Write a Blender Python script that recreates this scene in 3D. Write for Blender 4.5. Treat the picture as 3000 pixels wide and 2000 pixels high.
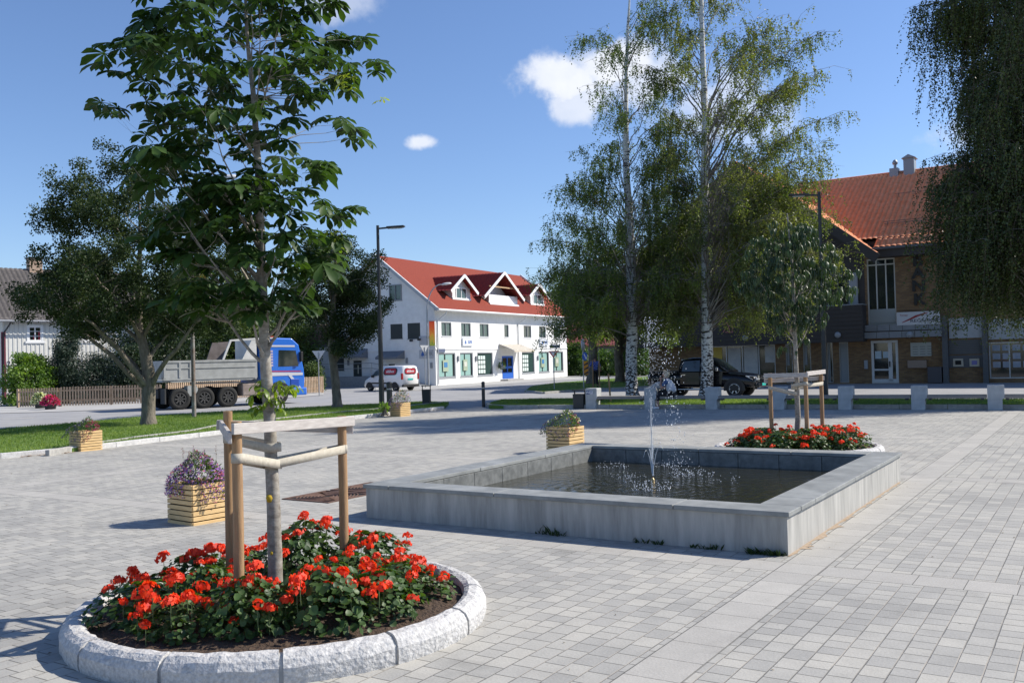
import bpy, bmesh, math, random
import numpy as np
from mathutils import Vector, Matrix, Euler
S = bpy.context.scene
for o in list(bpy.data.objects): bpy.data.objects.remove(o)
R_ = math.radians
# ------------------------------------------------------------------ camera
CAMH, FPX, PITCH, ROLL = 1.85, 2744.82, -0.01838908, -0.02583386
cp, sp = math.cos(PITCH), math.sin(PITCH)
CF = Vector((0, cp, -sp)); U0 = Vector((0, sp, cp)); R0 = Vector((1, 0, 0))
CR = math.cos(ROLL)*R0 + math.sin(ROLL)*U0
CU = -math.sin(ROLL)*R0 + math.cos(ROLL)*U0
cam = bpy.data.cameras.new('camera'); camo = bpy.data.objects.new('camera', cam)
S.collection.objects.link(camo)
camo.matrix_world = Matrix(((CR.x, CU.x, -CF.x, 0), (CR.y, CU.y, -CF.y, 0), (CR.z, CU.z, -CF.z, CAMH), (0, 0, 0, 1)))
cam.sensor_width = 36; cam.lens = FPX/3000*36; cam.clip_start = .1; cam.clip_end = 6000
S.camera = camo
# ------------------------------------------------------------------ sky, sun, exposure
SUN_EL, SUN_AZ = R_(41), R_(13)          # azimuth measured from +X towards +Y
SUN_DIR = Vector((math.cos(SUN_EL)*math.cos(SUN_AZ), math.cos(SUN_EL)*math.sin(SUN_AZ), math.sin(SUN_EL)))
sl = bpy.data.lights.new('sun', 'SUN'); slo = bpy.data.objects.new('sun', sl); S.collection.objects.link(slo)
sl.energy = 4.7; sl.angle = R_(.53); sl.color = (1, .94, .84)
slo.rotation_euler = (-SUN_DIR).to_track_quat('-Z', 'Y').to_euler()
slo.location = (0, 0, 60)
def ray(px, py): return CF + CR*((px-1500)/FPX) - CU*((py-1000)/FPX)
W = bpy.data.worlds.new('World'); S.world = W; W.use_nodes = True
wt = W.node_tree; wn = wt.nodes; wl = wt.links
for n in list(wn): wn.remove(n)
def N(tree, typ, **kw):
    n = tree.nodes.new(typ)
    for k, v in kw.items(): setattr(n, k, v)
    return n
def mathn(t, op, a, b=None, c=None, clamp=False):
    n = t.nodes.new('ShaderNodeMath'); n.operation = op; n.use_clamp = clamp
    for i, v in enumerate((a, b, c)):
        if v is None: continue
        if isinstance(v, (int, float)): n.inputs[i].default_value = v
        else: t.links.new(v, n.inputs[i])
    return n.outputs[0]
sky = N(wt, 'ShaderNodeTexSky'); sky.sky_type = 'NISHITA'; sky.sun_disc = False
sky.sun_elevation = SUN_EL; sky.sun_rotation = math.pi/2 - SUN_AZ
sky.altitude = 200; sky.air_density = 1.0; sky.dust_density = .3; sky.ozone_density = 2.6
tc = N(wt, 'ShaderNodeTexCoord')
nz = N(wt, 'ShaderNodeTexNoise'); nz.inputs['Scale'].default_value = 19; nz.inputs['Detail'].default_value = 7; nz.inputs['Roughness'].default_value = .6
wl.new(tc.outputs['Generated'], nz.inputs['Vector'])
def dot(v):
    n = N(wt, 'ShaderNodeVectorMath', operation='DOT_PRODUCT'); wl.new(tc.outputs['Generated'], n.inputs[0]); n.inputs[1].default_value = v; return n.outputs['Value']
cloud = None
# clouds fixed in the world's sky: (direction through reference pixel, half width, half height in radians, strength, tilt)
for (px, py, hw, hh, st) in ((1650, 225, .040, .022, 1.0), (1700, 300, .032, .020, .8), (1790, 185, .052, .020, 1.0), (1930, 230, .045, .026, .75), (2060, 320, .055, .030, .6), (2230, 350, .04, .024, .35), (1236, 414, .017, .008, .95),
                             (1010, 15, .036, .018, .45), (2920, 400, .05, .02, .7)):
    d = ray(px, py).normalized(); r = d.cross(Vector((0, 0, 1))).normalized(); u = r.cross(d)
    f = dot(d); a = mathn(wt, 'DIVIDE', dot(r), f); b = mathn(wt, 'DIVIDE', dot(u), f)
    a = mathn(wt, 'POWER', mathn(wt, 'ABSOLUTE', mathn(wt, 'DIVIDE', a, hw)), 2)
    b = mathn(wt, 'POWER', mathn(wt, 'ABSOLUTE', mathn(wt, 'DIVIDE', b, hh)), 2)
    q = mathn(wt, 'SQRT', mathn(wt, 'ADD', a, b))
    q = mathn(wt, 'ADD', q, mathn(wt, 'MULTIPLY', mathn(wt, 'SUBTRACT', nz.outputs['Fac'], .5), 2.7))
    m = N(wt, 'ShaderNodeMapRange'); m.interpolation_type = 'SMOOTHSTEP'
    wl.new(q, m.inputs[0]); m.inputs[1].default_value = .45; m.inputs[2].default_value = 1.3; m.inputs[3].default_value = st; m.inputs[4].default_value = 0
    g = mathn(wt, 'GREATER_THAN', f, .5); v = mathn(wt, 'MULTIPLY', m.outputs[0], g)
    cloud = v if cloud is None else mathn(wt, 'MAXIMUM', cloud, v)
nz2 = N(wt, 'ShaderNodeTexNoise'); nz2.inputs['Scale'].default_value = 30; nz2.inputs['Detail'].default_value = 5
wl.new(tc.outputs['Generated'], nz2.inputs['Vector'])
cr = N(wt, 'ShaderNodeMix'); cr.data_type = 'RGBA'; wl.new(nz2.outputs['Fac'], cr.inputs[0])
cr.inputs[6].default_value = (5.6, 6.2, 7.6, 1); cr.inputs[7].default_value = (8.6, 8.7, 8.9, 1)
tn = N(wt, 'ShaderNodeMix'); tn.data_type = 'RGBA'; tn.blend_type = 'MULTIPLY'; tn.inputs[0].default_value = 1; wl.new(sky.outputs[0], tn.inputs[6]); tn.inputs[7].default_value = (.96, 1.05, 1.25, 1)
mx = N(wt, 'ShaderNodeMix'); mx.data_type = 'RGBA'; wl.new(cloud, mx.inputs[0]); wl.new(tn.outputs[2], mx.inputs[6]); wl.new(cr.outputs[2], mx.inputs[7])
bg = N(wt, 'ShaderNodeBackground'); bg.inputs[1].default_value = .094; wo = N(wt, 'ShaderNodeOutputWorld')
wl.new(mx.outputs[2], bg.inputs[0]); wl.new(bg.outputs[0], wo.inputs[0])
S.view_settings.view_transform = 'Standard'; S.view_settings.look = 'None'; S.view_settings.exposure = 0.42; S.view_settings.gamma = 1
S.render.engine = 'CYCLES'
S.cycles.max_bounces = 6; S.cycles.transparent_max_bounces = 8; S.cycles.diffuse_bounces = 3; S.cycles.glossy_bounces = 3
# ------------------------------------------------------------------ helpers
def G(px, py, z=0.0):
    d = ray(px, py); t = (z-CAMH)/d.z; return Vector((d.x*t, d.y*t, z))
def at(px, py, Y):
    d = ray(px, py); t = Y/d.y; return Vector((d.x*t, Y, CAMH+d.z*t))
class Plane:      # vertical facade plane: local x along it, local y into the building
    def __init__(s, A, deg):
        s.A = Vector((A[0], A[1], 0)); s.t = R_(deg); s.e = Vector((math.cos(s.t), math.sin(s.t), 0)); s.n = Vector((-s.e.y, s.e.x, 0))
    def q(s, px, py, depth=0.0):
        d = ray(px, py); P = s.A + s.n*depth; t = P.dot(s.n)/d.dot(s.n); Q = d*t
        return ((Q-P).dot(s.e), Q.z+CAMH)
col = S.collection
MATS = {}
def mat(name, c, rough=.7, metal=0.0, var=0.0, vscale=6.0, bump=0.0, bscale=40.0, c2=None, spec=.5, emit=None, coat=0, detail=4, trans=0, bdist=.01, stretch=None):
    if name in MATS: return MATS[name]
    m = bpy.data.materials.new(name); m.use_nodes = True; t = m.node_tree; b = t.nodes['Principled BSDF']
    b.inputs['Roughness'].default_value = rough; b.inputs['Metallic'].default_value = metal
    b.inputs['Specular IOR Level'].default_value = spec
    if coat: b.inputs['Coat Weight'].default_value = coat; b.inputs['Coat Roughness'].default_value = .05
    if trans: b.inputs['Transmission Weight'].default_value = trans
    if emit: b.inputs['Emission Color'].default_value = (*emit, 1); b.inputs['Emission Strength'].default_value = 1
    tcn = t.nodes.new('ShaderNodeTexCoord'); src = tcn.outputs['Object']
    if stretch:
        mp = t.nodes.new('ShaderNodeMapping'); mp.inputs['Scale'].default_value = stretch; t.links.new(src, mp.inputs[0]); src = mp.outputs[0]
    if var > 0 or c2:
        n = t.nodes.new('ShaderNodeTexNoise'); n.inputs['Scale'].default_value = vscale; n.inputs['Detail'].default_value = detail; n.inputs['Roughness'].default_value = .62
        t.links.new(src, n.inputs['Vector'])
        r = t.nodes.new('ShaderNodeMapRange'); r.inputs[1].default_value = .33; r.inputs[2].default_value = .67; t.links.new(n.outputs['Fac'], r.inputs[0])
        x = t.nodes.new('ShaderNodeMix'); x.data_type = 'RGBA'; t.links.new(r.outputs[0], x.inputs[0])
        if c2: a, d = c, c2
        else: a = [v*(1-var) for v in c]; d = [min(1, v*(1+var)) for v in c]
        x.inputs[6].default_value = (*a, 1); x.inputs[7].default_value = (*d, 1); t.links.new(x.outputs[2], b.inputs['Base Color'])
    else: b.inputs['Base Color'].default_value = (*c, 1)
    if bump > 0:
        n = t.nodes.new('ShaderNodeTexNoise'); n.inputs['Scale'].default_value = bscale; n.inputs['Detail'].default_value = 5; t.links.new(src, n.inputs['Vector'])
        u = t.nodes.new('ShaderNodeBump'); u.inputs['Strength'].default_value = bump; u.inputs['Distance'].default_value = bdist
        t.links.new(n.outputs['Fac'], u.inputs['Height']); t.links.new(u.outputs[0], b.inputs['Normal'])
    MATS[name] = m; return m
def leafmat(name, c, c2, rough=.45, tr=.35, vscale=1.5, spec=.5):
    if name in MATS: return MATS[name]
    m = bpy.data.materials.new(name); m.use_nodes = True; t = m.node_tree; b = t.nodes['Principled BSDF']; out = t.nodes['Material Output']
    b.inputs['Roughness'].default_value = rough; b.inputs['Specular IOR Level'].default_value = spec
    at_ = t.nodes.new('ShaderNodeAttribute'); at_.attribute_name = 'rnd'
    x = t.nodes.new('ShaderNodeMix'); x.data_type = 'RGBA'; t.links.new(at_.outputs['Fac'], x.inputs[0])
    x.inputs[6].default_value = (*c, 1); x.inputs[7].default_value = (*c2, 1); t.links.new(x.outputs[2], b.inputs['Base Color'])
    tr_ = t.nodes.new('ShaderNodeBsdfTranslucent'); h = t.nodes.new('ShaderNodeMix'); h.data_type = 'RGBA'; h.blend_type = 'MULTIPLY'; h.inputs[0].default_value = 1
    t.links.new(x.outputs[2], h.inputs[6]); h.inputs[7].default_value = (1.6, 1.7, .5, 1); t.links.new(h.outputs[2], tr_.inputs[0])
    ms = t.nodes.new('ShaderNodeMixShader'); ms.inputs[0].default_value = tr; t.links.new(b.outputs[0], ms.inputs[1]); t.links.new(tr_.outputs[0], ms.inputs[2])
    t.links.new(ms.outputs[0], out.inputs[0]); MATS[name] = m; return m
def tag(o, label=None, cat=None, group=None, kind=None):
    if label: o['label'] = label
    if cat: o['category'] = cat
    if group: o['group'] = group
    if kind: o['kind'] = kind
    return o
def thing(name, label, cat, loc=(0, 0, 0), rz=0.0, group=None):
    o = bpy.data.objects.new(name, None); col.objects.link(o); o.location = loc; o.rotation_euler = (0, 0, rz); o.empty_display_size = .1
    return tag(o, label, cat, group)
def put(name, me, parent=None, m=None, loc=None):
    o = bpy.data.objects.new(name, me); col.objects.link(o)
    if parent is not None: o.parent = parent
    if loc is not None: o.location = loc
    if m is not None: me.materials.append(m)
    return o
def npmesh(name, V, F, m, parent=None, rnd=None, smooth=False):
    """V (n,3), F (k,s) array of faces with s corners"""
    V = np.asarray(V, dtype=np.float32); F = np.asarray(F, dtype=np.int32); k, s_ = F.shape
    me = bpy.data.meshes.new(name); me.vertices.add(len(V)); me.vertices.foreach_set('co', V.ravel())
    me.loops.add(k*s_); me.loops.foreach_set('vertex_index', F.ravel()); me.polygons.add(k)
    me.polygons.foreach_set('loop_start', np.arange(0, k*s_, s_, dtype=np.int32)); me.polygons.foreach_set('loop_total', np.full(k, s_, dtype=np.int32))
    if smooth: me.polygons.foreach_set('use_smooth', np.ones(k, dtype=bool))
    me.update(calc_edges=True)
    if rnd is not None:
        a = me.attributes.new('rnd', 'FLOAT', 'FACE'); a.data.foreach_set('value', np.asarray(rnd, dtype=np.float32))
    return put(name, me, parent, m)
class MB:
    def __init__(s): s.v = []; s.f = []; s.sm = []
    def add(s, vs, fs, sm=False):
        n = len(s.v); s.v += [tuple(v) for v in vs]; s.f += [tuple(i+n for i in f) for f in fs]; s.sm += [sm]*len(fs); return s
    def box(s, x0, x1, y0, y1, z0, z1, M=None):
        vs = [(x, y, z) for z in (z0, z1) for y in (y0, y1) for x in (x0, x1)]
        if M is not None: vs = [M @ Vector(v) for v in vs]
        return s.add(vs, [(0, 2, 3, 1), (4, 5, 7, 6), (0, 1, 5, 4), (2, 6, 7, 3), (0, 4, 6, 2), (1, 3, 7, 5)])
    def bar(s, a, b, w, h, up=Vector((0, 0, 1))):       # box beam from a to b
        a = Vector(a); b = Vector(b); d = (b-a).normalized(); r = d.cross(up)
        if r.length < 1e-4: r = Vector((1, 0, 0))
        r.normalize(); u = r.cross(d); vs = []
        for p in (a, b):
            for (i, j) in ((-1, -1), (1, -1), (1, 1), (-1, 1)): vs.append(p + r*w/2*i + u*h/2*j)
        return s.add(vs, [(0, 1, 2, 3), (7, 6, 5, 4), (0, 4, 5, 1), (1, 5, 6, 2), (2, 6, 7, 3), (3, 7, 4, 0)])
    def tube(s, pts, rad, n=8, caps=True, sm=True):
        pts = [Vector(p) for p in pts]; rad = list(rad) if hasattr(rad, '__len__') else [rad]*len(pts)
        vs = []; ref = Vector((0.31, .95, .05))
        for i, p in enumerate(pts):
            d = (pts[min(i+1, len(pts)-1)] - pts[max(i-1, 0)]).normalized()
            a = d.cross(ref)
            if a.length < .1: a = d.cross(Vector((1, 0, 0)))
            a.normalize(); b = d.cross(a); ref = -d.cross(a).cross(d) if False else ref
            for k in range(n):
                t = 2*math.pi*k/n; vs.append(p + (a*math.cos(t)+b*math.sin(t))*rad[i])
        fs = [(i*n+k, i*n+(k+1) % n, (i+1)*n+(k+1) % n, (i+1)*n+k) for i in range(len(pts)-1) for k in range(n)]
        s.add(vs, fs, sm)
        if caps:
            s.add(vs[:n], [tuple(range(n))[::-1]]); s.add(vs[-n:], [tuple(range(n))])
        return s
    def prism(s, poly, O, X, Y, D):                     # polygon in (X,Y) plane at O extruded by vector D
        O = Vector(O); X = Vector(X); Y = Vector(Y); D = Vector(D); n = len(poly)
        a = [O+X*p[0]+Y*p[1] for p in poly]; b = [v+D for v in a]
        return s.add(a+b, [tuple(range(n))[::-1], tuple(range(n, 2*n))]+[(i, (i+1) % n, n+(i+1) % n, n+i) for i in range(n)])
    def lathe(s, prof, c=(0, 0, 0), n=16, sm=True):
        c = Vector(c); vs = []
        for (r, z) in prof:
            for k in range(n): t = 2*math.pi*k/n; vs.append(c+Vector((r*math.cos(t), r*math.sin(t), z)))
        m = len(prof); s.add(vs, [(i*n+k, i*n+(k+1) % n, (i+1)*n+(k+1) % n, (i+1)*n+k) for i in range(m-1) for k in range(n)], sm)
        if prof[0][0] < .06: s.add(vs[:n], [tuple(range(n))[::-1]])
        if prof[-1][0] < .06: s.add(vs[-n:], [tuple(range(n))])
        return s
    def quad(s, *p): return s.add(p, [tuple(range(len(p)))])
    def build(s, name, m, parent=None, bevel=0, seg=2, loc=None):
        me = bpy.data.meshes.new(name); me.from_pydata(s.v, [], s.f)
        if any(s.sm): me.polygons.foreach_set('use_smooth', s.sm)
        bm = bmesh.new(); bm.from_mesh(me); bmesh.ops.recalc_face_normals(bm, faces=bm.faces); bm.to_mesh(me); bm.free(); me.update()
        o = put(name, me, parent, m, loc)
        if bevel:
            b = o.modifiers.new('bevel', 'BEVEL'); b.width = bevel; b.segments = seg; b.limit_method = 'ANGLE'; b.angle_limit = R_(35)
        return o
def text(name, s, size, m, parent, M, ext=.01, bold=0.0, align='CENTER', sx=1.0):
    cu = bpy.data.curves.new(name, 'FONT'); cu.body = s; cu.size = size; cu.extrude = ext; cu.offset = bold; cu.align_x = align; cu.align_y = 'CENTER'; cu.resolution_u = 2
    o = bpy.data.objects.new(name, cu); col.objects.link(o)
    me = bpy.data.meshes.new_from_object(o.evaluated_get(bpy.context.evaluated_depsgraph_get()))
    bpy.data.objects.remove(o); me.transform(M @ Matrix.Diagonal((sx, 1, 1, 1))); me.materials.clear()
    return put(name, me, parent, m)
def facM(x, y, z, rz=0):       # text stands upright facing local -Y
    return Matrix.Translation((x, y, z)) @ Matrix.Rotation(rz, 4, 'Z') @ Matrix.Rotation(math.pi/2, 4, 'X')
def ztilt(M): return M
def copy_tree(o, parent=None):
    c = o.copy(); col.objects.link(c); c.parent = parent
    for ch in list(o.children): copy_tree(ch, c)
    return c
# ------------------------------------------------------------------ layout constants
FX, FY, FW, FD, FH, FT, FYAW = -1.811, 11.098, 5.033, 5.48, .414, .393, -0.56592551
E1 = Vector((math.cos(FYAW), math.sin(FYAW), 0)); E2 = Vector((-math.sin(FYAW), math.cos(FYAW), 0))
# ------------------------------------------------------------------ ground
def paver_mat():
    m = bpy.data.materials.new('pavers'); m.use_nodes = True; t = m.node_tree; b = t.nodes['Principled BSDF']; L = t.links.new
    ge = t.nodes.new('ShaderNodeNewGeometry'); mp = t.nodes.new('ShaderNodeMapping'); mp.vector_type = 'POINT'
    # world -> (u,v) of the fountain grid
    sub = t.nodes.new('ShaderNodeVectorMath'); sub.operation = 'SUBTRACT'; L(ge.outputs['Position'], sub.inputs[0]); sub.inputs[1].default_value = (FX, FY, 0)
    mp.inputs['Rotation'].default_value = (0, 0, -FYAW); L(sub.outputs[0], mp.inputs[0])
    # slight wobble of joints
    wob = t.nodes.new('ShaderNodeTexNoise'); wob.inputs['Scale'].default_value = 3.2; wob.inputs['Detail'].default_value = 3; L(mp.outputs[0], wob.inputs['Vector'])
    ws = t.nodes.new('ShaderNodeVectorMath'); ws.operation = 'MULTIPLY_ADD'; L(wob.outputs['Color'], ws.inputs[0]); ws.inputs[1].default_value = (.009, .009, 0); L(mp.outputs[0], ws.inputs[2])
    sx = t.nodes.new('ShaderNodeSeparateXYZ'); L(ws.outputs[0], sx.inputs[0])
    raw = t.nodes.new('ShaderNodeSeparateXYZ'); L(mp.outputs[0], raw.inputs[0])
    M_ = lambda op, a, b_=None, c=None: mathn(t, op, a, b_, c)
    U, V = raw.outputs[0], raw.outputs[1]
    # bands
    def band(x, x0, w, per):
        mm = M_('FLOORED_MODULO', M_('SUBTRACT', x, x0), per) if per else M_('SUBTRACT', x, x0)
        return M_('MULTIPLY', M_('GREATER_THAN', mm, 0), M_('LESS_THAN', mm, w))
    bu = band(U, 5.06, .35, 12.6); bv = band(V, -.60, .36, 6.35)
    sw = t.nodes.new('ShaderNodeCombineXYZ'); L(sx.outputs[1], sw.inputs[0]); L(sx.outputs[0], sw.inputs[1])
    def brick(vec, w, h, mort, off, sq, sqf, seedc):
        k = t.nodes.new('ShaderNodeTexBrick'); L(vec, k.inputs['Vector']); k.offset = off; k.offset_frequency = 2; k.squash = sq; k.squash_frequency = sqf
        k.inputs['Scale'].default_value = 1; k.inputs['Mortar Size'].default_value = mort; k.inputs['Mortar Smooth'].default_value = .55; k.inputs['Bias'].default_value = 0
        k.inputs['Brick Width'].default_value = w; k.inputs['Row Height'].default_value = h
        k.inputs['Color1'].default_value = (0, 0, 0, 1); k.inputs['Color2'].default_value = (1, 1, 1, 1); k.inputs['Mortar'].default_value = (.5, .5, .5, 1); return k
    small = brick(sw.outputs[0], .192, .152, .0055, .45, .75, 3, 0)
    bvv = t.nodes.new('ShaderNodeCombineXYZ'); L(M_('SUBTRACT', V, -.245), bvv.inputs[0]); L(M_('SUBTRACT', U, 5.06), bvv.inputs[1])
    slabU = brick(bvv.outputs[0], .36, .35, .004, 0, 1, 2, 1)
    bvh = t.nodes.new('ShaderNodeCombineXYZ'); L(M_('SUBTRACT', U, 5.06), bvh.inputs[0]); L(M_('FLOORED_MODULO', M_('SUBTRACT', V, -.60), 6.35), bvh.inputs[1])
    slabV = brick(bvh.outputs[0], .36, .36, .004, 0, 1, 2, 1)
    def mixf(a, b_, f):
        x = t.nodes.new('ShaderNodeMix'); x.data_type = 'RGBA'; L(f, x.inputs[0]); L(a, x.inputs[6]); L(b_, x.inputs[7]); return x.outputs[2]
    r1 = mixf(small.outputs['Color'], slabV.outputs['Color'], bv); rr = mixf(r1, slabU.outputs['Color'], bu)
    f1 = mixf(small.outputs['Fac'], slabV.outputs['Fac'], bv); ff = mixf(f1, slabU.outputs['Fac'], bu)
    isb = M_('MAXIMUM', bu, bv)
    # patch tone: coarse noise so that light and dark stones cluster
    big = t.nodes.new('ShaderNodeTexNoise'); big.inputs['Scale'].default_value = .62; big.inputs['Detail'].default_value = 3; L(mp.outputs[0], big.inputs['Vector'])
    cell = t.nodes.new('ShaderNodeTexWhiteNoise'); cell.noise_dimensions = '1D'; L(small.outputs['Color'], cell.inputs['W'])
    tone = M_('ADD', M_('MULTIPLY', small.outputs['Color'], .60), M_('MULTIPLY', M_('SUBTRACT', big.outputs['Fac'], .47), 1.5))
    ramp = t.nodes.new('ShaderNodeValToRGB'); L(tone, ramp.inputs[0]); e = ramp.color_ramp.elements
    e[0].position = .0; e[0].color = (.305, .298, .278, 1); e[1].position = .75; e[1].color = (.430, .413, .370, 1)
    k = e.new(.22); k.color = (.348, .339, .314, 1); k = e.new(.42); k.color = (.388, .376, .343, 1)
    sr = t.nodes.new('ShaderNodeValToRGB'); L(rr, sr.inputs[0]); e = sr.color_ramp.elements; e[0].color = (.38, .365, .335, 1); e[1].color = (.43, .412, .375, 1)
    c0 = mixf(ramp.outputs[0], sr.outputs[0], isb)
    fine = t.nodes.new('ShaderNodeTexNoise'); fine.inputs['Scale'].default_value = 55; fine.inputs['Detail'].default_value = 6; L(mp.outputs[0], fine.inputs['Vector'])
    mid = t.nodes.new('ShaderNodeTexNoise'); mid.inputs['Scale'].default_value = 5; mid.inputs['Detail'].default_value = 6; mid.inputs['Roughness'].default_value = .7; L(mp.outputs[0], mid.inputs['Vector'])
    v1 = M_('ADD', .88, M_('MULTIPLY', fine.outputs['Fac'], .24)); v2 = M_('ADD', .84, M_('MULTIPLY', mid.outputs['Fac'], .32)); sn = t.nodes.new('ShaderNodeTexNoise'); sn.inputs['Scale'].default_value = .9; sn.inputs['Detail'].default_value = 9; sn.inputs['Roughness'].default_value = .72; L(mp.outputs[0], sn.inputs['Vector']); smr = t.nodes.new('ShaderNodeMapRange'); L(sn.outputs['Fac'], smr.inputs[0]); smr.inputs[1].default_value = .56; smr.inputs[2].default_value = .70; smr.inputs[3].default_value = 1.0; smr.inputs[4].default_value = .80; spk = t.nodes.new('ShaderNodeTexVoronoi'); spk.inputs['Scale'].default_value = 2.3; L(mp.outputs[0], spk.inputs['Vector']); spd = M_('SUBTRACT', 1, M_('MULTIPLY', M_('LESS_THAN', spk.outputs['Distance'], .028), .45)); vv = M_('MULTIPLY', M_('MULTIPLY', v1, v2), M_('MULTIPLY', smr.outputs[0], spd))
    mu = t.nodes.new('ShaderNodeVectorMath'); mu.operation = 'SCALE'; L(c0, mu.inputs[0]); L(vv, mu.inputs['Scale'])
    # sandy / dark joints
    jn = t.nodes.new('ShaderNodeTexNoise'); jn.inputs['Scale'].default_value = 1.1; L(mp.outputs[0], jn.inputs['Vector'])
    jr = t.nodes.new('ShaderNodeValToRGB'); L(mathn(t, 'ADD', jn.outputs['Fac'], mathn(t, 'MULTIPLY', mathn(t, 'SUBTRACT', wob.outputs['Fac'], .5), .8)), jr.inputs[0]); e = jr.color_ramp.elements; e[0].position = .42; e[0].color = (.14, .13, .115, 1); e[1].position = .56; e[1].color = (.34, .30, .25, 1)
    rf = M_('FRACT', M_('DIVIDE', sx.outputs[0], .152)); near = M_('MAXIMUM', M_('LESS_THAN', rf, .05), M_('GREATER_THAN', rf, .95))
    dj = t.nodes.new('ShaderNodeRGB'); dj.outputs[0].default_value = (.085, .08, .07, 1); lj = mixf(jr.outputs[0], dj.outputs[0], M_('SUBTRACT', 1, M_('MAXIMUM', near, M_('LESS_THAN', jn.outputs['Fac'], .0))))
    def edge(x, x0, w): return M_('MAXIMUM', M_('LESS_THAN', M_('ABSOLUTE', M_('SUBTRACT', x, x0)), w), M_('LESS_THAN', M_('ABSOLUTE', M_('SUBTRACT', x, x0+.355)), w))
    eb = M_('MULTIPLY', edge(U, 5.06, .005), .55)
    vm = M_('FLOORED_MODULO', M_('SUBTRACT', V, -.60), 6.35); eb = M_('MAXIMUM', eb, M_('MULTIPLY', edge(vm, .005, .005), M_('MULTIPLY', .75, M_('SUBTRACT', 1, bu))))
    cc = mixf(mixf(mu.outputs[0], lj, M_('MULTIPLY', ff, .72)), dj.outputs[0], eb); L(cc, b.inputs['Base Color'])
    b.inputs['Roughness'].default_value = .82; b.inputs['Specular IOR Level'].default_value = .3
    h = M_('ADD', M_('MULTIPLY', M_('SUBTRACT', 1, ff), 1.0), M_('MULTIPLY', fine.outputs['Fac'], .35))
    h = M_('ADD', h, M_('MULTIPLY', rr, .45))
    bp = t.nodes.new('ShaderNodeBump'); bp.inputs['Strength'].default_value = .8; bp.inputs['Distance'].default_value = .008; L(h, bp.inputs['Height']); L(bp.outputs[0], b.inputs['Normal'])
    return m
asph = mat('asphalt', (.27, .27, .275), .9, c2=(.345, .34, .335), vscale=.7, bump=.35, bscale=60, detail=8)
asph2 = mat('pavement asphalt', (.36, .355, .34), .9, c2=(.44, .43, .41), vscale=.9, bump=.35, bscale=60, detail=8)
def sheet(name, pts, z, m, label=None, kind='structure'):
    mb = MB(); mb.add([(p[0], p[1], z) for p in pts], [tuple(range(len(pts)))]); o = mb.build(name, m); o['kind'] = kind
    return o
g0 = MB(); g0.add([(-1500, -300, 0), (1500, -300, 0), (1500, 2500, 0), (-1500, 2500, 0)], [(0, 1, 2, 3)])
gm = mat('far ground', (.10, .11, .07), .95, c2=(.2, .2, .17), vscale=.02)
o = g0.build('ground', gm); o['kind'] = 'structure'
sheet('road', [(-70, 16), (-8, 12), (60, 12), (60, 60), (45, 130), (-12, 150), (-70, 60)], .012, asph)
plaza_pts = [G(*p) for p in ((-900, 1460), (0, 1346), (217, 1326), (630, 1276), (870, 1246), (1100, 1223), (1300, 1200), (1430, 1193), (1700, 1198), (2500, 1198), (3400, 1202))]
plaza = sheet('plaza', plaza_pts + [(40, 16, 0), (40, -12, 0), (-40, -12, 0)], .02, paver_mat())
rng = np.random.default_rng(7); random.seed(7)
granite = mat('rough granite', (.38, .37, .36), .85, c2=(.62, .61, .59), vscale=45, bump=.8, bscale=34, bdist=.018, detail=6)
kerbm = mat('kerb granite', (.46, .455, .44), .85, c2=(.62, .61, .59), vscale=9, bump=.7, bscale=45, bdist=.015, detail=6)
grassbase = mat('lawn', (.08, .15, .025), .95, c2=(.13, .22, .04), vscale=2.2, bump=.6, bscale=90, bdist=.03, detail=8)
soil = mat('soil', (.055, .034, .022), .98, c2=(.10, .065, .042), vscale=22, bump=1.0, bscale=35, bdist=.05, detail=8)
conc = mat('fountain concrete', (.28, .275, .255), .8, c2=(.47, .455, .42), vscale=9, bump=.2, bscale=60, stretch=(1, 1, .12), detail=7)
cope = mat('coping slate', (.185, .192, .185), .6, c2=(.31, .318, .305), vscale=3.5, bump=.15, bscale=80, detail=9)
wetst = mat('inner stone', (.11, .115, .11), .6, c2=(.21, .215, .205), vscale=9, bump=.3, bscale=40, detail=7)
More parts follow.
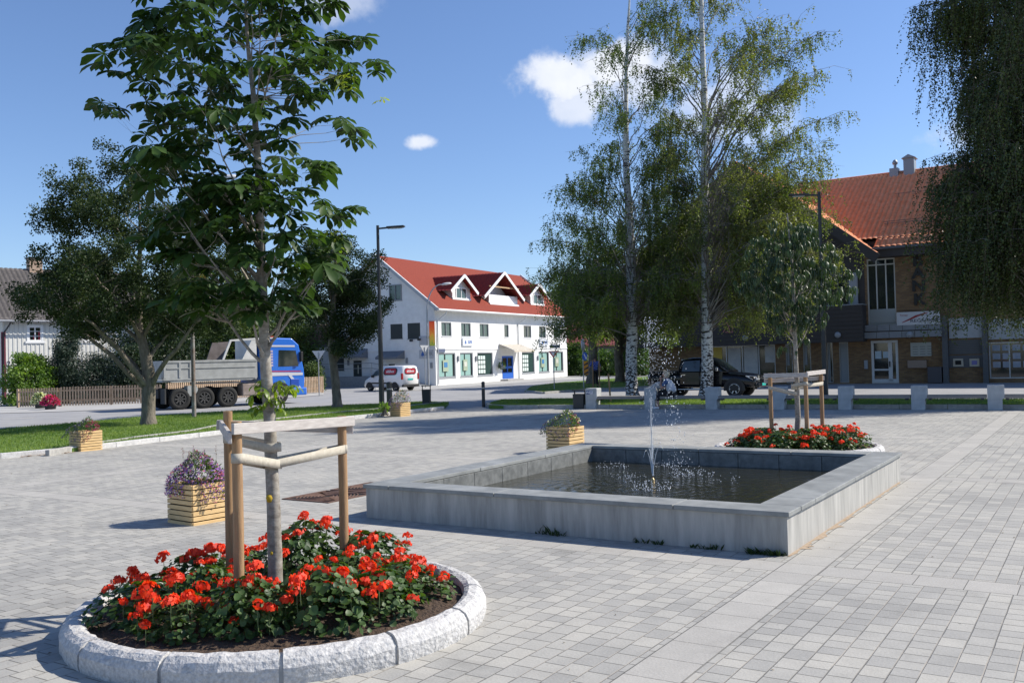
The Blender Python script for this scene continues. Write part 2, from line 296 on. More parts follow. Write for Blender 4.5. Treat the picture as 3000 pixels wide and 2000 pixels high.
# ---------------------------------------------------------------- lawns with kerbs
def lawn(name, pts, h, kerb_runs, hz=None):
    P = [Vector((p.x, p.y, 0)) for p in pts]; n = len(P); mb = MB()
    mb.add([(p.x, p.y, h) for p in P] + [(p.x, p.y, 0) for p in P], [tuple(range(n))] + [(i, (i+1) % n, n+(i+1) % n, n+i) for i in range(n)])
    o = mb.build(name, grassbase); o['kind'] = 'structure'; return P
def kerb(name, pts, w, h, label, lens=1.0, z0=0, m=None, gap=.012, lean=0):
    """a run of kerb stones as one kerb thing with stones as parts"""
    root = thing(name, label, 'kerb', (0, 0, 0)); d = 0; out = []
    pts = [Vector((p[0], p[1], 0)) for p in pts]; L = [0]
    for a, b in zip(pts, pts[1:]): L.append(L[-1]+(b-a).length)
    def P(s):
        s = max(0, min(L[-1], s))
        for i in range(len(pts)-1):
            if s <= L[i+1]+1e-6: return pts[i].lerp(pts[i+1], (s-L[i])/(L[i+1]-L[i]))
        return pts[-1]
    nst = min(96, max(1, int(L[-1]/lens))); st = L[-1]/nst
    for i in range(nst):
        a, b = P(i*st+gap/2), P((i+1)*st-gap/2)
        if (b-a).length < .02: continue
        u = (b-a).normalized(); nn = Vector((-u.y, u.x, 0)); hh = h+random.uniform(-.006, .006); jj = -.03+random.uniform(-.006, .006)
        mb = MB(); mb.add([a+nn*jj, b+nn*jj, b+nn*(w+jj), a+nn*(w+jj), a+nn*jj+Vector((0, 0, hh)), b+nn*jj+Vector((0, 0, hh)), b+nn*(w+jj)+Vector((0, 0, hh)), a+nn*(w+jj)+Vector((0, 0, hh))],
                          [(3, 2, 1, 0), (4, 5, 6, 7), (0, 1, 5, 4), (1, 2, 6, 5), (2, 3, 7, 6), (3, 0, 4, 7)])
        mb.build('kerb_stone', m or kerbm, root, bevel=.012)
    return root
f1 = [G(*p) for p in ((-900, 1460), (0, 1346), (217, 1326), (630, 1276), (870, 1246), (1100, 1223), (1300, 1200))]
b1 = [G(*p, .11) for p in ((1315, 1178), (1235, 1176), (1113, 1182), (1000, 1186), (950, 1190), (700, 1202), (453, 1217), (276, 1233), (0, 1256), (-900, 1330))]
lawn('lawn', f1+b1, .11, None)
kerb('granite_kerb', f1[1:] , .13, .135, 'light granite kerb between the paved square and the left lawn', 1.35)
kerb('granite_kerb', [G(-400, 1392), f1[1]], .13, .135, 'light granite kerb at the far left edge of the square', 1.35)
ik = [G(*p, .12) for p in ((140, 1322), (340, 1288), (560, 1262), (650, 1244), (1000, 1206), (1113, 1197), (1215, 1187), (1290, 1179))]
kerb('stone_edging', ik, .10, .15, 'thin weathered stone edging running inside the left lawn', 1.1, m=mat('old kerb', (.30, .29, .27), .9, c2=(.42, .41, .38), vscale=9, bump=.5, bscale=45))
# paved apron lens between kerb and edging
f2 = [G(*p) for p in ((1436, 1199), (2000, 1198), (2500, 1199), (3000, 1201), (3600, 1203))]
b2 = [G(*p, .13) for p in ((3600, 1168), (3000, 1168), (2500, 1167), (2000, 1167), (1600, 1167), (1470, 1170))]
lawn('lawn', [G(1425, 1192)]+f2+b2, .13, None)
kerb('granite_kerb', [G(1425, 1191)]+f2, .13, .16, 'grey kerb along the lawn strip behind the benches', 1.3, m=mat('old kerb', (.3, .3, .3)))
l3 = [G(*p) for p in ((1538, 1149), (1556, 1136), (1600, 1129), (1640, 1124), (1720, 1118), (1800, 1112), (1905, 1106), (2000, 1103), (2000, 1130), (1840, 1139), (1700, 1146), (1592, 1154))]
lawn('lawn', l3, .1, None)
kerb('stone_kerb', [l3[-1], l3[0], l3[1], l3[2]], .12, .12, 'dark curved kerb at the tip of the traffic island', 1.2, m=MATS['old kerb'])
kerb('stone_kerb', [l3[8], l3[9], l3[10], l3[11]], .12, .12, 'dark kerb along the near side of the traffic island', 1.2, m=MATS['old kerb'])
# grass blades
def grass(name, polys, n, h, label):
    Vs = []; Fs = []
    for P, z, cnt in polys:
        xs = np.array([p[0] for p in P]); ys = np.array([p[1] for p in P]); pts = []
        while sum(len(a) for a in pts) < cnt:
            q = np.stack([rng.uniform(xs.min(), xs.max(), cnt*2), rng.uniform(ys.min(), ys.max(), cnt*2)], 1)
            ins = np.zeros(len(q), bool); j = len(xs)-1
            for i in range(len(xs)):
                c = ((ys[i] > q[:, 1]) != (ys[j] > q[:, 1])) & (q[:, 0] < (xs[j]-xs[i])*(q[:, 1]-ys[i])/(ys[j]-ys[i]+1e-9)+xs[i]); ins ^= c; j = i
            pts.append(q[ins])
        q = np.concatenate(pts)[:cnt]; a = rng.uniform(0, 6.28, cnt); w = rng.uniform(.006, .014, cnt); hh = h*rng.uniform(.5, 1.3, cnt)
        b0 = np.stack([q[:, 0]-w*np.cos(a), q[:, 1]-w*np.sin(a), np.full(cnt, z-.01)], 1); b1_ = np.stack([q[:, 0]+w*np.cos(a), q[:, 1]+w*np.sin(a), np.full(cnt, z-.01)], 1)
        t = np.stack([q[:, 0]+rng.normal(0, .5, cnt)*hh, q[:, 1]+rng.normal(0, .5, cnt)*hh, z+hh], 1)
        Vs.append(np.stack([b0, b1_, t], 1).reshape(-1, 3))
    V = np.concatenate(Vs); F = np.arange(len(V)).reshape(-1, 3)
    o = npmesh(name, V, F, leafmat('grass blade', (.085, .16, .025), (.26, .33, .08), .6, .4), None, np.clip(.42+.28*np.sin(V[::3, 0]*1.7+np.sin(V[::3, 1]*1.1)*2)*np.sin(V[::3, 1]*.8+V[::3, 0]*.5)+rng.normal(0, .16, len(F)), 0, 1)); tag(o, label, 'grass', kind='stuff'); return o
grass('grass', [([f1[1]]+f1[2:]+b1[:-1], .11, 60000)], 0, .05, 'short mown grass on the lawn left of the square')
grass('grass', [([G(1425, 1192)]+f2[:-1]+b2[1:], .13, 34000)], 0, .05, 'short grass on the strip behind the concrete bench row')
grass('grass', [(l3, .10, 20000)], 0, .05, 'grass on the far traffic island')
# grit and bits of leaf scattered over the paving
r_ = np.random.default_rng(17); nb_ = 700; gx = r_.uniform(-14, 16, nb_); gy = r_.uniform(4.5, 32, nb_)**1.0; ga = r_.uniform(0, 6.28, nb_); gs = r_.uniform(.005, .016, nb_)
Vg = np.stack([np.stack([gx+gs*np.cos(ga), gy+gs*np.sin(ga), np.full(nb_, .0235)], 1), np.stack([gx-gs*.5*np.sin(ga), gy+gs*.5*np.cos(ga), np.full(nb_, .029)], 1), np.stack([gx-gs*np.cos(ga), gy-gs*np.sin(ga), np.full(nb_, .0235)], 1), np.stack([gx+gs*.5*np.sin(ga), gy-gs*.5*np.cos(ga), np.full(nb_, .027)], 1)], 1).reshape(-1, 3)
o = npmesh('grit', Vg, np.arange(4*nb_).reshape(-1, 4), leafmat('grit', (.07, .05, .035), (.30, .24, .16), .9, .05), None, r_.random(nb_)); tag(o, 'grit and bits of dry leaf scattered over the paving', 'grit', kind='stuff')
# road markings, flush
white = mat('white paint road', (.62, .62, .60), .8, c2=(.5, .5, .48), vscale=8)
for i, ((ax, ay), (bx, by)) in enumerate((((1080, 1176), (1135, 1172)), ((1215, 1163), (1240, 1162)), ((1278, 1162), (1306, 1161)), ((1312, 1159.5), (1338, 1158)), ((1345, 1157.5), (1368, 1156.5)), ((1374, 1156), (1402, 1155)), ((1410, 1154), (1440, 1153)), ((1500, 1151), (1526, 1150)), ((1180, 1165), (1206, 1164)))):
    a, b = G(ax, ay), G(bx, by); u = (b-a).normalized(); n = Vector((-u.y, u.x, 0))*.07
    sheet('road_marking', [a-n, b-n, b+n, a+n], .017, white)
a, b = G(0, 1229), G(90, 1225)
sheet('road_marking', [a, b, b+Vector((0, .5, 0)), a+Vector((0, .3, 0))], .017, mat('pale kerb stone', (.5, .48, .44)))
# footway in front of the white building and pavement before the bank
sheet('pavement', [G(1100, 1150), G(1278, 1141), G(1450, 1128), G(1600, 1117), G(1960, 1098), G(1960, 1080), G(1650, 1092), G(1270, 1120), G(1100, 1130)], .03, asph2)
sheet('pavement', [G(-200, 1215), G(0, 1212), G(170, 1207), G(415, 1197), G(600, 1186), G(948, 1158), G(948, 1150), G(415, 1182), G(170, 1190), G(-200, 1196)], .03, asph2)
# ---------------------------------------------------------------- fountain
ft = thing('fountain', 'low square fountain basin of concrete with grey stone coping and a jet in its pool', 'fountain', (FX, FY, 0), FYAW)
mb = MB(); t = FT-.05
for (x0, x1, y0, y1) in ((0, FW, 0, t), (0, FW, FD-t, FD), (0, t, t, FD-t), (FW-t, FW, t, FD-t)): mb.box(x0+.03, x1-.03 if x1 == FW else x1, y0+.03 if y0 == 0 else y0, y1-.03 if y1 == FD else y1, 0, FH-.045)
mb.build('basin_wall', conc, ft)
def slab(x0, x1, y0, y1, nm='coping_slab', m=cope, z0=FH-.045, z1=FH, bev=.006):
    b = MB(); b.box(x0, x1, y0, y1, z0, z1); return b.build(nm, m, ft, bevel=bev)
g = .004
fr = [0, .393, 1.86, 3.92, FW]
for a, b in zip(fr, fr[1:]): slab(a+g, b-g, 0, FT)
bk = [0, .393, 2.2, 3.6, FW-.393, FW]
for a, b in zip(bk, bk[1:]): slab(a+g, b-g, FD-FT, FD)
for a, b in zip(*[[FT, 1.9, 3.6, FD-FT][:-1], [FT, 1.9, 3.6, FD-FT][1:]]): slab(0, FT, a+g, b-g)
for a, b in zip([FT, .9, 2.6, 4.2], [.9, 2.6, 4.2, FD-FT]): slab(FW-FT, FW, a+g, b-g)
# inner facing stones
IW = FT+.02
def facing(n, fn):
    for i in range(n): fn(i)
nI = 7
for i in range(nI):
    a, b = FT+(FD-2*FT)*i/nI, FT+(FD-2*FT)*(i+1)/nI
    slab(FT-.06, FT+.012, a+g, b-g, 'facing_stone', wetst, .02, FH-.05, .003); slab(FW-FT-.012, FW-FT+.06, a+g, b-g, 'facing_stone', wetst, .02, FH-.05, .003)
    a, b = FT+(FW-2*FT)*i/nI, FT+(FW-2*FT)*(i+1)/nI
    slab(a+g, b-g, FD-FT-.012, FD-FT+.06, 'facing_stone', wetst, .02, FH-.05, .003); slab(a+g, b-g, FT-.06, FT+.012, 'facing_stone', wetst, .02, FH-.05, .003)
def water_mat():
    m = bpy.data.materials.new('pool water'); m.use_nodes = True; t = m.node_tree; b = t.nodes['Principled BSDF']; L = t.links.new
    b.inputs['Base Color'].default_value = (.022, .021, .012, 1); b.inputs['Roughness'].default_value = .04; b.inputs['IOR'].default_value = 1.33
    tcn = t.nodes.new('ShaderNodeTexCoord'); n = t.nodes.new('ShaderNodeTexNoise'); n.inputs['Scale'].default_value = 5.5; n.inputs['Detail'].default_value = 4; n.inputs['Distortion'].default_value = .6; L(tcn.outputs['Object'], n.inputs['Vector'])
    n2 = t.nodes.new('ShaderNodeTexNoise'); n2.inputs['Scale'].default_value = 17; n2.inputs['Detail'].default_value = 3; L(tcn.outputs['Object'], n2.inputs['Vector'])
    # rings running out from the jet
    d = t.nodes.new('ShaderNodeVectorMath'); d.operation = 'DISTANCE'; L(tcn.outputs['Object'], d.inputs[0]); d.inputs[1].default_value = (FW/2+.05, FD/2-.25, WZ)
    w = mathn(t, 'MULTIPLY', mathn(t, 'SINE', mathn(t, 'MULTIPLY', d.outputs['Value'], 42)), mathn(t, 'DIVIDE', .10, mathn(t, 'ADD', d.outputs['Value'], .25)))
    h = mathn(t, 'ADD', mathn(t, 'ADD', n.outputs['Fac'], mathn(t, 'MULTIPLY', n2.outputs['Fac'], .30)), w)
    u = t.nodes.new('ShaderNodeBump'); u.inputs['Strength'].default_value = .6; u.inputs['Distance'].default_value = .035; L(h, u.inputs['Height']); L(u.outputs[0], b.inputs['Normal'])
    return m
WZ = .17
mb = MB(); mb.add([(FT, FT, WZ), (FW-FT, FT, WZ), (FW-FT, FD-FT, WZ), (FT, FD-FT, WZ)], [(0, 1, 2, 3)]); mb.build('water', water_mat(), ft)
# jet: position of nozzle
NP = G(1912, 1408, WZ); nl = Matrix.Rotation(-FYAW, 4, 'Z') @ (NP-Vector((FX, FY, WZ))); nx, ny = nl.x, nl.y
mb = MB(); mb.lathe([(.0, WZ-.05), (.032, WZ-.05), (.032, WZ+.015), (.02, WZ+.03), (.014, WZ+.045), (.0, WZ+.045)], (nx, ny, 0), 14); mb.build('nozzle', mat('brass', (.45, .32, .16), .35, .9), ft)
wat = mat('falling water', (.80, .84, .88), .08, spec=1.0)
wj = mat('water stream', (.62, .67, .72), .1, spec=1.0)
mb = MB()
streams = []
for k in range(9):
    a = 2*math.pi*k/9+.2; vr = random.uniform(.18, .34) if k % 3 else random.uniform(.42, .6); vz = random.uniform(3.0, 4.2) if k % 3 else random.uniform(2.6, 3.0)
    streams.append((a, vr, vz)); T = .085 if k % 3 else .2
    pts = [(nx+vr*math.cos(a)*tt*.8, ny+vr*math.sin(a)*tt*.8, WZ+.07+vz*tt-4.9*tt*tt) for tt in np.linspace(0, T*2, 7)]
    mb.tube(pts, [.0042, .004, .0036, .003, .0026, .002, .0014], 5)
for k in range(2):
    pts = [(nx+.005*math.sin(6*z+k*2)+.01*k, ny, WZ+.07+z) for z in np.linspace(0, 1.05, 9)]
    mb.tube(pts, np.linspace(.006, .0025, 9), 5)
mb.build('water_jet', wj, ft)
# droplets
oc = np.array([(1, 0, 0), (-1, 0, 0), (0, 1, 0), (0, -1, 0), (0, 0, 1), (0, 0, -1)], float); of = np.array([(0, 2, 4), (2, 1, 4), (1, 3, 4), (3, 0, 4), (2, 0, 5), (1, 2, 5), (3, 1, 5), (0, 3, 5)])
D = []
def drops(n, fn):
    for _ in range(n): D.append(fn())
def plume():
    z = random.betavariate(1.4, 1.0)*2.05; rr = .012+.045*z
    f = (z/2.1); dx = random.gauss(0, rr) + .10*f*random.random(); dy = random.gauss(0, rr); return (nx+dx, ny+dy, WZ+.1+z, random.choice((.002, .0025, .003, .005))*(.7+.4*f), random.uniform(1.0, 2.6))
drops(800, plume)
def shower():       # droplets falling to the right of the jet, carried by the wind
    z = random.uniform(.05, 1.9); return (nx+.16+.07*(1.9-z)+abs(random.gauss(0, .13)), ny+random.gauss(0, .12), WZ+z, random.choice((.003, .004, .006)), random.uniform(1, 2.8))
drops(380, shower)
top = lambda: (nx+random.gauss(.02, .045), ny+random.gauss(0, .05), WZ+random.uniform(1.7, 2.2), random.choice((.003, .004, .006)), random.uniform(1, 2.4))
drops(90, top)
def splash(cx, cy, r, n, h=.09):
    def f():
        a = random.uniform(0, 6.28); q = r*math.sqrt(random.random()); return (cx+q*math.cos(a), cy+q*math.sin(a), WZ+random.random()**2*h+.004, random.choice((.003, .005, .007)), random.uniform(.8, 1.8))
    drops(n, f)
for (px, py, r, n) in ((1910, 1432, .26, 150), (1795, 1370, .25, 80), (1955, 1366, .22, 60), (2030, 1391, .30, 130), (1840, 1398, .25, 50), (2120, 1411, .3, 30), (1848, 1412, .1, 30), (1870, 1335, .2, 40)):
    q = Matrix.Rotation(-FYAW, 4, 'Z') @ (G(px, py, WZ)-Vector((FX, FY, WZ))); splash(q.x, q.y, r, n)
D = np.array(D); V = (oc[None]*np.stack([D[:, 3], D[:, 3], D[:, 3]*D[:, 4]], 1)[:, None]+D[:, None, :3]).reshape(-1, 3); F = (of[None]+6*np.arange(len(D))[:, None, None]).reshape(-1, 3)
o = npmesh('water_drops', V, F, wat, ft); o['kind'] = 'stuff'
# weeds at the foot of the wall
def weeds(px0, py0, px1, py1, n, label, hmax=.12):
    a, b = G(px0, py0), G(px1, py1); V = []; F = []
    for i in range(n):
        p = a.lerp(b, random.random()) - E2*random.uniform(.002, .022)
        for k in range(random.randint(3, 8)):
            an = random.uniform(0, 6.28); h = random.uniform(.02, hmax*.8); w = random.uniform(.004, .014); l = Vector((math.cos(an), math.sin(an), 0)); s_ = Vector((-l.y, l.x, 0))*w
            base = len(V); q = p+l*random.uniform(0, .03); V += [q-s_*.4, q+l*h*.35+Vector((0, 0, h*.6))-s_, q+l*h*.8+Vector((0, 0, h)), q+l*h*.35+Vector((0, 0, h*.6))+s_]; F.append((base, base+1, base+2, base+3))
    o = npmesh('weed', [tuple(v) for v in V], F, leafmat('weed', (.025, .055, .012), (.06, .10, .025), .7, .15), None, rng.random(len(F))); tag(o, label, 'weed'); return o
weeds(2195, 1626, 2312, 1635, 26, 'green weeds at the near right corner of the fountain wall')
weeds(2020, 1606, 2120, 1616, 16, 'small weeds at the foot of the fountain wall, right of its middle')
weeds(1850, 1590, 1940, 1600, 14, 'small weeds at the foot of the fountain wall, near its middle')
weeds(1570, 1566, 1650, 1574, 16, 'tuft of weeds at the foot of the fountain wall, left of its middle', .16)
# sandy dirt gathered at the foot of the sunlit wall
V = []; F = []; nn_ = 90; O_ = Vector((FX, FY, 0))+E1*(FW-.03)
for i in range(nn_+1):
    v_ = .0+FD*.97*i/nn_; w_ = .02+.035*abs(math.sin(i*.7))*random.random()+(.09*random.random() if 6 < i < 40 and (i//5) % 2 else 0); a_ = O_+E2*v_; V += [(a_.x, a_.y, .0245), ((a_+E1*w_).x, (a_+E1*w_).y, .0235)]
F = [(2*i, 2*i+2, 2*i+3, 2*i+1) for i in range(nn_)]
o = npmesh('dirt', V, F, mat('sandy dirt', (.30, .21, .13), .95, c2=(.42, .34, .26), vscale=30), None); tag(o, 'sandy dirt gathered along the foot of the sunlit fountain wall', 'dirt', kind='stuff')
# ---------------------------------------------------------------- round flower beds
RC1 = Vector((-1.70, 6.80, 0)); RC2 = Vector((5.03, 16.75, 0)); RO, RI, RH = 1.45, 1.295, .19
def ring_bed(c, label, n=13, ph=0.0):
    root = thing('round_flower_bed', label, 'flower bed', c, 0, 'round flower beds ringed with granite')
    for i in range(n):
        a0, a1 = 2*math.pi*i/n+ph, 2*math.pi*(i+1)/n+ph; gap = .013; a0 += gap/RO; a1 -= gap/RO; K = 10; bm = bmesh.new(); rings = []
        prof = [(RO, -.02), (RO+.012, RH*.3), (RO+.012, RH*.62), (RO-.012, RH*.86), (RO-.05, RH), (RI+.05, RH+.006), (RI+.012, RH-.012), (RI, RH-.06), (RI+.005, -.02)]
        for k in range(K+1):
            a = a0+(a1-a0)*k/K; row = []
            for (r, z) in prof:
                e_ = 1 if 0 < k < K else .6; rr = r+random.uniform(-.005, .005)*e_; row.append(bm.verts.new((rr*math.cos(a), rr*math.sin(a), z+random.uniform(-.006, .006)*e_)))
            rings.append(row)
        for k in range(K):
            for j in range(len(prof)-1): bm.faces.new((rings[k][j], rings[k+1][j], rings[k+1][j+1], rings[k][j+1]))
        bm.faces.new(rings[0]); bm.faces.new(rings[-1][::-1]); bmesh.ops.recalc_face_normals(bm, faces=bm.faces)
        me = bpy.data.meshes.new('kerb_stone'); bm.to_mesh(me); bm.free(); put('kerb_stone', me, root, granite)
    # mortar ring
    mb = MB(); mb.lathe([(RO-.008, 0), (RO-.004, RH*.7), (RO-.05, RH-.012), (RI+.05, RH-.012), (RI+.03, 0)], (0, 0, 0), 64); mb.build('mortar', mat('mortar', (.42, .42, .41), .9, var=.1), root)
    K = 22; V = []; F = []
    for i in range(K+1):
        for j in range(40):
            r = RI*1.02*i/K; a = 2*math.pi*j/40; V.append((r*math.cos(a), r*math.sin(a), .13+.06*(1-(i/K)**2)+random.uniform(-.014, .014)))
    for i in range(K):
        for j in range(40): F.append((i*40+j, i*40+(j+1) % 40, (i+1)*40+(j+1) % 40, (i+1)*40+j))
    npmesh('soil', V, F, soil, root, smooth=True)
    return root
ring_bed(RC1, 'near round flower bed with rough white granite kerb around the large chestnut tree', ph=.11)
ring_bed(RC2, 'far round flower bed with white granite kerb behind the fountain', ph=.3)
# geraniums
gl = leafmat('geranium leaf', (.026, .062, .014), (.10, .175, .045), .5, .28)
red = leafmat('geranium petal', (.62, .022, .006), (.95, .085, .02), .6, .28)
stemm = mat('green stem', (.10, .14, .05), .6)
def gleaf(V, F, p, n, r):
    """round scalloped geranium leaf"""
    n = n.normalized(); a = n.cross(Vector((0, 0, 1)));
    if a.length < .1: a = Vector((1, 0, 0))
    a.normalize(); b = n.cross(a); base = len(V); K = 7; V.append(p-n*r*.18)
    off = random.uniform(0, 6.28)
    for k in range(K):
        t_ = off+2*math.pi*k/K; rr = r*(1 if k % 2 else .86); V.append(p+(a*math.cos(t_)+b*math.sin(t_))*rr+n*r*random.uniform(-.12, .16))
    for k in range(K): F.append((base, base+1+k, base+1+(k+1) % K))
def foliage_mesh(seed, R=.31, H=.31, n=560):
    random.seed(seed); V = []; F = []
    for i in range(n):
        a = random.uniform(0, 6.28); u = random.random()**.6; z = random.random(); r = R*math.sqrt(max(0, 1-(z*.95)**2.4))*(.45+.55*u)*(1+.22*math.sin(3*a+seed)+.12*math.sin(7*a+2*seed)); h = H*(.12+z*.95)
        p = Vector((r*math.cos(a), r*math.sin(a), h)); nn = Vector((math.cos(a)*.55, math.sin(a)*.55, .55+z*.6))+Vector([random.uniform(-.5, .5) for _ in range(3)]); gleaf(V, F, p, nn, random.uniform(.014, .032))
    me = npmesh('foliage', [tuple(v) for v in V], F, gl, None, np.repeat(np.clip(np.random.default_rng(seed).normal(.4, .3, n), 0, 1), 7)).data
    o = bpy.data.objects[-1]
    return me
def flower_mesh(seed, R=.042, n=34):
    random.seed(seed); V = []; F = []
    for i in range(n):
        z = random.uniform(-.25, 1); a = random.uniform(0, 6.28); rr = math.sqrt(max(0, 1-z*z)); d = Vector((rr*math.cos(a), rr*math.sin(a), z*.62)); c = d*R*random.uniform(.75, 1.1)
        n_ = (d+Vector([random.uniform(-.35, .35) for _ in range(3)])).normalized(); t_ = n_.cross(Vector((random.random(), random.random(), .3))).normalized(); b_ = n_.cross(t_); s_ = random.uniform(.011, .019)
        base = len(V); V += [c-t_*s_, c-b_*s_*.8+n_*.004, c+t_*s_+n_*.003, c+b_*s_*.8-n_*.002]; F.append((base, base+1, base+2, base+3))
    o = npmesh('flower_head', [tuple(v) for v in V], F, red, None, np.random.default_rng(seed).random(n)); return o.data
def kill(*names):
    for o in list(bpy.data.objects):
        if o.parent is None and o.type == 'MESH' and o.name.split('.')[0] in names and 'label' not in o: bpy.data.objects.remove(o)
fol = [foliage_mesh(s) for s in (11, 12, 13, 14)]; flo = [flower_mesh(s, r) for s, r in ((21, .040), (22, .048), (23, .034), (24, .044))]
kill('foliage', 'flower_head')
clock = ['twelve', 'one', 'two', 'three', 'four', 'five', 'six', 'seven', 'eight', 'nine', 'ten', 'eleven']
# one shared stem mesh
_sm = MB(); _sm.tube([(0, 0, -.16), (.004, 0, -.08), (0, 0, 0)], [.0028, .0026, .0024], 5); _so = _sm.build('flower_stem', stemm); stem_me = _so.data; bpy.data.objects.remove(_so)
def geranium(c, r, hour, ring, bed, nfl, sc=1.0):
    ang = math.pi/2-hour*math.pi/6; p = c+Vector((r*math.cos(ang)+random.uniform(-.04, .04), r*math.sin(ang)+random.uniform(-.04, .04), .12))
    root = thing('geranium_plant', 'red geranium bush in %s ring of the %s round bed, at %s o\'clock' % (ring, bed, clock[hour % 12]), 'flowering plant', p, random.uniform(0, 6.28), 'red geraniums in the %s round bed' % bed)
    f = bpy.data.objects.new('foliage', random.choice(fol)); col.objects.link(f); f.parent = root; s_ = random.uniform(.78, 1.2)*sc; f.scale = (s_, s_, s_*random.uniform(.72, 1.25))
    for i in range(nfl):
        a = random.uniform(0, 6.28); q = random.random()**.55*.35*s_; z = (.31*math.sqrt(max(0.02, 1-(q/(.385*s_))**2))*s_*f.scale[2]/s_+random.uniform(-.005, .04)) + (random.uniform(.05, .11) if random.random() < .25 else 0)
        fo = bpy.data.objects.new('flower_head', random.choice(flo)); col.objects.link(fo); fo.parent = root; fo.location = (q*math.cos(a), q*math.sin(a), z); fo.rotation_euler = (random.uniform(-.4, .4), random.uniform(-.4, .4), random.uniform(0, 6.28)); k = random.uniform(.85, 1.4)*sc; fo.scale = (k, k, k)
        st = bpy.data.objects.new('flower_stem', stem_me); col.objects.link(st); st.parent = root; st.location = (q*math.cos(a)*.97, q*math.sin(a)*.97, z)
random.seed(5)
for c, bed in ((RC1, 'near'), (RC2, 'far')):
    for h in range(12): geranium(c, (.90 if h < 4 or h > 6 else .85)+random.uniform(-.06, .05), h, 'outer', bed, random.randint(10, 15))
    for h in (0, 2, 4, 6, 8, 10): geranium(c, .50, h, 'inner', bed, random.randint(6, 9), .9)
# ---------------------------------------------------------------- tree stakes
random.seed(31)
stk = mat('stake wood', (.27, .155, .075), .7, c2=(.42, .26, .13), vscale=5, bump=.3, bscale=30, stretch=(9, 9, .7), detail=6)
rail = mat('weathered rail', (.40, .36, .33), .8, c2=(.56, .52, .48), vscale=4, bump=.3, bscale=30, stretch=(2, 2, 12), detail=6)
strapm = mat('strap webbing', (.40, .36, .29), .9, c2=(.50, .46, .38), vscale=30, bump=.2, bscale=200)
def stakes(posts, trunk, tr, label, r=.036, order=((0, 1, 0), (0, 2, -.06), (1, 2, -.06)), straps=(1.22, 1.17, 1.29), lowr=None):
    c = Vector((sum(p[0] for p in posts)/len(posts), sum(p[1] for p in posts)/len(posts), 0))
    root = thing('tree_stake_frame', label, 'tree stakes', c, 0, 'wooden stake frames around young trees')
    L = [Vector((p[0], p[1], 0))-c for p in posts]
    for p, q in zip(L, posts):
        mb = MB(); mb.tube([p+Vector((random.uniform(-.01, .01), 0, .0)), p+Vector((0, 0, q[2]*.5)), p+Vector((0, 0, q[2]))], [r*1.02, r, r*.97], 14); mb.build('stake_post', stk, root)
    for (i, j, dz) in order:
        a, b = L[i], L[j]; u = (b-a).normalized(); n = Vector((u.y, -u.x, 0))
        if (((a+b)/2)).dot(n) < 0: n = -n
        off = n*(r+.014); mb = MB(); za, zb = posts[i][2]-.045+dz, posts[j][2]-.045+dz
        mb.bar(a+off-u*.09+Vector((0, 0, za)), b+off+u*.09+Vector((0, 0, zb)), .026, .076); mb.build('rail', rail, root, bevel=.004)
    T = Vector((trunk[0], trunk[1], 0))-c
    for p, q, z in zip(L, posts, straps):
        d = (T-p); d.z = 0; u = d.normalized(); n = Vector((-u.y, u.x, 0)); V = []; F = []; z1 = z-.05-(.06 if z == straps[0] else 0)
        path = []
        for k in range(9): a = math.pi/2+math.pi*k/8; path.append((p+u*(math.cos(a)*(r+.004))+n*math.sin(a)*(r+.004), z))
        for k in range(9): a = -math.pi/2+math.pi*k/8; path.append((T+u*(math.cos(a)*(tr+.006))+n*math.sin(a)*(tr+.006), z1))
        path.append(path[0])
        for (q_, zz) in path: V += [tuple(q_+Vector((0, 0, zz-.033))), tuple(q_+Vector((0, 0, zz+.033)))]
        F = [(2*k, 2*k+2, 2*k+3, 2*k+1) for k in range(len(path)-1)]
        o = npmesh('strap', V, F, strapm, root); sd = o.modifiers.new('thick', 'SOLIDIFY'); sd.thickness = .004
    return root
T1 = Vector((-1.80, 6.98, 0)); T2 = Vector((5.05, 16.85, 0))
stakes([(-1.90, 6.42, 1.47), (-1.37, 7.46, 1.43), (-2.22, 7.28, 1.50)], T1, .058, 'round wooden stakes with grey rails and straps around the big chestnut trunk')
stakes([(4.66, 17.0, 1.47), (5.12, 16.42, 1.48), (5.65, 17.2, 1.49)], T2, .05, 'wooden stakes with rails around the slim young tree behind the fountain', order=((0, 1, 0), (1, 2, .02), (0, 2, -.1)), straps=(1.2, 1.28, 1.25))
# ---------------------------------------------------------------- planter boxes
slat = mat('planter wood', (.62, .40, .17), .6, c2=(.74, .52, .25), vscale=3, bump=.15, bscale=30, stretch=(2, 2, 14), detail=6)
dark = mat('dark liner', (.012, .011, .010), .9)
def planter(corner, size, h, label, rz=R_(52)):
    """corner = nearest bottom corner; sides run at rz and rz+90"""
    root = thing('planter_box', label, 'planter', corner, rz, 'slatted wooden planter boxes'); n = 8; sh = h/n
    mb = MB(); mb.box(.018, size-.018, .018, size-.018, .01, h-.05); mb.build('liner', dark, root)
    mb = MB(); mb.box(.02, size-.02, .02, size-.02, h-.051, h-.03); mb.build('soil', soil, root)
    for nm, (xa, ya), (xb, yb) in (('front', (0, 0), (size, 0)), ('left', (0, size), (0, 0)), ('back', (size, size), (0, size)), ('right', (size, 0), (size, size))):
        mb = MB()
        for i in range(n):
            z = sh*(i+.5); j = random.uniform(-.0015, .0015); mb.bar((xa, ya, z+j), (xb, yb, z+j), .024, sh*.80)
        mb.build('slat_side', slat, root, bevel=.003)
    return root
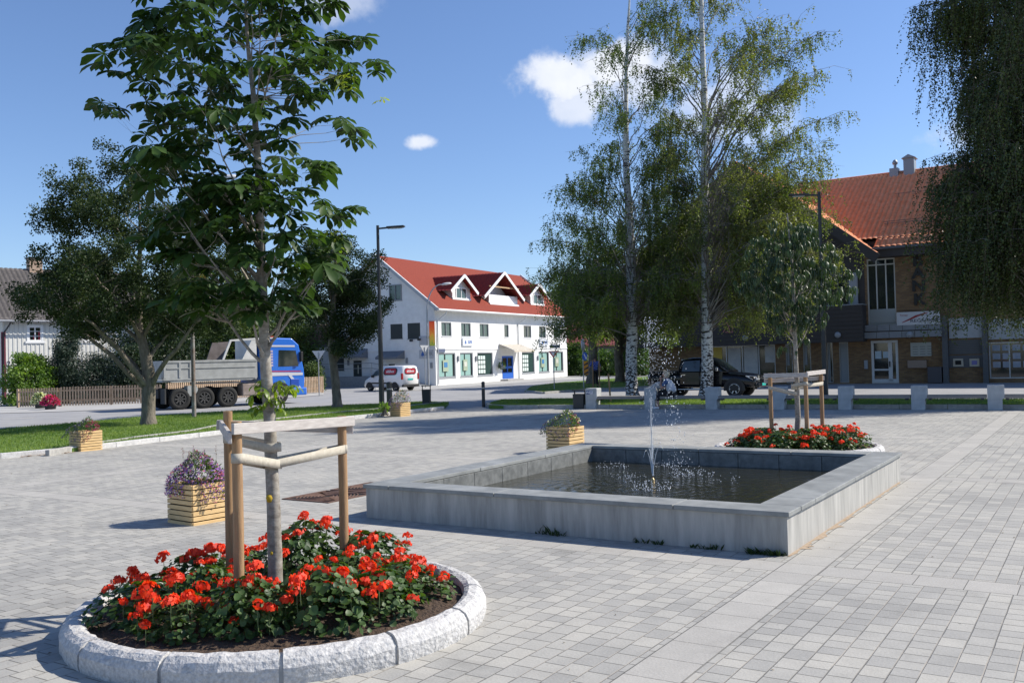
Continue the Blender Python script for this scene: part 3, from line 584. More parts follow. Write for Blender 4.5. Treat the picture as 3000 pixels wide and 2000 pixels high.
def bouquet(c, R, H, label, cols, seed, n=900, nf=420, spikes=0, droop=.25, lop=(0, 0), leafc=((.035, .075, .02), (.11, .17, .05))):
    """mixed summer flowers spilling from a box; c is the centre of the soil surface"""
    random.seed(seed); root = thing('summer_flowers', label, 'flowers', c, 0, 'mixed summer flowers in planter boxes')
    V = []; F = []
    def leaf(V, F, p, l, w, up=.3):
        d = Vector((random.uniform(-1, 1), random.uniform(-1, 1), random.uniform(-.4, 1)+up)).normalized(); s_ = d.cross(Vector((random.random(), random.random(), random.random()))).normalized()*w; b = len(V); V += [p, p+d*l*.5+s_, p+d*l, p+d*l*.5-s_]; F.append((b, b+1, b+2, b+3))
    def pos(shell=.5):
        while True:
            a = random.uniform(0, 6.28); z = random.uniform(-droop, 1); r = R*math.sqrt(max(0.02, 1-max(0, z)**2))*(shell+(1-shell)*random.random()); r *= 1+.15*math.sin(3*a+seed)
            p = Vector((r*math.cos(a)+lop[0]*(.5-z), r*math.sin(a)+lop[1]*(.5-z), z*H*(1+.25*math.sin(2*a+seed))))
            if z < 0 and r < R*.82: continue
            return p
    for _ in range(n): leaf(V, F, pos(.45), random.uniform(.03, .06), random.uniform(.006, .011))
    npmesh('leaves', [tuple(v) for v in V], F, leafmat('box leaf %d' % seed, *leafc, .5), root, np.random.default_rng(seed).random(len(F)))
    for (cc, share, sz, nm, sel) in cols:
        V = []; F = []
        for _ in range(int(nf*share)):
            p = pos(.92)
            if sel and not sel(p/R): continue
            for k in range(3): leaf(V, F, p+Vector([random.uniform(-.008, .008) for _ in range(3)]), sz, sz*.42, .1)
        of_ = npmesh(nm, [tuple(v) for v in V], F, leafmat('petal %s' % nm, cc, tuple(min(1, v*1.35) for v in cc), .6, .3), root, np.random.default_rng(seed+1).random(len(F)))
        of_['kind'] = 'stuff'      # countless tiny blossoms
    if spikes:
        V = []; F = []; mb = MB()
        for _ in range(spikes):
            a = random.uniform(0, 6.28); r = R*random.uniform(.1, .75); q = Vector((r*math.cos(a), r*math.sin(a), H*.8)); hh = random.uniform(.1, .2); mb.tube([q, q+Vector((0, 0, hh))], .002, 4)
            for k in range(9): leaf(V, F, q+Vector((random.uniform(-.01, .01), random.uniform(-.01, .01), hh*(.4+.6*k/8))), .022, .008)
        npmesh('flower_spikes', [tuple(v) for v in V], F, leafmat('petal spike', (.26, .15, .30), (.4, .26, .42), .6), root, np.random.default_rng(3).random(len(F))); mb.build('spike_stems', stemm, root)['kind'] = 'stuff'
    return root
lil = (.28, .15, .55); dkv = (.10, .07, .22); pink = (.52, .14, .36); wh = (.75, .72, .74); mag = (.28, .03, .12)
rz = R_(52); cc = lambda c, s, h: Vector(c)+Vector((math.cos(rz)-math.sin(rz), math.sin(rz)+math.cos(rz), 0))*s/2+Vector((0, 0, h-.02))
C1 = Vector((-3.73, 10.83, 0)); C2 = Vector((-9.73, 21.04, 0)); C4 = Vector((-3.78, 31.2, 0)); C3 = Vector((1.03, 17.85, 0))
planter(C1, .50, .49, 'yellow pine slatted planter box beside the near flower bed')
bouquet(cc(C1, .5, .49), .33, .30, 'lilac and pink summer flowers spilling from the nearest planter box', ((lil, 1.0, .020, 'lilac_flowers', None), (pink, .30, .024, 'pink_flowers', None), (wh, .05, .026, 'white_flowers', None)), 41, 1500, 800, 9, droop=.55)
planter(C2, .50, .47, 'slatted planter box at far left, standing against the granite kerb')
bouquet(cc(C2, .5, .47), .34, .26, 'violet and dark red flowers in the far left planter box', ((dkv, .9, .022, 'violet_flowers', lambda p: p.x < .2), (mag, .8, .026, 'dark_red_flowers', lambda p: p.x > .25), (wh, .06, .02, 'white_flowers', None)), 42, 900, 460, 0, droop=.7, lop=(-.10, -.03))
planter(C3, .52, .52, 'slatted planter box standing right behind the fountain')
bouquet(cc(C3, .52, .52), .36, .27, 'dark violet and pale flowers in the planter box behind the fountain', ((dkv, 1.0, .020, 'violet_flowers', lambda p: p.x < .2), (mag, .35, .022, 'dark_red_flowers', lambda p: p.x > .1), (wh, .10, .03, 'white_flowers', lambda p: p.z > .2)), 43, 1200, 460, 0, droop=.7, lop=(-.10, -.03))
planter(C4, .48, .48, 'slatted planter box beside the dark lamp post at the lawn')
bouquet(cc(C4, .48, .48), .36, .34, 'pale pink and violet flowers in the planter box by the lamp post', ((dkv, .7, .022, 'violet_flowers', lambda p: p.x < .4), (lil, .5, .022, 'lilac_flowers', None), ((.7, .5, .6), .3, .03, 'pale_flowers', lambda p: p.z > .55)), 44, 1000, 460, 0, droop=.7, lop=(-.12, -.03))
# ---------------------------------------------------------------- cast iron tree grates
rust = mat('rusty iron', (.10, .055, .04), .8, .2, c2=(.17, .10, .075), vscale=18, bump=.4, bscale=60)
def grate(u0, v0, s_, label):
    O = Vector((FX, FY, 0))+E1*u0+E2*v0; root = thing('iron_grate', label, 'grate', O, FYAW, 'rusty square iron grates'); mb = MB(); z0, z1 = .021, .034
    mb.box(0, s_, 0, .04, z0, z1); mb.box(0, s_, s_-.04, s_, z0, z1); mb.box(0, .04, .04, s_-.04, z0, z1); mb.box(s_-.04, s_, .04, s_-.04, z0, z1); mb.build('rim', rust, root)
    mb = MB(); c = s_/2
    for k in range(1, 9):
        r = .04+k*.047; pts = []
        for q in range(0, 41):
            a = 2*math.pi*q/40; rr = min(r*(1+.02*math.sin(8*a)), (c-.045)/max(abs(math.cos(a)), abs(math.sin(a)))); pts.append((c+rr*math.cos(a), c+rr*math.sin(a), .027))
        mb.tube(pts, .010, 5, False)
    mb.build('bars', rust, root)
    mb = MB(); mb.box(.04, s_-.04, .04, s_-.04, .0205, .0225); mb.build('underside', dark, root)
    return root
grate(-2.06, .68, .86, 'rusty iron grate in the paving left of the fountain, nearer one'); grate(-2.06, 1.62, .86, 'rusty iron grate in the paving left of the fountain, farther one')
# ---------------------------------------------------------------- concrete bench row
bc = mat('bench concrete', (.36, .37, .37), .85, c2=(.47, .48, .475), vscale=5, bump=.25, bscale=70, detail=8)
wood = mat('bench plank', (.20, .18, .16), .8, c2=(.30, .27, .24), vscale=4, bump=.2, bscale=40, stretch=(1, 14, 14))
px = [(1716, 1760), (1888, 1930), (2067, 2112), (2262, 2304), (2456, 2501), (2670, 2716), (2894, 2944), (3125, 3175)]
posts = []
line0 = G(1716, 1199); line1 = G(2944, 1203); bd = (line1-line0).normalized(); bn = Vector((-bd.y, bd.x, 0)); bdeg = math.atan2(bd.y, bd.x)
def on_line(x):
    d = ray(x, 1200); d = Vector((d.x, d.y, 0)); k = line0.dot(bn)/d.dot(bn); return (d*k-line0).dot(bd)
ordn = ['leftmost', 'second from left', 'third from left', 'fourth from left', 'fifth from left', 'sixth from left', 'seventh from left', 'far right']
for i, (a, b) in enumerate(px):
    s0, s1 = on_line(a), on_line(b)
    s0 = s0; w = .40; h = .74
    root = thing('concrete_block', 'square grey concrete block of the bench row, %s' % ordn[i] if i else 'leftmost grey concrete block of the bench row, with a WiFi sign', 'concrete block', line0+bd*s0, bdeg, 'concrete blocks of the bench row')
    mb = MB(); mb.prism([(0, 0), (w-.02, 0), (w-.02, h-.42), (w+.035, h-.36), (w+.035, h-.02), (w+.015, h), (.015, h), (0, h-.015)], (0, 0, 0), (1, 0, 0), (0, 0, 1), (0, .42, 0)); mb.build('block', bc, root, bevel=.012)
    posts.append(s0)
    if i == 0:
        mb = MB(); mb.box(.04, .30, -.012, -.002, h-.21, h-.08); mb.build('sign_plate', mat('sign navy', (.05, .08, .22), .4), root, bevel=.004)
        mb = MB(); mb.box(.18, .295, -.018, -.0125, h-.20, h-.09); mb.build('sign_field', mat('sign white', (.75, .75, .76), .4), root, bevel=.003)
        text('lettering', 'Wi', .12, MATS['sign white'], root, facM(.105, -.014, h-.145), .002, .002); text('lettering', 'Fi', .11, MATS['sign navy'], root, facM(.237, -.020, h-.145), .002, .002)
for i in range(7):
    a, b = posts[i]+.42, posts[i+1]-.02
    root = thing('bench_beam', 'dark wooden bench beam between the %s and next concrete block' % ordn[i], 'bench', line0+bd*a, bdeg, 'wooden bench beams between concrete blocks')
    mb = MB()
    for k in range(3): mb.box(0, b-a, .03+k*.125, .03+k*.125+.115, .36, .46)
    mb.build('seat', wood, root, bevel=.006)
    for xx in (.05, b-a-.15): q = MB(); q.box(xx, xx+.08, .05, .36, .31, .358); q.build('bracket', mat('steel dark', (.05, .05, .055), .5, .6), root)
# ---------------------------------------------------------------- lamp posts, bins, bollards
dk = mat('charcoal paint', (.028, .029, .031), .45, spec=.5, var=.1, vscale=3)
galv = mat('galvanised', (.38, .39, .40), .45, .6, var=.12, vscale=8)
def modern_lamp(p, h, ax, label, rz=0):
    root = thing('street_lamp', label, 'street lamp', p, rz, 'dark modern lamp posts of the square'); mb = MB()
    mb.tube([(0, 0, 0), (0, 0, 1.2)], [.105, .10], 16); mb.tube([(0, 0, 1.2), (0, 0, h*.55)], [.088, .085], 16); mb.tube([(0, 0, h*.55), (0, 0, h)], [.06, .055], 16); mb.build('pole', dk, root)
    mb = MB(); mb.box(-.16, .16, -.16, .16, 0, .03); mb.build('base_plate', dk, root)
    mb = MB(); mb.bar((0, 0, h-.12), (.42*ax, 0, h-.10), .05, .06); mb.build('arm', dk, root)
    mb = MB(); mb.prism([(.36*ax, -.135), (.36*ax, -.06), (1.02*ax, -.045), (1.04*ax, -.075), (.95*ax, -.12)], (0, -.13, h), (1, 0, 0), (0, 0, 1), (0, .26, 0)); hd = mb.build('lamp_head', dk, root, bevel=.01)
    mb = MB(); mb.box(min(.5*ax, .9*ax), max(.5*ax, .9*ax), -.09, .09, h-.146, h-.128); mb.build('lens', mat('lamp glass', (.5, .52, .52), .2), hd)
    return root
modern_lamp(G(1119, 1206), 6.95, 1, 'tall dark lamp post on the left lawn beside a planter, arm pointing right', R_(-8))
modern_lamp(G(2419, 1182), 7.42, -1, 'tall dark lamp post behind the bench row, arm pointing left', R_(-8))
def old_lamp(p, h, label, reach, rz, z0=0):
    root = thing('street_lamp', label, 'street lamp', p, rz, 'older galvanised street lamps'); mb = MB(); pts = [(0, 0, z0), (0, 0, h*.72)]; rad = [.075, .06]
    for k in range(1, 9): a = math.pi/2*k/8; pts.append((reach*(1-math.cos(a)), 0, h*.72+(h*.26)*math.sin(a))); rad.append(.045)
    mb.tube(pts, rad, 12); mb.build('pole', galv, root)
    mb = MB(); mb.lathe([(0.02, -.07), (.13, -.05), (.16, .02), (.12, .09), (.03, .12)], (0, 0, 0), 16)
    M = Matrix.Translation((reach+.38, 0, h*.98+.02)) @ Matrix.Rotation(R_(-8), 4, 'Y') @ Matrix.Diagonal((2.6, 1, 1, 1)); mb.v = [tuple(M @ Vector(v)) for v in mb.v]; mb.build('lamp_head', mat('lamp head grey', (.55, .56, .57), .4), root)
    return root
L1 = G(1256, 1131); sl1 = old_lamp(L1, 7.6, 'tall galvanised street lamp with an orange banner before the white building', 1.15, R_(20))
def banner(root, x, z0, z1, w, m1='banner'):
    m = MATS.get(m1)
    if m is None:
        m = bpy.data.materials.new(m1); m.use_nodes = True; t = m.node_tree; b = t.nodes['Principled BSDF']; tcn = t.nodes.new('ShaderNodeTexCoord'); sp_ = t.nodes.new('ShaderNodeSeparateXYZ'); t.links.new(tcn.outputs['Generated'], sp_.inputs[0])
        n = t.nodes.new('ShaderNodeTexNoise'); n.inputs['Scale'].default_value = 5; n.inputs['Detail'].default_value = 7; n.inputs['Distortion'].default_value = 2; t.links.new(tcn.outputs['Generated'], n.inputs['Vector'])
        v = mathn(t, 'ADD', sp_.outputs[2], mathn(t, 'MULTIPLY', mathn(t, 'SUBTRACT', n.outputs['Fac'], .5), 1.3)); r = t.nodes.new('ShaderNodeValToRGB'); t.links.new(v, r.inputs[0]); e = r.color_ramp.elements
        e[0].color = (.15, .35, .04, 1); e[1].color = (.75, .06, .02, 1); k = e.new(.14); k.color = (.5, .42, .05, 1); k = e.new(.4); k.color = (.75, .35, .03, 1); k = e.new(.7); k.color = (.78, .13, .02, 1)
        t.links.new(r.outputs[0], b.inputs['Base Color']); b.inputs['Roughness'].default_value = .6; MATS[m1] = m
    mb = MB(); mb.box(x, x+w, -.006, .006, z0, z1); mb.build('banner', m, root)
    mb = MB(); mb.tube([(0, 0, z1+.04), (x+w+.05, 0, z1+.04)], .018, 8); mb.tube([(0, 0, z0-.04), (x+w+.05, 0, z0-.04)], .018, 8); mb.build('banner_arm', galv, root)
banner(sl1, .14, 2.95+.0, 4.75, .42)
L2 = G(569, 1231); sl2 = old_lamp(L2, 8.6, 'old street lamp with a rusty pole on the left lawn, half hidden by the chestnut', .85, R_(15)); banner(sl2, .12, 4.6, 6.3, .42)
for ch in sl2.children:
    if ch.name.startswith('pole'): ch.data.materials[0] = mat('rusty pole', (.30, .30, .30), .7, .3, c2=(.16, .09, .06), vscale=2.5)
def bin_(p, w, h, label, rz=0):
    root = thing('litter_bin', label, 'litter bin', p, rz, 'dark litter bins'); mb = MB(); mb.prism([(-w*.44, 0), (w*.44, 0), (w*.5, h*.82), (-w*.5, h*.82)], (0, -w*.4, 0), (1, 0, 0), (0, 0, 1), (0, w*.8, 0)); mb.build('body', dk, root, bevel=.01)
    mb = MB()
    for x in (-w*.48, w*.48): mb.bar((x, 0, h*.8), (x, 0, h), .03, .05)
    mb.build('lid_bracket', dk, root)
    mb = MB(); mb.box(-w*.54, w*.54, -w*.44, w*.44, h, h+.035); mb.build('lid', dk, root, bevel=.008); return root
p = G(1250, 1183, .11); bin_(Vector((p.x, p.y, .11)), .34, .72, 'dark litter bin at the end of the left lawn', R_(-6))
p = line0-bd*.28+bn*.15; bin_(p, .42, .66, 'dark litter bin at the left end of the bench row', bdeg)
def bollard(p, h, r, label):
    root = thing('bollard', label, 'bollard', p, 0, 'black bollards'); mb = MB(); mb.tube([(0, 0, 0), (0, 0, h)], [r, r], 16); mb.build('shaft', dk, root); mb = MB(); mb.lathe([(r, h-.01), (r*1.08, h), (r*1.0, h+.05), (r*.5, h+.07), (0.001, h+.075)], (0, 0, 0), 16); mb.build('cap', dk, root)
    mb = MB(); mb.lathe([(r+.002, h-.2), (r+.002, h-.16)], (0, 0, 0), 16); mb.build('band', galv, root); return root
bollard(G(1417, 1193), .93, .065, 'black bollard in the opening between the two lawns')
p = G(1142, 1205, .11); bollard(Vector((p.x, p.y, .1)), .98, .10, 'thick black bollard on the left lawn behind the planter')
# ---------------------------------------------------------------- traffic signs
sb = mat('sign back', (.52, .53, .54), .5, .3); sw = mat('sign white', (.75, .75, .76)); sr = mat('sign red', (.55, .03, .03), .4)
def yield_sign(p, h, s_, label, rz, front=False, tilt=0):
    """a triangular give-way plate, point down; local -Y is the printed face"""
    root = thing('give_way_sign', label, 'traffic sign', p, rz, 'triangular give way signs'); mb = MB(); mb.tube([(0, .03, 0), (0, .03, h+.05)], .03, 10); mb.build('pole', galv, root)
    tri = lambda k: [(-s_/2*k, h+s_*.43*k*.5+.0), (s_/2*k, h+s_*.43*k*.5), (0, h-s_*.43*k*1.0-.04*k)]
    mb = MB(); mb.prism(tri(1), (0, -.012, 0), (1, 0, 0), (0, 0, 1), (0, .018, 0)); mb.build('plate', sb, root)
    mb = MB(); mb.prism(tri(.99), (0, -.0165, 0), (1, 0, 0), (0, 0, 1), (0, .004, 0)); f = mb.build('red_border', sr, root)
    mb = MB(); mb.prism(tri(.62), (0, -.021, 0), (1, 0, 0), (0, 0, 1), (0, .004, 0)); mb.build('white_field', sw, f)
    return root
p = G(936, 1160); yield_sign(p, 2.42, .80, 'give way sign seen from behind, beside the end of the picket fence', R_(180-12))
p = G(1246, 1136); yield_sign(p, 2.75, .82, 'give way sign seen from behind and turned aside, by the banner lamp', R_(180+50))
p = G(1624, 1140, .1); y3 = yield_sign(Vector((p.x, p.y, .1)), 2.0, .56, 'red edged give way sign facing the square on the traffic island', R_(-4))
mb = MB(); mb.box(-.20, .38, -.012, .0, 2.28, 2.42); q_ = mb.build('name_plate', mat('street plate', (.10, .12, .19), .5), y3)
p = G(1711, 1137, .1); r_ = thing('direction_sign', 'sign pole with a blue arrow disc and orange striped panel on the island', 'traffic sign', Vector((p.x, p.y, .1)), R_(10))
mb = MB(); mb.tube([(0, .03, 0), (0, .03, 2.75)], .03, 10); mb.build('pole', galv, r_)
mb = MB(); mb.prism([(.24*math.cos(a)*.6+.09, 1.78+.24*math.sin(a)) for a in np.linspace(0, 6.28, 19)[:-1]], (0, -.02, 0), (1, 0, 0), (0, 0, 1), (0, .02, 0)); bd_ = mb.build('blue_disc', mat('sign blue', (.03, .12, .50), .4), r_)
mb = MB(); mb.prism([(.02, 1.9), (.06, 1.93), (.16, 1.72), (.2, 1.76), (.19, 1.62), (.08, 1.66), (.12, 1.69)], (0, -.025, 0), (1, 0, 0), (0, 0, 1), (0, .004, 0)); mb.build('arrow', sw, bd_)
mb = MB(); mb.box(.02, .26, -.02, 0, .75, 1.50); op = mb.build('marker_panel', mat('sign orange', (.65, .26, .02), .5), r_)
mb = MB()
for z in (.82, 1.07, 1.32): mb.prism([(.02, z), (.26, z+.14), (.26, z+.02), (.02, z-.07)], (0, -.024, 0), (1, 0, 0), (0, 0, 1), (0, .003, 0))
mb.build('stripes', dk, op)
mb = MB(); mb.lathe([(.01, -.02), (.34, -.02), (.34, .02), (.01, .02)], (0, 0, 0), 20); M = Matrix.Translation((0, -.01, 2.42)) @ Matrix.Rotation(R_(60), 4, 'Z') @ Matrix.Rotation(math.pi/2, 4, 'X'); mb.v = [tuple(M @ Vector(v)) for v in mb.v]; mb.build('round_sign', sb, r_)
# ================================================================ buildings
class Fac:
    def __init__(s, root, plane, M=Matrix.Identity(4)): s.root, s.p, s.M = root, plane, M
    def b(s, mb, name, m, parent=None, bevel=0):
        mb.v = [tuple(s.M @ Vector(v)) for v in mb.v]; return mb.build(name, m, parent or s.root, bevel)
    def box(s, name, m, x0, x1, y0, y1, z0, z1, parent=None, bevel=0):
        mb = MB(); mb.box(min(x0, x1), max(x0, x1), min(y0, y1), max(y0, y1), min(z0, z1), max(z0, z1)); return s.b(mb, name, m, parent, bevel)
    def rect(s, px0, py0, px1, py1, depth=0):      # reference pixels -> x0,x1,z0,z1 on this facade
        a = s.p.q(px0, (py0+py1)/2, depth); c = s.p.q(px1, (py0+py1)/2, depth); t = s.p.q((px0+px1)/2, py0, depth); u = s.p.q((px0+px1)/2, py1, depth); return a[0], c[0], u[1], t[1]
    def wall(s, name, m, x0, x1, z0, z1, holes, y=0, rev=.14):
        xs = sorted({x0, x1, *[h[0] for h in holes], *[h[1] for h in holes]}); zs = sorted({z0, z1, *[h[2] for h in holes], *[h[3] for h in holes]}); mb = MB()
        for xa, xb in zip(xs, xs[1:]):
            for za, zb in zip(zs, zs[1:]):
                cx, cz = (xa+xb)/2, (za+zb)/2
                if any(h[0] < cx < h[1] and h[2] < cz < h[3] for h in holes): continue
                mb.add([(xa, y, za), (xb, y, za), (xb, y, zb), (xa, y, zb)], [(0, 1, 2, 3)])
        for h in holes:
            a, b_, c, d = h[:4]; mb.add([(a, y, c), (b_, y, c), (b_, y, d), (a, y, d), (a, y+rev, c), (b_, y+rev, c), (b_, y+rev, d), (a, y+rev, d)], [(0, 4, 5, 1), (1, 5, 6, 2), (2, 6, 7, 3), (3, 7, 4, 0)])
        me_v = [tuple(s.M @ Vector(v)) for v in mb.v]; me = bpy.data.meshes.new(name); me.from_pydata(me_v, [], mb.f); me.update(); return put(name, me, s.root, m)
    def window(s, r, fm, gm_, y=.06, nx=2, nz=1, fw=.06, sill=None, name='window', bars=.03):
        x0, x1, z0, z1 = r; mb = MB(); mb.box(x0, x1, y-.03, y+.03, z0, z0+fw); mb.box(x0, x1, y-.03, y+.03, z1-fw, z1); mb.box(x0, x0+fw, y-.03, y+.03, z0+fw, z1-fw); mb.box(x1-fw, x1, y-.03, y+.03, z0+fw, z1-fw)
        for i in range(1, nx): x = x0+(x1-x0)*i/nx; mb.box(x-fw*.45, x+fw*.45, y-.026, y+.026, z0+fw, z1-fw)
        for j in range(1, nz):
            z = z0+(z1-z0)*j/nz
            for i in range(nx): xa = x0+(x1-x0)*i/nx+fw; xb = x0+(x1-x0)*(i+1)/nx-fw; mb.box(xa-fw*.4, xb+fw*.4, y-.02, y+.02, z-bars/2, z+bars/2)
        w = s.b(mb, name, fm); q = MB(); q.box(x0+.01, x1-.01, y+.034, y+.042, z0+.01, z1-.01); s.b(q, 'pane', gm_, w)
        if sill: q = MB(); q.box(x0-.05, x1+.05, -.05, .02, z0-.05, z0-.004); s.b(q, 'sill', sill, w)
        return w
    def text(s, name, st, size, m, x, z, y=-.02, parent=None, **k): return text(name, st, size, m, parent or s.root, s.M @ facM(x, y, z), **k)
def tile_roof(root, name, m, O, X, Y, w, l, tw, tl, amp=.05, step=.035, res=5):
    """pantiles: corrugated across, stepped down the slope. O = lower left corner, X along eave, Y up the slope"""
    O, X, Y = Vector(O), Vector(X).normalized(), Vector(Y).normalized(); Nn = X.cross(Y).normalized(); nx_ = max(2, int(w/tw)); ny_ = max(1, int(l/tl)); V = []; F = []; cols_ = nx_*res+1
    prof = [amp*(abs(math.sin(math.pi*((i % res)/res)))**.7) for i in range(cols_)]; rows = []
    for j in range(ny_):
        for (f, up) in ((0.0, step), (1.0, 0.0)):
            rows.append((j+f, up))
    for (yy, up) in rows:
        for i in range(cols_): V.append(tuple(O+X*(w*i/(cols_-1))+Y*(l*yy/ny_)+Nn*(prof[i]+up)))
    for j in range(len(rows)-1):
        for i in range(cols_-1): F.append((j*cols_+i, j*cols_+i+1, (j+1)*cols_+i+1, (j+1)*cols_+i))
    return npmesh(name, V, F, m, root)
glass = mat('dark glass', (.015, .022, .024), .06, spec=.8); glassg = mat('greenish glass', (.04, .075, .07), .06, spec=.8); teal = mat('teal blind', (.25, .42, .38), .6)
stucco = mat('white render', (.80, .80, .79), .9, var=.05, vscale=2.2, bump=.25, bscale=30); greyf = mat('grey frame', (.24, .26, .28), .5); whitep = mat('white paint', (.82, .82, .81), .5)
# ---- white building with red roof
A = G(1278, 1129.8); PW = Plane(A, 62); WB = thing('commercial_building', 'white two storey building with red roof, three dormers and shop windows', 'building', A, R_(62))
FW_ = Fac(WB, PW); LEN = PW.q(1662, 1104)[0]; LEN = 23.2; DEP = 10.0; EZ = 5.55; RZ = 9.75
GM = Matrix(((0, 1, 0, 0), (-1, 0, 0, DEP), (0, 0, 1, 0), (0, 0, 0, 1))); PG = Plane(PW.A+PW.n*DEP, 62-90); FG = Fac(WB, PG, GM)
z3 = lambda x, y: (1050+x/3.1357, 720+y/3.136)
def rz3(F, a, b, c, d, depth=0): p, q = z3(a, b), z3(c, d); return F.rect(p[0], p[1], q[0], q[1], depth)
shop = [rz3(FW_, *k) for k in ((738, 985, 893, 1202), (935, 980, 1053, 1195), (1094, 980, 1235, 1185), (1503, 975, 1618, 1168), (1656, 970, 1752, 1165), (1785, 970, 1882, 1160))]
upw = [rz3(FW_, *k) for k in ((762, 706, 855, 832), (944, 710, 1032, 832), (1114, 716, 1197, 836), (1340, 722, 1381, 842), (1518, 730, 1588, 844), (1660, 740, 1722, 846), (1795, 745, 1857, 848))]
zt = sum(s_[3] for s_ in shop)/6; zb = sum(s_[2] for s_ in shop)/6; shop = [(a, b, zb, zt) for a, b, c, d in shop]
zt = sum(s_[3] for s_ in upw)/7; zb_ = sum(s_[2] for s_ in upw)/7; upw = [(a, b, zb_, zt) for a, b, c, d in upw]
dr = rz3(FW_, 1320, 1010, 1425, 1212); dr = (dr[0], dr[1], .18, 2.1)
FW_.wall('wall', stucco, 0, LEN, 0, EZ+.5, shop+upw+[dr])
GH = 0
gw = [FG.rect(1144, 949, 1179, 992), FG.rect(1194, 946, 1231, 992), FG.rect(985, 1047, 1008, 1085), FG.rect(1139, 1066, 1157, 1086)]
gd = FG.rect(1036, 1056, 1060, 1122)
FG.wall('gable_wall', stucco, 0, DEP, -.3, EZ+.5, gw+[(gd[0], gd[1], gd[2], gd[3])])
mb = MB(); mb.add([(0, 0, EZ+.5), (DEP, 0, EZ+.5), (DEP/2, 0, RZ)], [(0, 1, 2)]); FG.b(mb, 'gable_wall', stucco)
mb = MB(); mb.box(.01, LEN-.01, .3, DEP, -.2, EZ+.3); mb.prism([(0.3, EZ+.3), (DEP-.1, EZ+.3), (DEP/2, RZ-.3)], (LEN-.02, 0, 0), (0, 1, 0), (0, 0, 1), (.015, 0, 0)); FW_.b(mb, 'core', mat('interior dark', (.05, .06, .06), .9))
for i, r in enumerate(shop):
    w = FW_.window(r, greyf, glassg if i in (2, 3) else glass, nx=1, fw=.08, sill=greyf, name='shop_window')
    x0, x1, z0, z1 = r; wd = x1-x0
    if i in (0, 1, 4, 5):
        q = MB(); q.box(x0+.09, x0+wd*.36, .08, .088, z0+.09, z1-.1); q.box(x0+wd*.45, x0+wd*.86, .08, .088, z0+.09, z1-.1); FW_.b(q, 'blind', teal, w)
        q = MB(); q.box(x0+wd*.25, x0+wd*.57, -.0, .02, z0+(z1-z0)*.25, z0+(z1-z0)*.72); FW_.b(q, 'display_board', mat('board green', (.35, .42, .30), .5), w)
        q = MB(); q.box(x0+wd*.31, x0+wd*.51, -.012, -.002, z0+(z1-z0)*.42, z0+(z1-z0)*.62); FW_.b(q, 'poster', mat('poster blue' if i in (0, 4) else 'poster pale', (.05, .2, .42) if i in (0, 4) else (.6, .6, .52), .5), w)
    else:
        q = MB()
        for a_ in range(3):
            for b_ in range(4): q.box(x0+wd*(.08+a_*.155), x0+wd*(.205+a_*.155), .03, .036, z0+(z1-z0)*(.10+b_*.2), z0+(z1-z0)*(.26+b_*.2))
        FW_.b(q, 'notices', mat('paper', (.62, .72, .68), .6), w)
for r in upw: FW_.window(r, greyf, glassg, nx=1 if r[1]-r[0] < 1.1 and r == upw[3] else 2, sill=whitep)
for r in gw[:2]: FG.window(r, greyf, glassg, nx=2, sill=greyf)
FG.window(gw[2], greyf, glass, nx=1, sill=greyf); FG.window(gw[3], dark, glass, nx=1)
r = FG.rect(1141, 834, 1177, 880); FG.window(r, greyf, glassg, y=-.04, nx=2, sill=greyf)
blue = mat('blue door paint', (.02, .12, .52), .4); dblue = mat('dark blue door', (.015, .045, .20), .4)
d = FW_.window(dr, blue, glass, y=.06, nx=2, nz=2, fw=.16, bars=.2, name='door'); FW_.box('kick_panel', blue, dr[0]+.1, dr[1]-.1, .0, .03, dr[2]+.05, dr[2]+.55, d)
FW_.box('step', mat('step stone', (.35, .34, .33), .9), dr[0]-.3, dr[1]+.5, -.7, -.003, .0, .16)
d = FG.box('door', dblue, gd[0]+.01, gd[1]-.01, .04, .09, gd[2], gd[3]-.01); FG.box('door_pane', mat('pale pane', (.5, .5, .42), .4), (gd[0]+gd[1])/2, gd[1]-.3, .0, .038, gd[2]+(gd[3]-gd[2])*.42, gd[3]-.35, d)
# string course, eave fascia, roof
sc = (PW.q(1278, 1021.3)[1]+PW.q(1649, 1020)[1])/2
FW_.box('string_course', whitep, -.04, LEN, -.05, -.002, sc-.06, sc+.06); FG.box('string_course', stucco, 0, DEP+.0, -.05, -.002, sc-.06, sc+.06)
shing = mat('red shingles', (.17, .024, .012), .95, c2=(.27, .046, .022), vscale=14, bump=.4, bscale=25, detail=9)
OV = .55; sl_ = (RZ+.12-EZ)/(DEP/2+OV); zr = lambda y: EZ+.12+(y+OV)*sl_
mb = MB()
for sgn in (1, -1):
    yy = (lambda y: y) if sgn == 1 else (lambda y: DEP-y)
    mb.add([(-.35, yy(-OV), EZ+.12), (LEN+.3, yy(-OV), EZ+.12), (LEN+.3, DEP/2, zr(DEP/2)), (-.35, DEP/2, zr(DEP/2)), (-.35, yy(-OV), EZ), (LEN+.3, yy(-OV), EZ), (LEN+.3, DEP/2, zr(DEP/2)-.12), (-.35, DEP/2, zr(DEP/2)-.12)], [(0, 1, 2, 3), (7, 6, 5, 4), (0, 4, 5, 1), (1, 5, 6, 2), (3, 7, 4, 0)])
roof = FW_.b(mb, 'roof', shing)
mb = MB(); mb.bar((-.40, -OV, EZ+.03), (-.40, DEP/2, zr(DEP/2)-.05), .06, .26); mb.bar((-.40, DEP/2, zr(DEP/2)-.05), (-.40, DEP+OV, EZ+.03), .06, .26); FW_.b(mb, 'barge_board', mat('grey barge', (.42, .44, .47), .6))
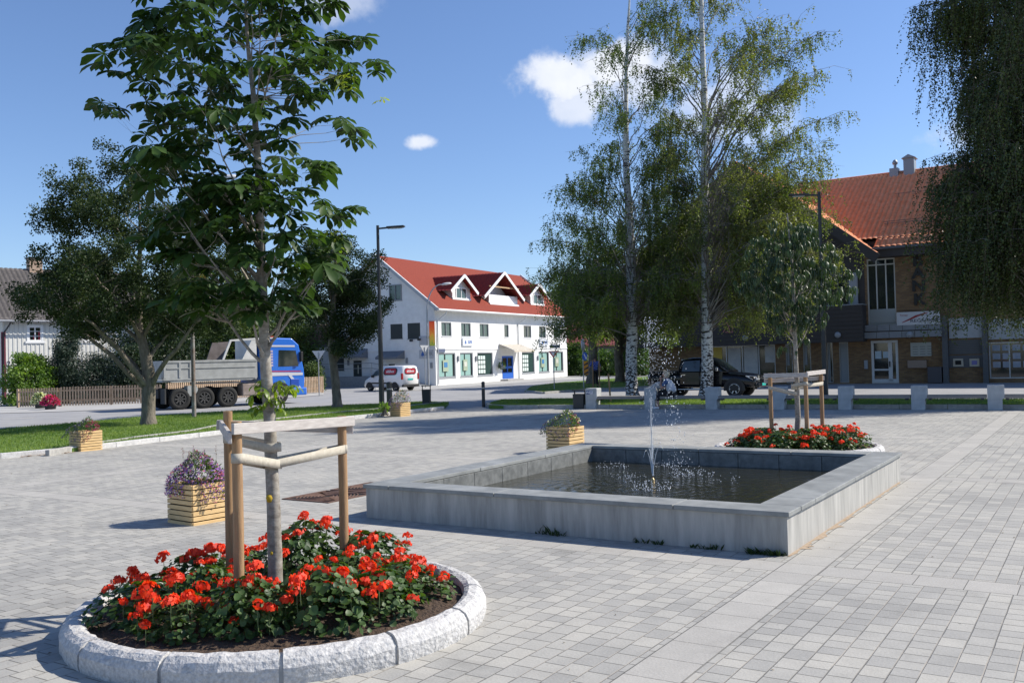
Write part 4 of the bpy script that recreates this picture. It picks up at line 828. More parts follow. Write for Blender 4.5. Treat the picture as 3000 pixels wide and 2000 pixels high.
mb = MB(); mb.bar((-.42, -OV, EZ+.17), (-.42, DEP/2, zr(DEP/2)+.09), .10, .05); mb.bar((-.42, DEP/2, zr(DEP/2)+.09), (-.42, DEP+OV, EZ+.17), .10, .05); mb.bar((LEN+.32, -OV, EZ+.14), (LEN+.32, DEP/2, zr(DEP/2)+.05), .08, .2); FW_.b(mb, 'verge_trim', whitep)
mb = MB(); mb.tube([(-.4, -OV-.07, EZ+.04), (LEN+.3, -OV-.07, EZ+.04)], .075, 8); FW_.b(mb, 'gutter', whitep)
mb = MB(); mb.box(-.3, LEN+.2, -OV+.02, -.003, EZ-.02, EZ-.002); FW_.b(mb, 'soffit', whitep)
for x in (.25, PW.q(1515, 950)[0]):
    mb = MB(); mb.tube([(x+.5 if x < 1 else x+.6, -OV-.05, EZ), (x+.45 if x < 1 else x+.5, -OV, EZ-.25), (x, -.08, EZ-.75), (x, -.08, .1)], .045, 8); FW_.b(mb, 'downpipe', mat('downpipe grey', (.50, .52, .54), .5))
tiles = mat('red dormer tile', (.22, .02, .014), .6, c2=(.33, .04, .025), vscale=7)
boards = mat('white boards', (.74, .74, .73), .6, var=.04, vscale=9)
def dormer(pk, eL, eR, bL, bR, base_py, winpx=None, balcony=False):
    dp = next((k*.05 for k in range(0, 70) if PW.q(pk[0], base_py, k*.05)[1] <= zr(k*.05)), 1.0)
    xp, zp = PW.q(*pk, dp-.5); xl, zl = PW.q(*eL, dp-.5); xr_, zr2 = PW.q(*eR, dp-.5); zl = (zl+zr2)/2; hw = (xr_-xl)/2; xp = (xl+xr_)/2
    wl_, wr_ = PW.q(bL, base_py, dp)[0], PW.q(bR, base_py, dp)[0]; zb0 = zr(dp)-.02; sl2 = (zp-zl)/hw
    yb = lambda z: (z-EZ-.12)/sl_-OV                                      # where a horizontal line meets the main roof
    root = FW_.b(MB().add([(wl_, dp, zb0), (wr_, dp, zb0), (wr_, dp, zl+(xr_-wr_)*sl2), (xp, dp, zp-.08), (wl_, dp, zl+(wl_-xl)*sl2)], [(0, 1, 2, 3, 4)]) if not balcony else
                  MB().add([(wl_, dp+.9, zb0), (wr_, dp+.9, zb0), (wr_, dp+.9, zl+(xr_-wr_)*sl2), (xp, dp+.9, zp-.08), (wl_, dp+.9, zl+(wl_-xl)*sl2)], [(0, 1, 2, 3, 4)]), 'dormer', boards)
    q = MB(); zw = zl+(wl_-xl)*sl2-.05
    for x in (wl_, wr_): q.add([(x, dp, zb0), (x, yb(zw), zw), (x, dp, zw)], [(0, 1, 2)])
    FW_.b(q, 'cheek', boards, root)
    for sgn, xe in ((-1, xl), (1, xr_)):
        Y = Vector((xp-xe, 0, zp-zl)).normalized(); ybk = yb(zp)
        if sgn < 0: O = Vector((xe, ybk, zl)); X = Vector((0, -1, 0)); wdt = ybk-(dp-.5)
        else: O = Vector((xe, dp-.5, zl)); X = Vector((0, 1, 0)); wdt = ybk-(dp-.5)
        o = tile_roof(root, 'roof_tiles', tiles, O, X, Y, wdt, Vector((xp-xe, 0, zp-zl)).length, .3, .34, .05, .03, 4)
    q = MB()
    q.bar((xl-.03, dp-.53, zl-.06), (xp, dp-.53, zp-.02), .05, .24, Vector((0, 1, 0)).cross(Vector((1, 0, 0)))); q.bar((xp, dp-.53, zp-.02), (xr_+.03, dp-.53, zl-.06), .05, .24, Vector((0, 0, 1))); FW_.b(q, 'barge_board', whitep, root)
    if not balcony:
        a, b_, c, d_ = FW_.rect(*winpx, dp); q = MB(); q.box(wl_-.04, wr_+.04, dp-.08, dp-.005, zb0-.02, zb0+.14)
        for x0_, x1_ in ((wl_, wl_+.1), (wr_-.1, wr_)): q.box(x0_, x1_, dp-.03, dp-.002, zb0+.14, zl+.2)
        FW_.b(q, 'trim', whitep, root)
        q = MB(); q.box(a-.1, b_+.1, dp-.05, dp-.002, c-.1, c); q.box(a-.1, b_+.1, dp-.05, dp-.002, d_, d_+.1); q.box(a-.1, a, dp-.05, dp-.002, c, d_); q.box(b_, b_+.1, dp-.05, dp-.002, c, d_); q.box((a+b_)/2-.03, (a+b_)/2+.03, dp-.045, dp-.002, c, d_); FW_.b(q, 'window_frame', whitep, root)
        FW_.box('pane', glassg, a, b_, dp-.02, dp-.004, c, d_, root)
        q = MB()
        for k in range(7): x = wl_+.12+(wr_-wl_-.24)*k/6; q.box(x-.012, x+.012, dp-.018, dp-.001, d_+.12, min(zl+(min(x-xl, xr_-x))*sl2-.1, zp))
        FW_.b(q, 'battens', whitep, root)
    else:
        q = MB(); q.box(wl_, wr_, dp-.06, dp, zb0+.03, zb0+.72); q.box(wl_-.06, wr_+.06, dp-.2, dp+.02, zb0-.12, zb0+.03); FW_.b(q, 'balcony_front', whitep, root)
        q = MB(); q.box(wl_+.4, wl_+.9, dp+.86, dp+.895, zb0+.1, zl+.3); q.box(wl_+.1, wl_+.35, dp+.86, dp+.895, zb0+.7, zl); FW_.b(q, 'balcony_door', glass, root)
        q = MB(); q.bar(((wl_+xl)/2+.4, dp-.3, zl+(zp-zl)*.42), ((wr_+xr_)/2-.4, dp-.3, zl+(zp-zl)*.42), .08, .1); FW_.b(q, 'tie_beam', mat('tan beam', (.50, .33, .18), .7), root)
        q = MB(); q.add([(wl_, dp, zb0), (wl_, dp+.9, zb0), (wl_, dp+.9, zl+.1), (wl_, dp, zl+.1)], [(0, 1, 2, 3)]); q.add([(wr_, dp, zb0), (wr_, dp+.9, zb0), (wr_, dp+.9, zl+.1), (wr_, dp, zl+.1)], [(0, 1, 2, 3)]); FW_.b(q, 'balcony_side', boards, root)
D3 = lambda a: z3(*a)
dormer(D3((973, 270)), D3((852, 410)), D3((1098, 438)), D3((862, 0))[0], D3((1026, 0))[0], D3((0, 498))[1], (*D3((898, 395)), *D3((985, 485))))
dormer(D3((1340, 245)), D3((1160, 465)), D3((1522, 495)), D3((1195, 0))[0], D3((1456, 0))[0], D3((0, 535))[1], None, True)
dormer(D3((1652, 350)), D3((1575, 458)), D3((1752, 480)), D3((1580, 0))[0], D3((1702, 0))[0], D3((0, 545))[1], (*D3((1608, 455)), *D3((1675, 535))))
# awnings
aw = mat('awning cream', (.50, .44, .34), .7, c2=(.62, .56, .46), vscale=3); awg = mat('awning grey', (.16, .18, .21), .6)
a = rz3(FW_, 1292, 900, 1470, 968); mb = MB(); mb.add([(a[0], -.02, a[3]), (a[1], -.02, a[3]), (a[1]+.1, -1.5, a[2]+.05), (a[0]-.1, -1.5, a[2]+.05)], [(0, 1, 2, 3)]); mb.add([(a[0]-.1, -1.5, a[2]+.05), (a[1]+.1, -1.5, a[2]+.05), (a[1]+.1, -1.5, a[2]-.1), (a[0]-.1, -1.5, a[2]-.1)], [(0, 1, 2, 3)])
awo = FW_.b(mb, 'awning', aw); mb = MB()
for k in range(8): x = a[0]+(a[1]-a[0])*k/7; mb.bar((x, -.03, a[3]+.01), (x+(k-3.5)*.03, -1.5, a[2]+.06), .05, .03)
FW_.b(mb, 'awning_rib', whitep, awo)
for (r0, r1, r2, r3) in ((1122, 1028, 1186, 1047), (1000, 1022, 1078, 1044)):
    a = FG.rect(r0, r1, r2, r3); mb = MB(); mb.add([(a[0], -.02, a[3]), (a[1], -.02, a[3]), (a[1], -1.0, a[2]+.05), (a[0], -1.0, a[2]+.05)], [(0, 1, 2, 3)]); mb.add([(a[0], -1, a[2]+.05), (a[1], -1, a[2]+.05), (a[1], -1, a[2]-.12), (a[0], -1, a[2]-.12)], [(0, 1, 2, 3)]); mb.add([(a[1], -.02, a[3]), (a[1], -1, a[2]+.05), (a[1], -1, a[2]-.12), (a[1], -.02, a[2]-.12)], [(0, 1, 2, 3)]); FG.b(mb, 'awning', awg)
# signs on the facade
nav = mat('sign lettering blue', (.04, .13, .42), .5)
def tree_logo(F, x, z, s_, parent, y):
    mb = MB(); mb.prism([(0, -.5), (-.04, -.5), (-.04, -.3), (-.42, -.3), (-.2, 0), (-.32, 0), (0, .5), (.32, 0), (.2, 0), (.42, -.3), (.04, -.3), (.04, -.5)], (x, y, z), (s_, 0, 0), (0, 0, s_), (0, -.01, 0)); F.b(mb, 'logo', nav, parent)
for k in ((948, 850, 1043, 920), (1660, 855, 1735, 920)):
    r = rz3(FW_, *k); w = FW_.box('sign_box', mat('sign panel', (.70, .73, .78), .5), r[0], r[1], -.12, -.003, r[2], r[3], None, .01); wd = r[1]-r[0]; zc = (r[2]+r[3])/2
    tree_logo(FW_, r[0]+wd*.25, zc, (r[3]-r[2])*.55, w, -.121); FW_.text('lettering', 'SØR', (r[3]-r[2])*.55, nav, r[0]+wd*.68, zc, -.125, w, ext=.004, bold=.004)
gsg = mat('grey sign', (.50, .51, .54), .6)
r = FG.rect(1229, 1024, 1271, 1050); w = FG.box('sign_panel', gsg, r[0], r[1], -.05, -.003, r[2], r[3]); zc = (r[2]+r[3])/2; tree_logo(FG, r[0]+(r[1]-r[0])*.25, zc, .42, w, -.051); FG.text('lettering', 'SØR', .42, greyf, r[0]+(r[1]-r[0])*.65, zc, -.056, w, ext=.004)
r = FG.rect(1229, 984, 1271, 1015); FG.box('sign_panel', gsg, r[0], r[1], -.05, -.003, r[2], r[3])
for x, y in ((1211, 997), (1234, 994), (1261, 988)):
    s_, z = PG.q(x, y); FG.box('spotlight', dk, s_-.09, s_+.09, -.4, -.2, z-.09, z+.08)
for x, y in ((1265, 1070), (1193, 1056), (1022, 1062)):
    s_, z = PG.q(x, y); FG.box('wall_lamp', greyf, s_-.07, s_+.07, -.12, -.003, z-.2, z+.2)
for x, y in ((912, 1035), (1077, 1035), (1643, 1030)):
    s_, z = PW.q(*z3(x, y)); FW_.box('wall_lamp', greyf, s_-.07, s_+.07, -.12, -.003, z-.22, z+.2)
s_, z = PW.q(*z3(1810, 923)); FW_.box('street_name_plate', mat('street plate', (.1, .12, .19)), s_-1.1, s_+.9, -.06, -.003, z-.14, z+.16)
s_, z = PW.q(*z3(755, 962)); FW_.box('street_name_plate', mat('street plate'  , (.1, .12, .19)), s_-.45, s_+.55, -.06, -.003, z-.13, z+.13)
# hanging basket by the door
s_, z = PW.q(*z3(1285, 1100)); hb = thing('hanging_basket', 'hanging flower basket on the white wall left of the blue door', 'flower basket', PW.A+PW.e*s_-PW.n*.35+Vector((0, 0, z)), R_(62))
mb = MB(); mb.lathe([(.05, -.28), (.2, -.2), (.26, 0), (.24, 0), (.02, -.04)], (0, 0, 0), 12); mb.build('basket', greyf, hb); mb = MB(); mb.bar((0, 0, .5), (0, .35, .55), .03, .03); mb.tube([(0, 0, .5), (.2, 0, 0)], .008, 4); mb.tube([(0, 0, .5), (-.2, 0, 0)], .008, 4); mb.build('bracket', greyf, hb)
n = 260; dd = rng.normal(0, 1, (n, 3)); dd /= np.linalg.norm(dd, axis=1)[:, None]; P_ = dd*np.array([.36, .3, .3])*rng.uniform(.5, 1, n)[:, None]
def rhomb(C, Dv, L, Wd, r_=None):
    n = len(C); r_ = rng.normal(0, 1, (n, 3)) if r_ is None else r_; s = np.cross(Dv, r_); s /= (np.linalg.norm(s, axis=1)[:, None]+1e-9); L = np.broadcast_to(L, n)[:, None]; Wd = np.broadcast_to(Wd, n)[:, None]
    V = np.stack([C, C+Dv*L*.45+s*Wd, C+Dv*L, C+Dv*L*.45-s*Wd], 1).reshape(-1, 3); return V, np.arange(4*n).reshape(-1, 4)
V, F = rhomb(P_, dd, .1, .035); npmesh('foliage', V, F, leafmat('shrub green', (.03, .07, .018), (.09, .16, .035), .5), hb, rng.random(n))
# annex at the far side of the gable
AX = thing('annex_building', 'low white flat roofed annex left of the white building', 'building', PW.A+PW.n*DEP, R_(62)); mb = MB(); mb.box(.2, 9, .02, 8.5, -.3, 3.15); mb.build('wall', stucco, AX); mb = MB(); mb.box(.1, 9.1, .02, 8.6, 3.15, 3.32); mb.build('roof', mat('roof felt', (.12, .12, .13), .9), AX); mb = MB(); mb.box(.6, 8, 1.2, 6.6, 3.32, 5.0); mb.build('upper_storey', mat('rust cladding', (.20, .13, .11), .8, var=.15), AX)
# ramp with railing before the gable
RP = thing('access_ramp', 'grey concrete access ramp with metal railing along the white gable', 'ramp', PW.A, R_(62)); mb = MB(); mb.prism([(.3, 0), (9.6, 0), (9.6, .85), (4.6, .85), (.3, .1)], (-1.7, 0, -.05), (0, 1, 0), (0, 0, 1), (1.65, 0, 0)); mb.build('ramp_slab', mat('ramp concrete', (.26, .27, .28), .9, var=.1), RP)
mb = MB(); ry = [.4, 2.5, 4.6, 6.3, 8.0, 9.5]; rh = [.12, .48, .8, .8, .8, .8]
for y_, h_ in zip(ry, rh): mb.tube([(-1.65, y_, h_-.05), (-1.65, y_, h_+1.0)], .025, 6)
for dz in (1.0, .62): mb.tube([(-1.65, y_, h_+dz) for y_, h_ in zip(ry, rh)], .022, 6)
mb.build('railing', galv, RP)
# ---- bank
brickm = bpy.data.materials.new('yellow brick'); brickm.use_nodes = True; t = brickm.node_tree; b = t.nodes['Principled BSDF']; tcn = t.nodes.new('ShaderNodeTexCoord'); sp_ = t.nodes.new('ShaderNodeSeparateXYZ'); t.links.new(tcn.outputs['Object'], sp_.inputs[0]); cb = t.nodes.new('ShaderNodeCombineXYZ'); t.links.new(mathn(t, 'ADD', sp_.outputs[0], sp_.outputs[1]), cb.inputs[0]); t.links.new(sp_.outputs[2], cb.inputs[1])
k = t.nodes.new('ShaderNodeTexBrick'); t.links.new(cb.outputs[0], k.inputs['Vector']); k.inputs['Scale'].default_value = 1; k.inputs['Brick Width'].default_value = .24; k.inputs['Row Height'].default_value = .078; k.inputs['Mortar Size'].default_value = .007
k.inputs['Color1'].default_value = (.25, .155, .07, 1); k.inputs['Color2'].default_value = (.15, .085, .04, 1); k.inputs['Mortar'].default_value = (.13, .11, .09, 1); t.links.new(k.outputs['Color'], b.inputs['Base Color']); b.inputs['Roughness'].default_value = .9
u = t.nodes.new('ShaderNodeBump'); u.inputs['Strength'].default_value = .5; u.inputs['Distance'].default_value = .01; u.invert = True; t.links.new(k.outputs['Fac'], u.inputs['Height']); t.links.new(u.outputs[0], b.inputs['Normal'])
AB = G(2567, 1124); PB = Plane(AB, -33); BK = thing('bank_building', 'brick bank building with orange tiled roof and dark clad gable wing, BANK in letters', 'building', AB, R_(-33)); FB = Fac(BK, PB)
orange = mat('orange pantile', (.74, .27, .13), .9, spec=.2, c2=(.86, .40, .23), vscale=3.5, detail=8)
darkw = mat('dark stained cladding', (.034, .030, .028), .7, c2=(.05, .045, .042), vscale=2, stretch=(.3, 1, 12)); lightp = mat('pale panel', (.30, .32, .34), .7, var=.05)
cband = mat('canopy slab', (.22, .235, .245), .8, var=.08, vscale=3)
R = FB.rect
tall = R(2541, 757, 2624, 951); door = R(2553, 997, 2632, 1125); door = (door[0], door[1], .03, door[3]); shopr = R(2898, 1000, 3080, 1108)
nar = [R(2302, 1003, 2322, 1125), R(2353, 1003, 2376, 1124), R(2424, 1002, 2440, 1124), R(2459, 1000, 2486, 1124)]; nar = [(a, b_, .08, 2.3) for a, b_, c, d in nar]
sh2 = R(2082, 1010, 2272, 1126); sh2 = (sh2[0], sh2[1], .35, 2.3)
WX0 = -13.2
FB.wall('wall', brickm, WX0, 18, 0, 7.36, [tall, door, shopr, sh2]+nar)
mb = MB(); mb.box(WX0+.02, 17.98, .35, 11, 0, 7.4); FB.b(mb, 'core', mat('interior dark', (.05, .06, .06)))
mb = MB(); mb.add([(WX0, 0, 0), (WX0, 14, 0), (WX0, 14, 7.2), (WX0, 0, 7.2)], [(0, 1, 2, 3)]); FB.b(mb, 'side_wall', brickm)
refl = mat('shop glass', (.05, .055, .06), .03, spec=1.0, metal=0); 
def silver(r, nm='window', nx=1, nz=1, fw=.06, gm_=None): return FB.window(r, mat('alu frame', (.40, .42, .44), .4, .4), gm_ or glass, y=.08, nx=nx, nz=nz, fw=fw, name=nm)
w = silver(sh2, 'shop_window', 4); x0, x1, z0, z1 = sh2
FB.box('yellow_poster', mat('poster yellow', (.55, .40, .06), .6), x0+.1, x0+(x1-x0)*.18, .09, .1, z0+.6, z1-.1, w)
cur = mat('pale reflection', (.42, .43, .43), .9, c2=(.52, .52, .5), vscale=3); mb = MB(); mb.box(x0+(x1-x0)*.27, x0+(x1-x0)*.47, .085, .1, z0+.1, z1-.15); mb.box(x0+(x1-x0)*.52, x0+(x1-x0)*.73, .085, .1, z0+.1, z1-.1); mb.box(x0+(x1-x0)*.84, x0+(x1-x0)*.98, .085, .1, z0+.9, z1-.1); FB.b(mb, 'curtain_or_reflection', cur, w)  # pale sheets on the shop panes stand in for white reflections in the glass
for i, r_ in enumerate(nar):
    w = silver(r_, 'window', 1, 1, .04); q = MB(); q.box(r_[0]+.05, r_[0]+(r_[1]-r_[0])*(.5 if i < 3 else .93), .085, .1, r_[2]+(.05 if i > 1 else 1.0), r_[3]-.06); FB.b(q, 'blind', mat('window blind', (.24, .26, .27), .6), w)
w = FB.window(tall, mat('cream frame', (.50, .50, .46), .5), glass, y=.08, nx=3, nz=1, fw=.07, name='tall_window'); zq = PB.q(2580, 905)[1]; zt_ = PB.q(2580, 775)[1]
FB.box('panel', mat('frosted panel', (.30, .33, .33), .4), tall[0]+.07, tall[1]-.07, .03, .07, tall[2]+.07, zq, w); FB.box('transom', MATS['cream frame'], tall[0]+.07, tall[1]-.07, .04, .09, zt_-.03, zt_+.03, w)
w = FB.window(door, mat('door frame', (.55, .56, .56), .4), glass, y=.05, nx=1, nz=1, fw=.13, name='door'); zz = PB.q(2590, 1082)[1]; zk = PB.q(2590, 1110)[1]; q = MB(); q.box(door[0]+.12, door[1]-.45, .02, .08, zz-.06, zz+.03); q.box(door[0]+.12, door[1]-.12, .0, .03, .05, zk); q.box(door[1]-.5, door[1]-.3, .0, .09, .1, door[3]-.1); FB.b(q, 'door_rail', MATS['door frame'], w)
q = MB(); q.box(door[0]+.2, door[0]+.52, .02, .04, 1.35, 1.75); q.box(door[0]+.6, door[0]+.88, .02, .04, 1.38, 1.72); FB.b(q, 'notice', mat('notice pale', (.42, .52, .58), .6), w); FB.box('handle', dk, door[1]-.46, door[1]-.4, -.06, .0, .9, 1.2, w)
w = silver(shopr, 'shop_window', 3); q = MB(); random.seed(3)
for i in range(7):
    for j in range(3):
        if random.random() < .85: q.box(shopr[0]+.15+i*.45, shopr[0]+.5+i*.45, .085, .1, shopr[2]+.55+j*.42, shopr[2]+.85+j*.42)
FB.b(q, 'poster', mat('property poster', (.20, .26, .34), .4, c2=(.36, .36, .40), vscale=4), w)
# canopy band and bands to the right
a, c_ = PB.q(2540, 953)[1], PB.q(2540, 992)[1]; mid_ = (a+c_)/2; xe = PB.q(2762, 970)[0]
FB.box('canopy', cband, -.42, xe, -.35, -.003, mid_+.02, a); FB.box('canopy', cband, -.42, xe, -.55, -.003, c_, mid_-.03)
mb = MB()
for k in range(1, 6): x = -.42+(xe+.42)*k/6; mb.box(x-.012, x+.012, -.553, -.548, c_+.01, mid_-.04); mb.box(x-.012, x+.012, -.353, -.348, mid_+.03, a-.01)
FB.b(mb, 'joint', dk)
b1_, b2_ = R(2781, 930, 2880, 990), R(2896, 930, 3200, 990); pp = mat('pale fascia', (.38, .40, .41), .7, var=.06)
FB.box('fascia_panel', pp, b1_[0], b1_[1], -.1, -.003, b1_[2], b1_[3]); FB.box('fascia_panel', pp, b2_[0], 17.9, -.1, -.003, b2_[2], b2_[3])
colm = mat('column grey', (.095, .10, .105), .7, var=.08)
for x, y in ((2764, 2780), (2881, 2896)): p0, p1 = PB.q(x, 1050)[0], PB.q(y, 1050)[0]; FB.box('column', colm, p0, p1, -.3, .0, 0, PB.q(x, 925)[1])
r_ = R(2780, 995, 2879, 1037); lo = FB.box('louvre', mat('louvre grey', (.12, .125, .13), .6), r_[0], r_[1], -.02, -.002, r_[2], r_[3]); mb = MB()
for k in range(8): z = r_[2]+(r_[3]-r_[2])*(k+.5)/8; mb.box(r_[0]+.05, r_[1]-.05, -.05, -.021, z-.02, z+.015)
FB.b(mb, 'louvre_slats', colm, lo)
r_ = R(2780, 1040, 2879, 1076); at_ = FB.box('cash_machine_panel', mat('steel dark panel', (.07, .075, .085), .5), r_[0], r_[1], -.04, -.002, r_[2], r_[3])
for k in ((2793, 1050, 2823, 1073), (2841, 1050, 2870, 1073)):
    q = R(*k); fr_ = FB.box('cash_machine', mat('cream bezel', (.42, .38, .30), .5), q[0], q[1], -.09, -.041, q[2], q[3]); FB.box('screen', dark if k[0] < 2800 else mat('screen violet', (.12, .12, .35), .3), q[0]+.1, q[1]-.1, -.1, -.0905, q[2]+.09, q[3]-.1, fr_)
r_ = R(2668, 1003, 2729, 1043); ib = FB.box('information_board', mat('board cream', (.36, .37, .33), .6), r_[0], r_[1], -.05, -.003, r_[2], r_[3]); mb = MB()
for k in range(4):
    for j in range(3): x = r_[0]+.1+j*.36; z = r_[3]-.2-k*.13; mb.box(x, x+.26, -.053, -.0505, z-.03, z)
FB.b(mb, 'print', mat('print grey', (.14, .15, .14), .7), ib)
r_ = R(2661, 1055, 2716, 1077); FB.box('letter_boxes', mat('letter box tan', (.27, .20, .15), .6), r_[0], r_[1], -.2, -.003, r_[2], r_[3]); r_ = R(2721, 1074, 2762, 1122); FB.box('meter_cabinet', mat('cabinet', (.08, .075, .08), .7), r_[0], r_[1], -.35, -.003, .05, r_[3]); r_ = R(2533, 1055, 2543, 1080); FB.box('wall_box', lightp, r_[0], r_[1], -.1, -.003, r_[2], r_[3])
for x, y in ((2665, 980), (2808, 958)):
    s_, z = PB.q(x, y, -.55 if x < 2700 else 0); mb = MB(); mb.lathe([(.02, 0), (.17, 0), (.15, .09), (.02, .13)], (0, 0, 0), 16); M = Matrix.Translation((s_, -.552 if x < 2700 else -.11, z)) @ Matrix.Rotation(math.pi/2, 4, 'X'); mb.v = [tuple(M @ Vector(v)) for v in mb.v]; FB.b(mb, 'round_lamp', lightp)
# gable wing: clad bay, upper windows, verge
BY = -1.0; q0 = PB.q(2528, 1000, BY); q1 = PB.q(2528, 892, BY); bx1 = q0[0]; bz0, bz1 = PB.q(2528, 1000, BY)[1], q1[1]
mb = MB(); mb.box(WX0-.3, bx1, BY, -.003, bz0, bz1)
nb = 9
for k in range(nb): z = bz0+(bz1-bz0)*k/nb; mb.box(WX0-.32, bx1+.02, BY-.025, BY-.001, z+.02, z+(bz1-bz0)/nb-.015)
FB.b(mb, 'clad_bay', darkw); FB.box('bay_cap', greyf, WX0-.35, bx1+.05, BY-.05, -.003, bz1, bz1+.05)
pk, ce = PB.q(2155, 474, -1.3), PB.q(2567, 742, -1.3); px_, pz = pk; cx_, cz = ce; slw = (pz-cz)/(cx_-px_); lx = 2*px_-cx_
mb = MB(); mb.add([(WX0, -.02, bz1), (px_*2-WX0 if False else .0-.42, -.02, bz1), (-.42, -.02, pz-slw*(-.42-px_)-.35), (px_, -.02, pz-.4), (WX0, -.02, pz-slw*(px_-WX0)-.35)], [(0, 1, 2, 3, 4)]); FB.b(mb, 'gable_wall', darkw)
for k in ((2395, 800, 2488, 888, 3), (2236, 815, 2330, 905, 3), (2090, 830, 2180, 915, 3), (1990, 838, 2011, 918, 1), (2032, 836, 2075, 916, 2)):
    r_ = R(*k[:4]); r_ = (r_[0], r_[1], bz1+.06, bz1+1.75); FB.window(r_, colm, glass, y=-.08, nx=k[4], fw=.07)
for k in ((2489, 800, 2514, 888), (2012, 832, 2028, 915), (2184, 825, 2200, 910)):
    r_ = R(*k); FB.box('side_panel', lightp, r_[0], r_[1], -.14, -.04, bz1+.06, bz1+1.8)
# wing roof, two slopes of pantiles, fascia boards
for sgn in (1, -1):
    xe_ = cx_ if sgn == 1 else lx; Y = Vector((px_-xe_, 0, pz-cz)); L = Y.length; 
    O = Vector((xe_, -1.3, cz)) if sgn == 1 else Vector((xe_, 12, cz)); X = Vector((0, 1, 0)) if sgn == 1 else Vector((0, -1, 0)); ln = 13.3
    tile_roof(BK, 'roof_tiles', orange, O, X, Y, ln, L, .28, .42, .055, .04, 4)
    mb = MB(); mb.bar((xe_+sgn*.05, -1.32, cz-.28), (px_, -1.32, pz-.22), .06, .5, Vector((0, 1, 0)).cross(Vector((1, 0, 0)))); FB.b(mb, 'fascia_board', darkw)
    mb = MB(); Nd = Vector((0, 0, -.12)); a_, b_2 = Vector((xe_, -1.3, cz)), Vector((px_, -1.3, pz)); mb.add([a_+Nd, b_2+Nd, b_2+Nd+Vector((0, 13.3, 0)), a_+Nd+Vector((0, 13.3, 0))], [(0, 1, 2, 3)]); FB.b(mb, 'soffit', darkw)
# main roof
EY = -.8; ez = PB.q(2620, 722, EY)[1]; pit = .60; RY = 6.2; Y = Vector((0, RY-EY, (RY-EY)*pit)); RZ2 = ez+Y.z
rr = next((k*.05 for k in range(20, 400) if PB.q(2600, 511, k*.05)[1] <= ez+(k*.05-EY)*pit), 6); RY = rr; Y = Vector((0, RY-EY, (RY-EY)*pit)); RZ2 = ez+Y.z
X0 = -1.0
AP = .15; ya = math.hypot(AP-EY, (AP-EY)*pit)
tile_roof(BK, 'roof_tiles', orange, Vector((.25, EY, ez)), Vector((1, 0, 0)), Y, 18.48, ya, .28, ya/3-.001, .055, .04, 6)
tile_roof(BK, 'roof_tiles', orange, Vector((-7.03, AP, ez+(AP-EY)*pit)), Vector((1, 0, 0)), Y, 25.76, Y.length-ya, .28, .42, .055, .04, 6)
tile_roof(BK, 'roof_tiles', orange, Vector((18.8, 2*RY-EY, ez)), Vector((-1, 0, 0)), Vector((0, -Y.y, Y.z)), 25.8, Y.length, .28, .42, .055, .04, 6)
mb = MB(); mb.prism([(-.7, ez-.03), (RY, RZ2-.08), (2*RY+.7, ez-.03)], (.35, 0, 0), (0, 1, 0), (0, 0, 1), (18.2, 0, 0)); mb.prism([(.3, ez-.03), (.3, ez+.45), (RY, RZ2-.08), (2*RY+.7, ez-.03)], (-6.9, 0, 0), (0, 1, 0), (0, 0, 1), (7.24, 0, 0)); FB.b(mb, 'attic', darkw)
mb = MB(); mb.tube([(-6, RY, RZ2+.02), (18.8, RY, RZ2+.02)], .10, 8); FB.b(mb, 'ridge_tiles', orange)
mb = MB(); mb.box(.2, 18.8, EY-.03, EY+.0, ez-.5, ez-.02); FB.b(mb, 'fascia_board', darkw); mb = MB(); mb.tube([(.2, EY-.1, ez-.06), (18.8, EY-.1, ez-.06)], .07, 8); FB.b(mb, 'gutter', mat('gutter grey', (.10, .11, .12), .5, .4)); mb = MB(); mb.box(.2, 18.7, EY, .5, ez-.5, ez-.44); FB.b(mb, 'soffit', darkw)
mb = MB()
for (t_, hgt) in ((.08, .12), (.24, .22), (.62, .16)):
    y_ = EY+(RY-EY)*t_; z_ = ez+(y_-EY)*pit+.1
    for x in np.arange(.6, 18, .9): mb.bar((x, y_, z_-.05), (x, y_-.06, z_+hgt), .03, .03)
    mb.tube([(.4, y_-.06, z_+hgt), (18.4, y_-.06, z_+hgt)], .015, 5)
    if hgt > .2: mb.tube([(.4, y_-.03, z_+hgt*.5), (18.4, y_-.03, z_+hgt*.5)], .015, 5)
FB.b(mb, 'snow_guard', mat('guard metal', (.08, .07, .07), .95, 0))
ventm = mat('vent zinc', (.30, .33, .35), .5, .5); s_, z = PB.q(2623, 505, RY); mb = MB(); mb.box(s_-.25, s_+.25, RY-.5, RY+.3, RZ2-.5, RZ2+.25); mb.tube([(s_, RY, RZ2+.2), (s_, RY, RZ2+.55)], .09, 8); mb.lathe([(.02, .5), (.15, .55), (.17, .68), (.1, .8), (.01, .85)], (s_, RY, RZ2), 10); FB.b(mb, 'roof_vent', ventm)
s_, z = PB.q(2667, 500, RY); mb = MB(); mb.box(s_-.3, s_+.3, RY-.5, RY+.3, RZ2-.5, RZ2+.75); mb.prism([(-.4, 0), (.4, 0), (0, .22)], (s_, RY-.6, RZ2+.75), (1, 0, 0), (0, 0, 1), (0, 1.0, 0)); FB.b(mb, 'roof_vent', ventm)
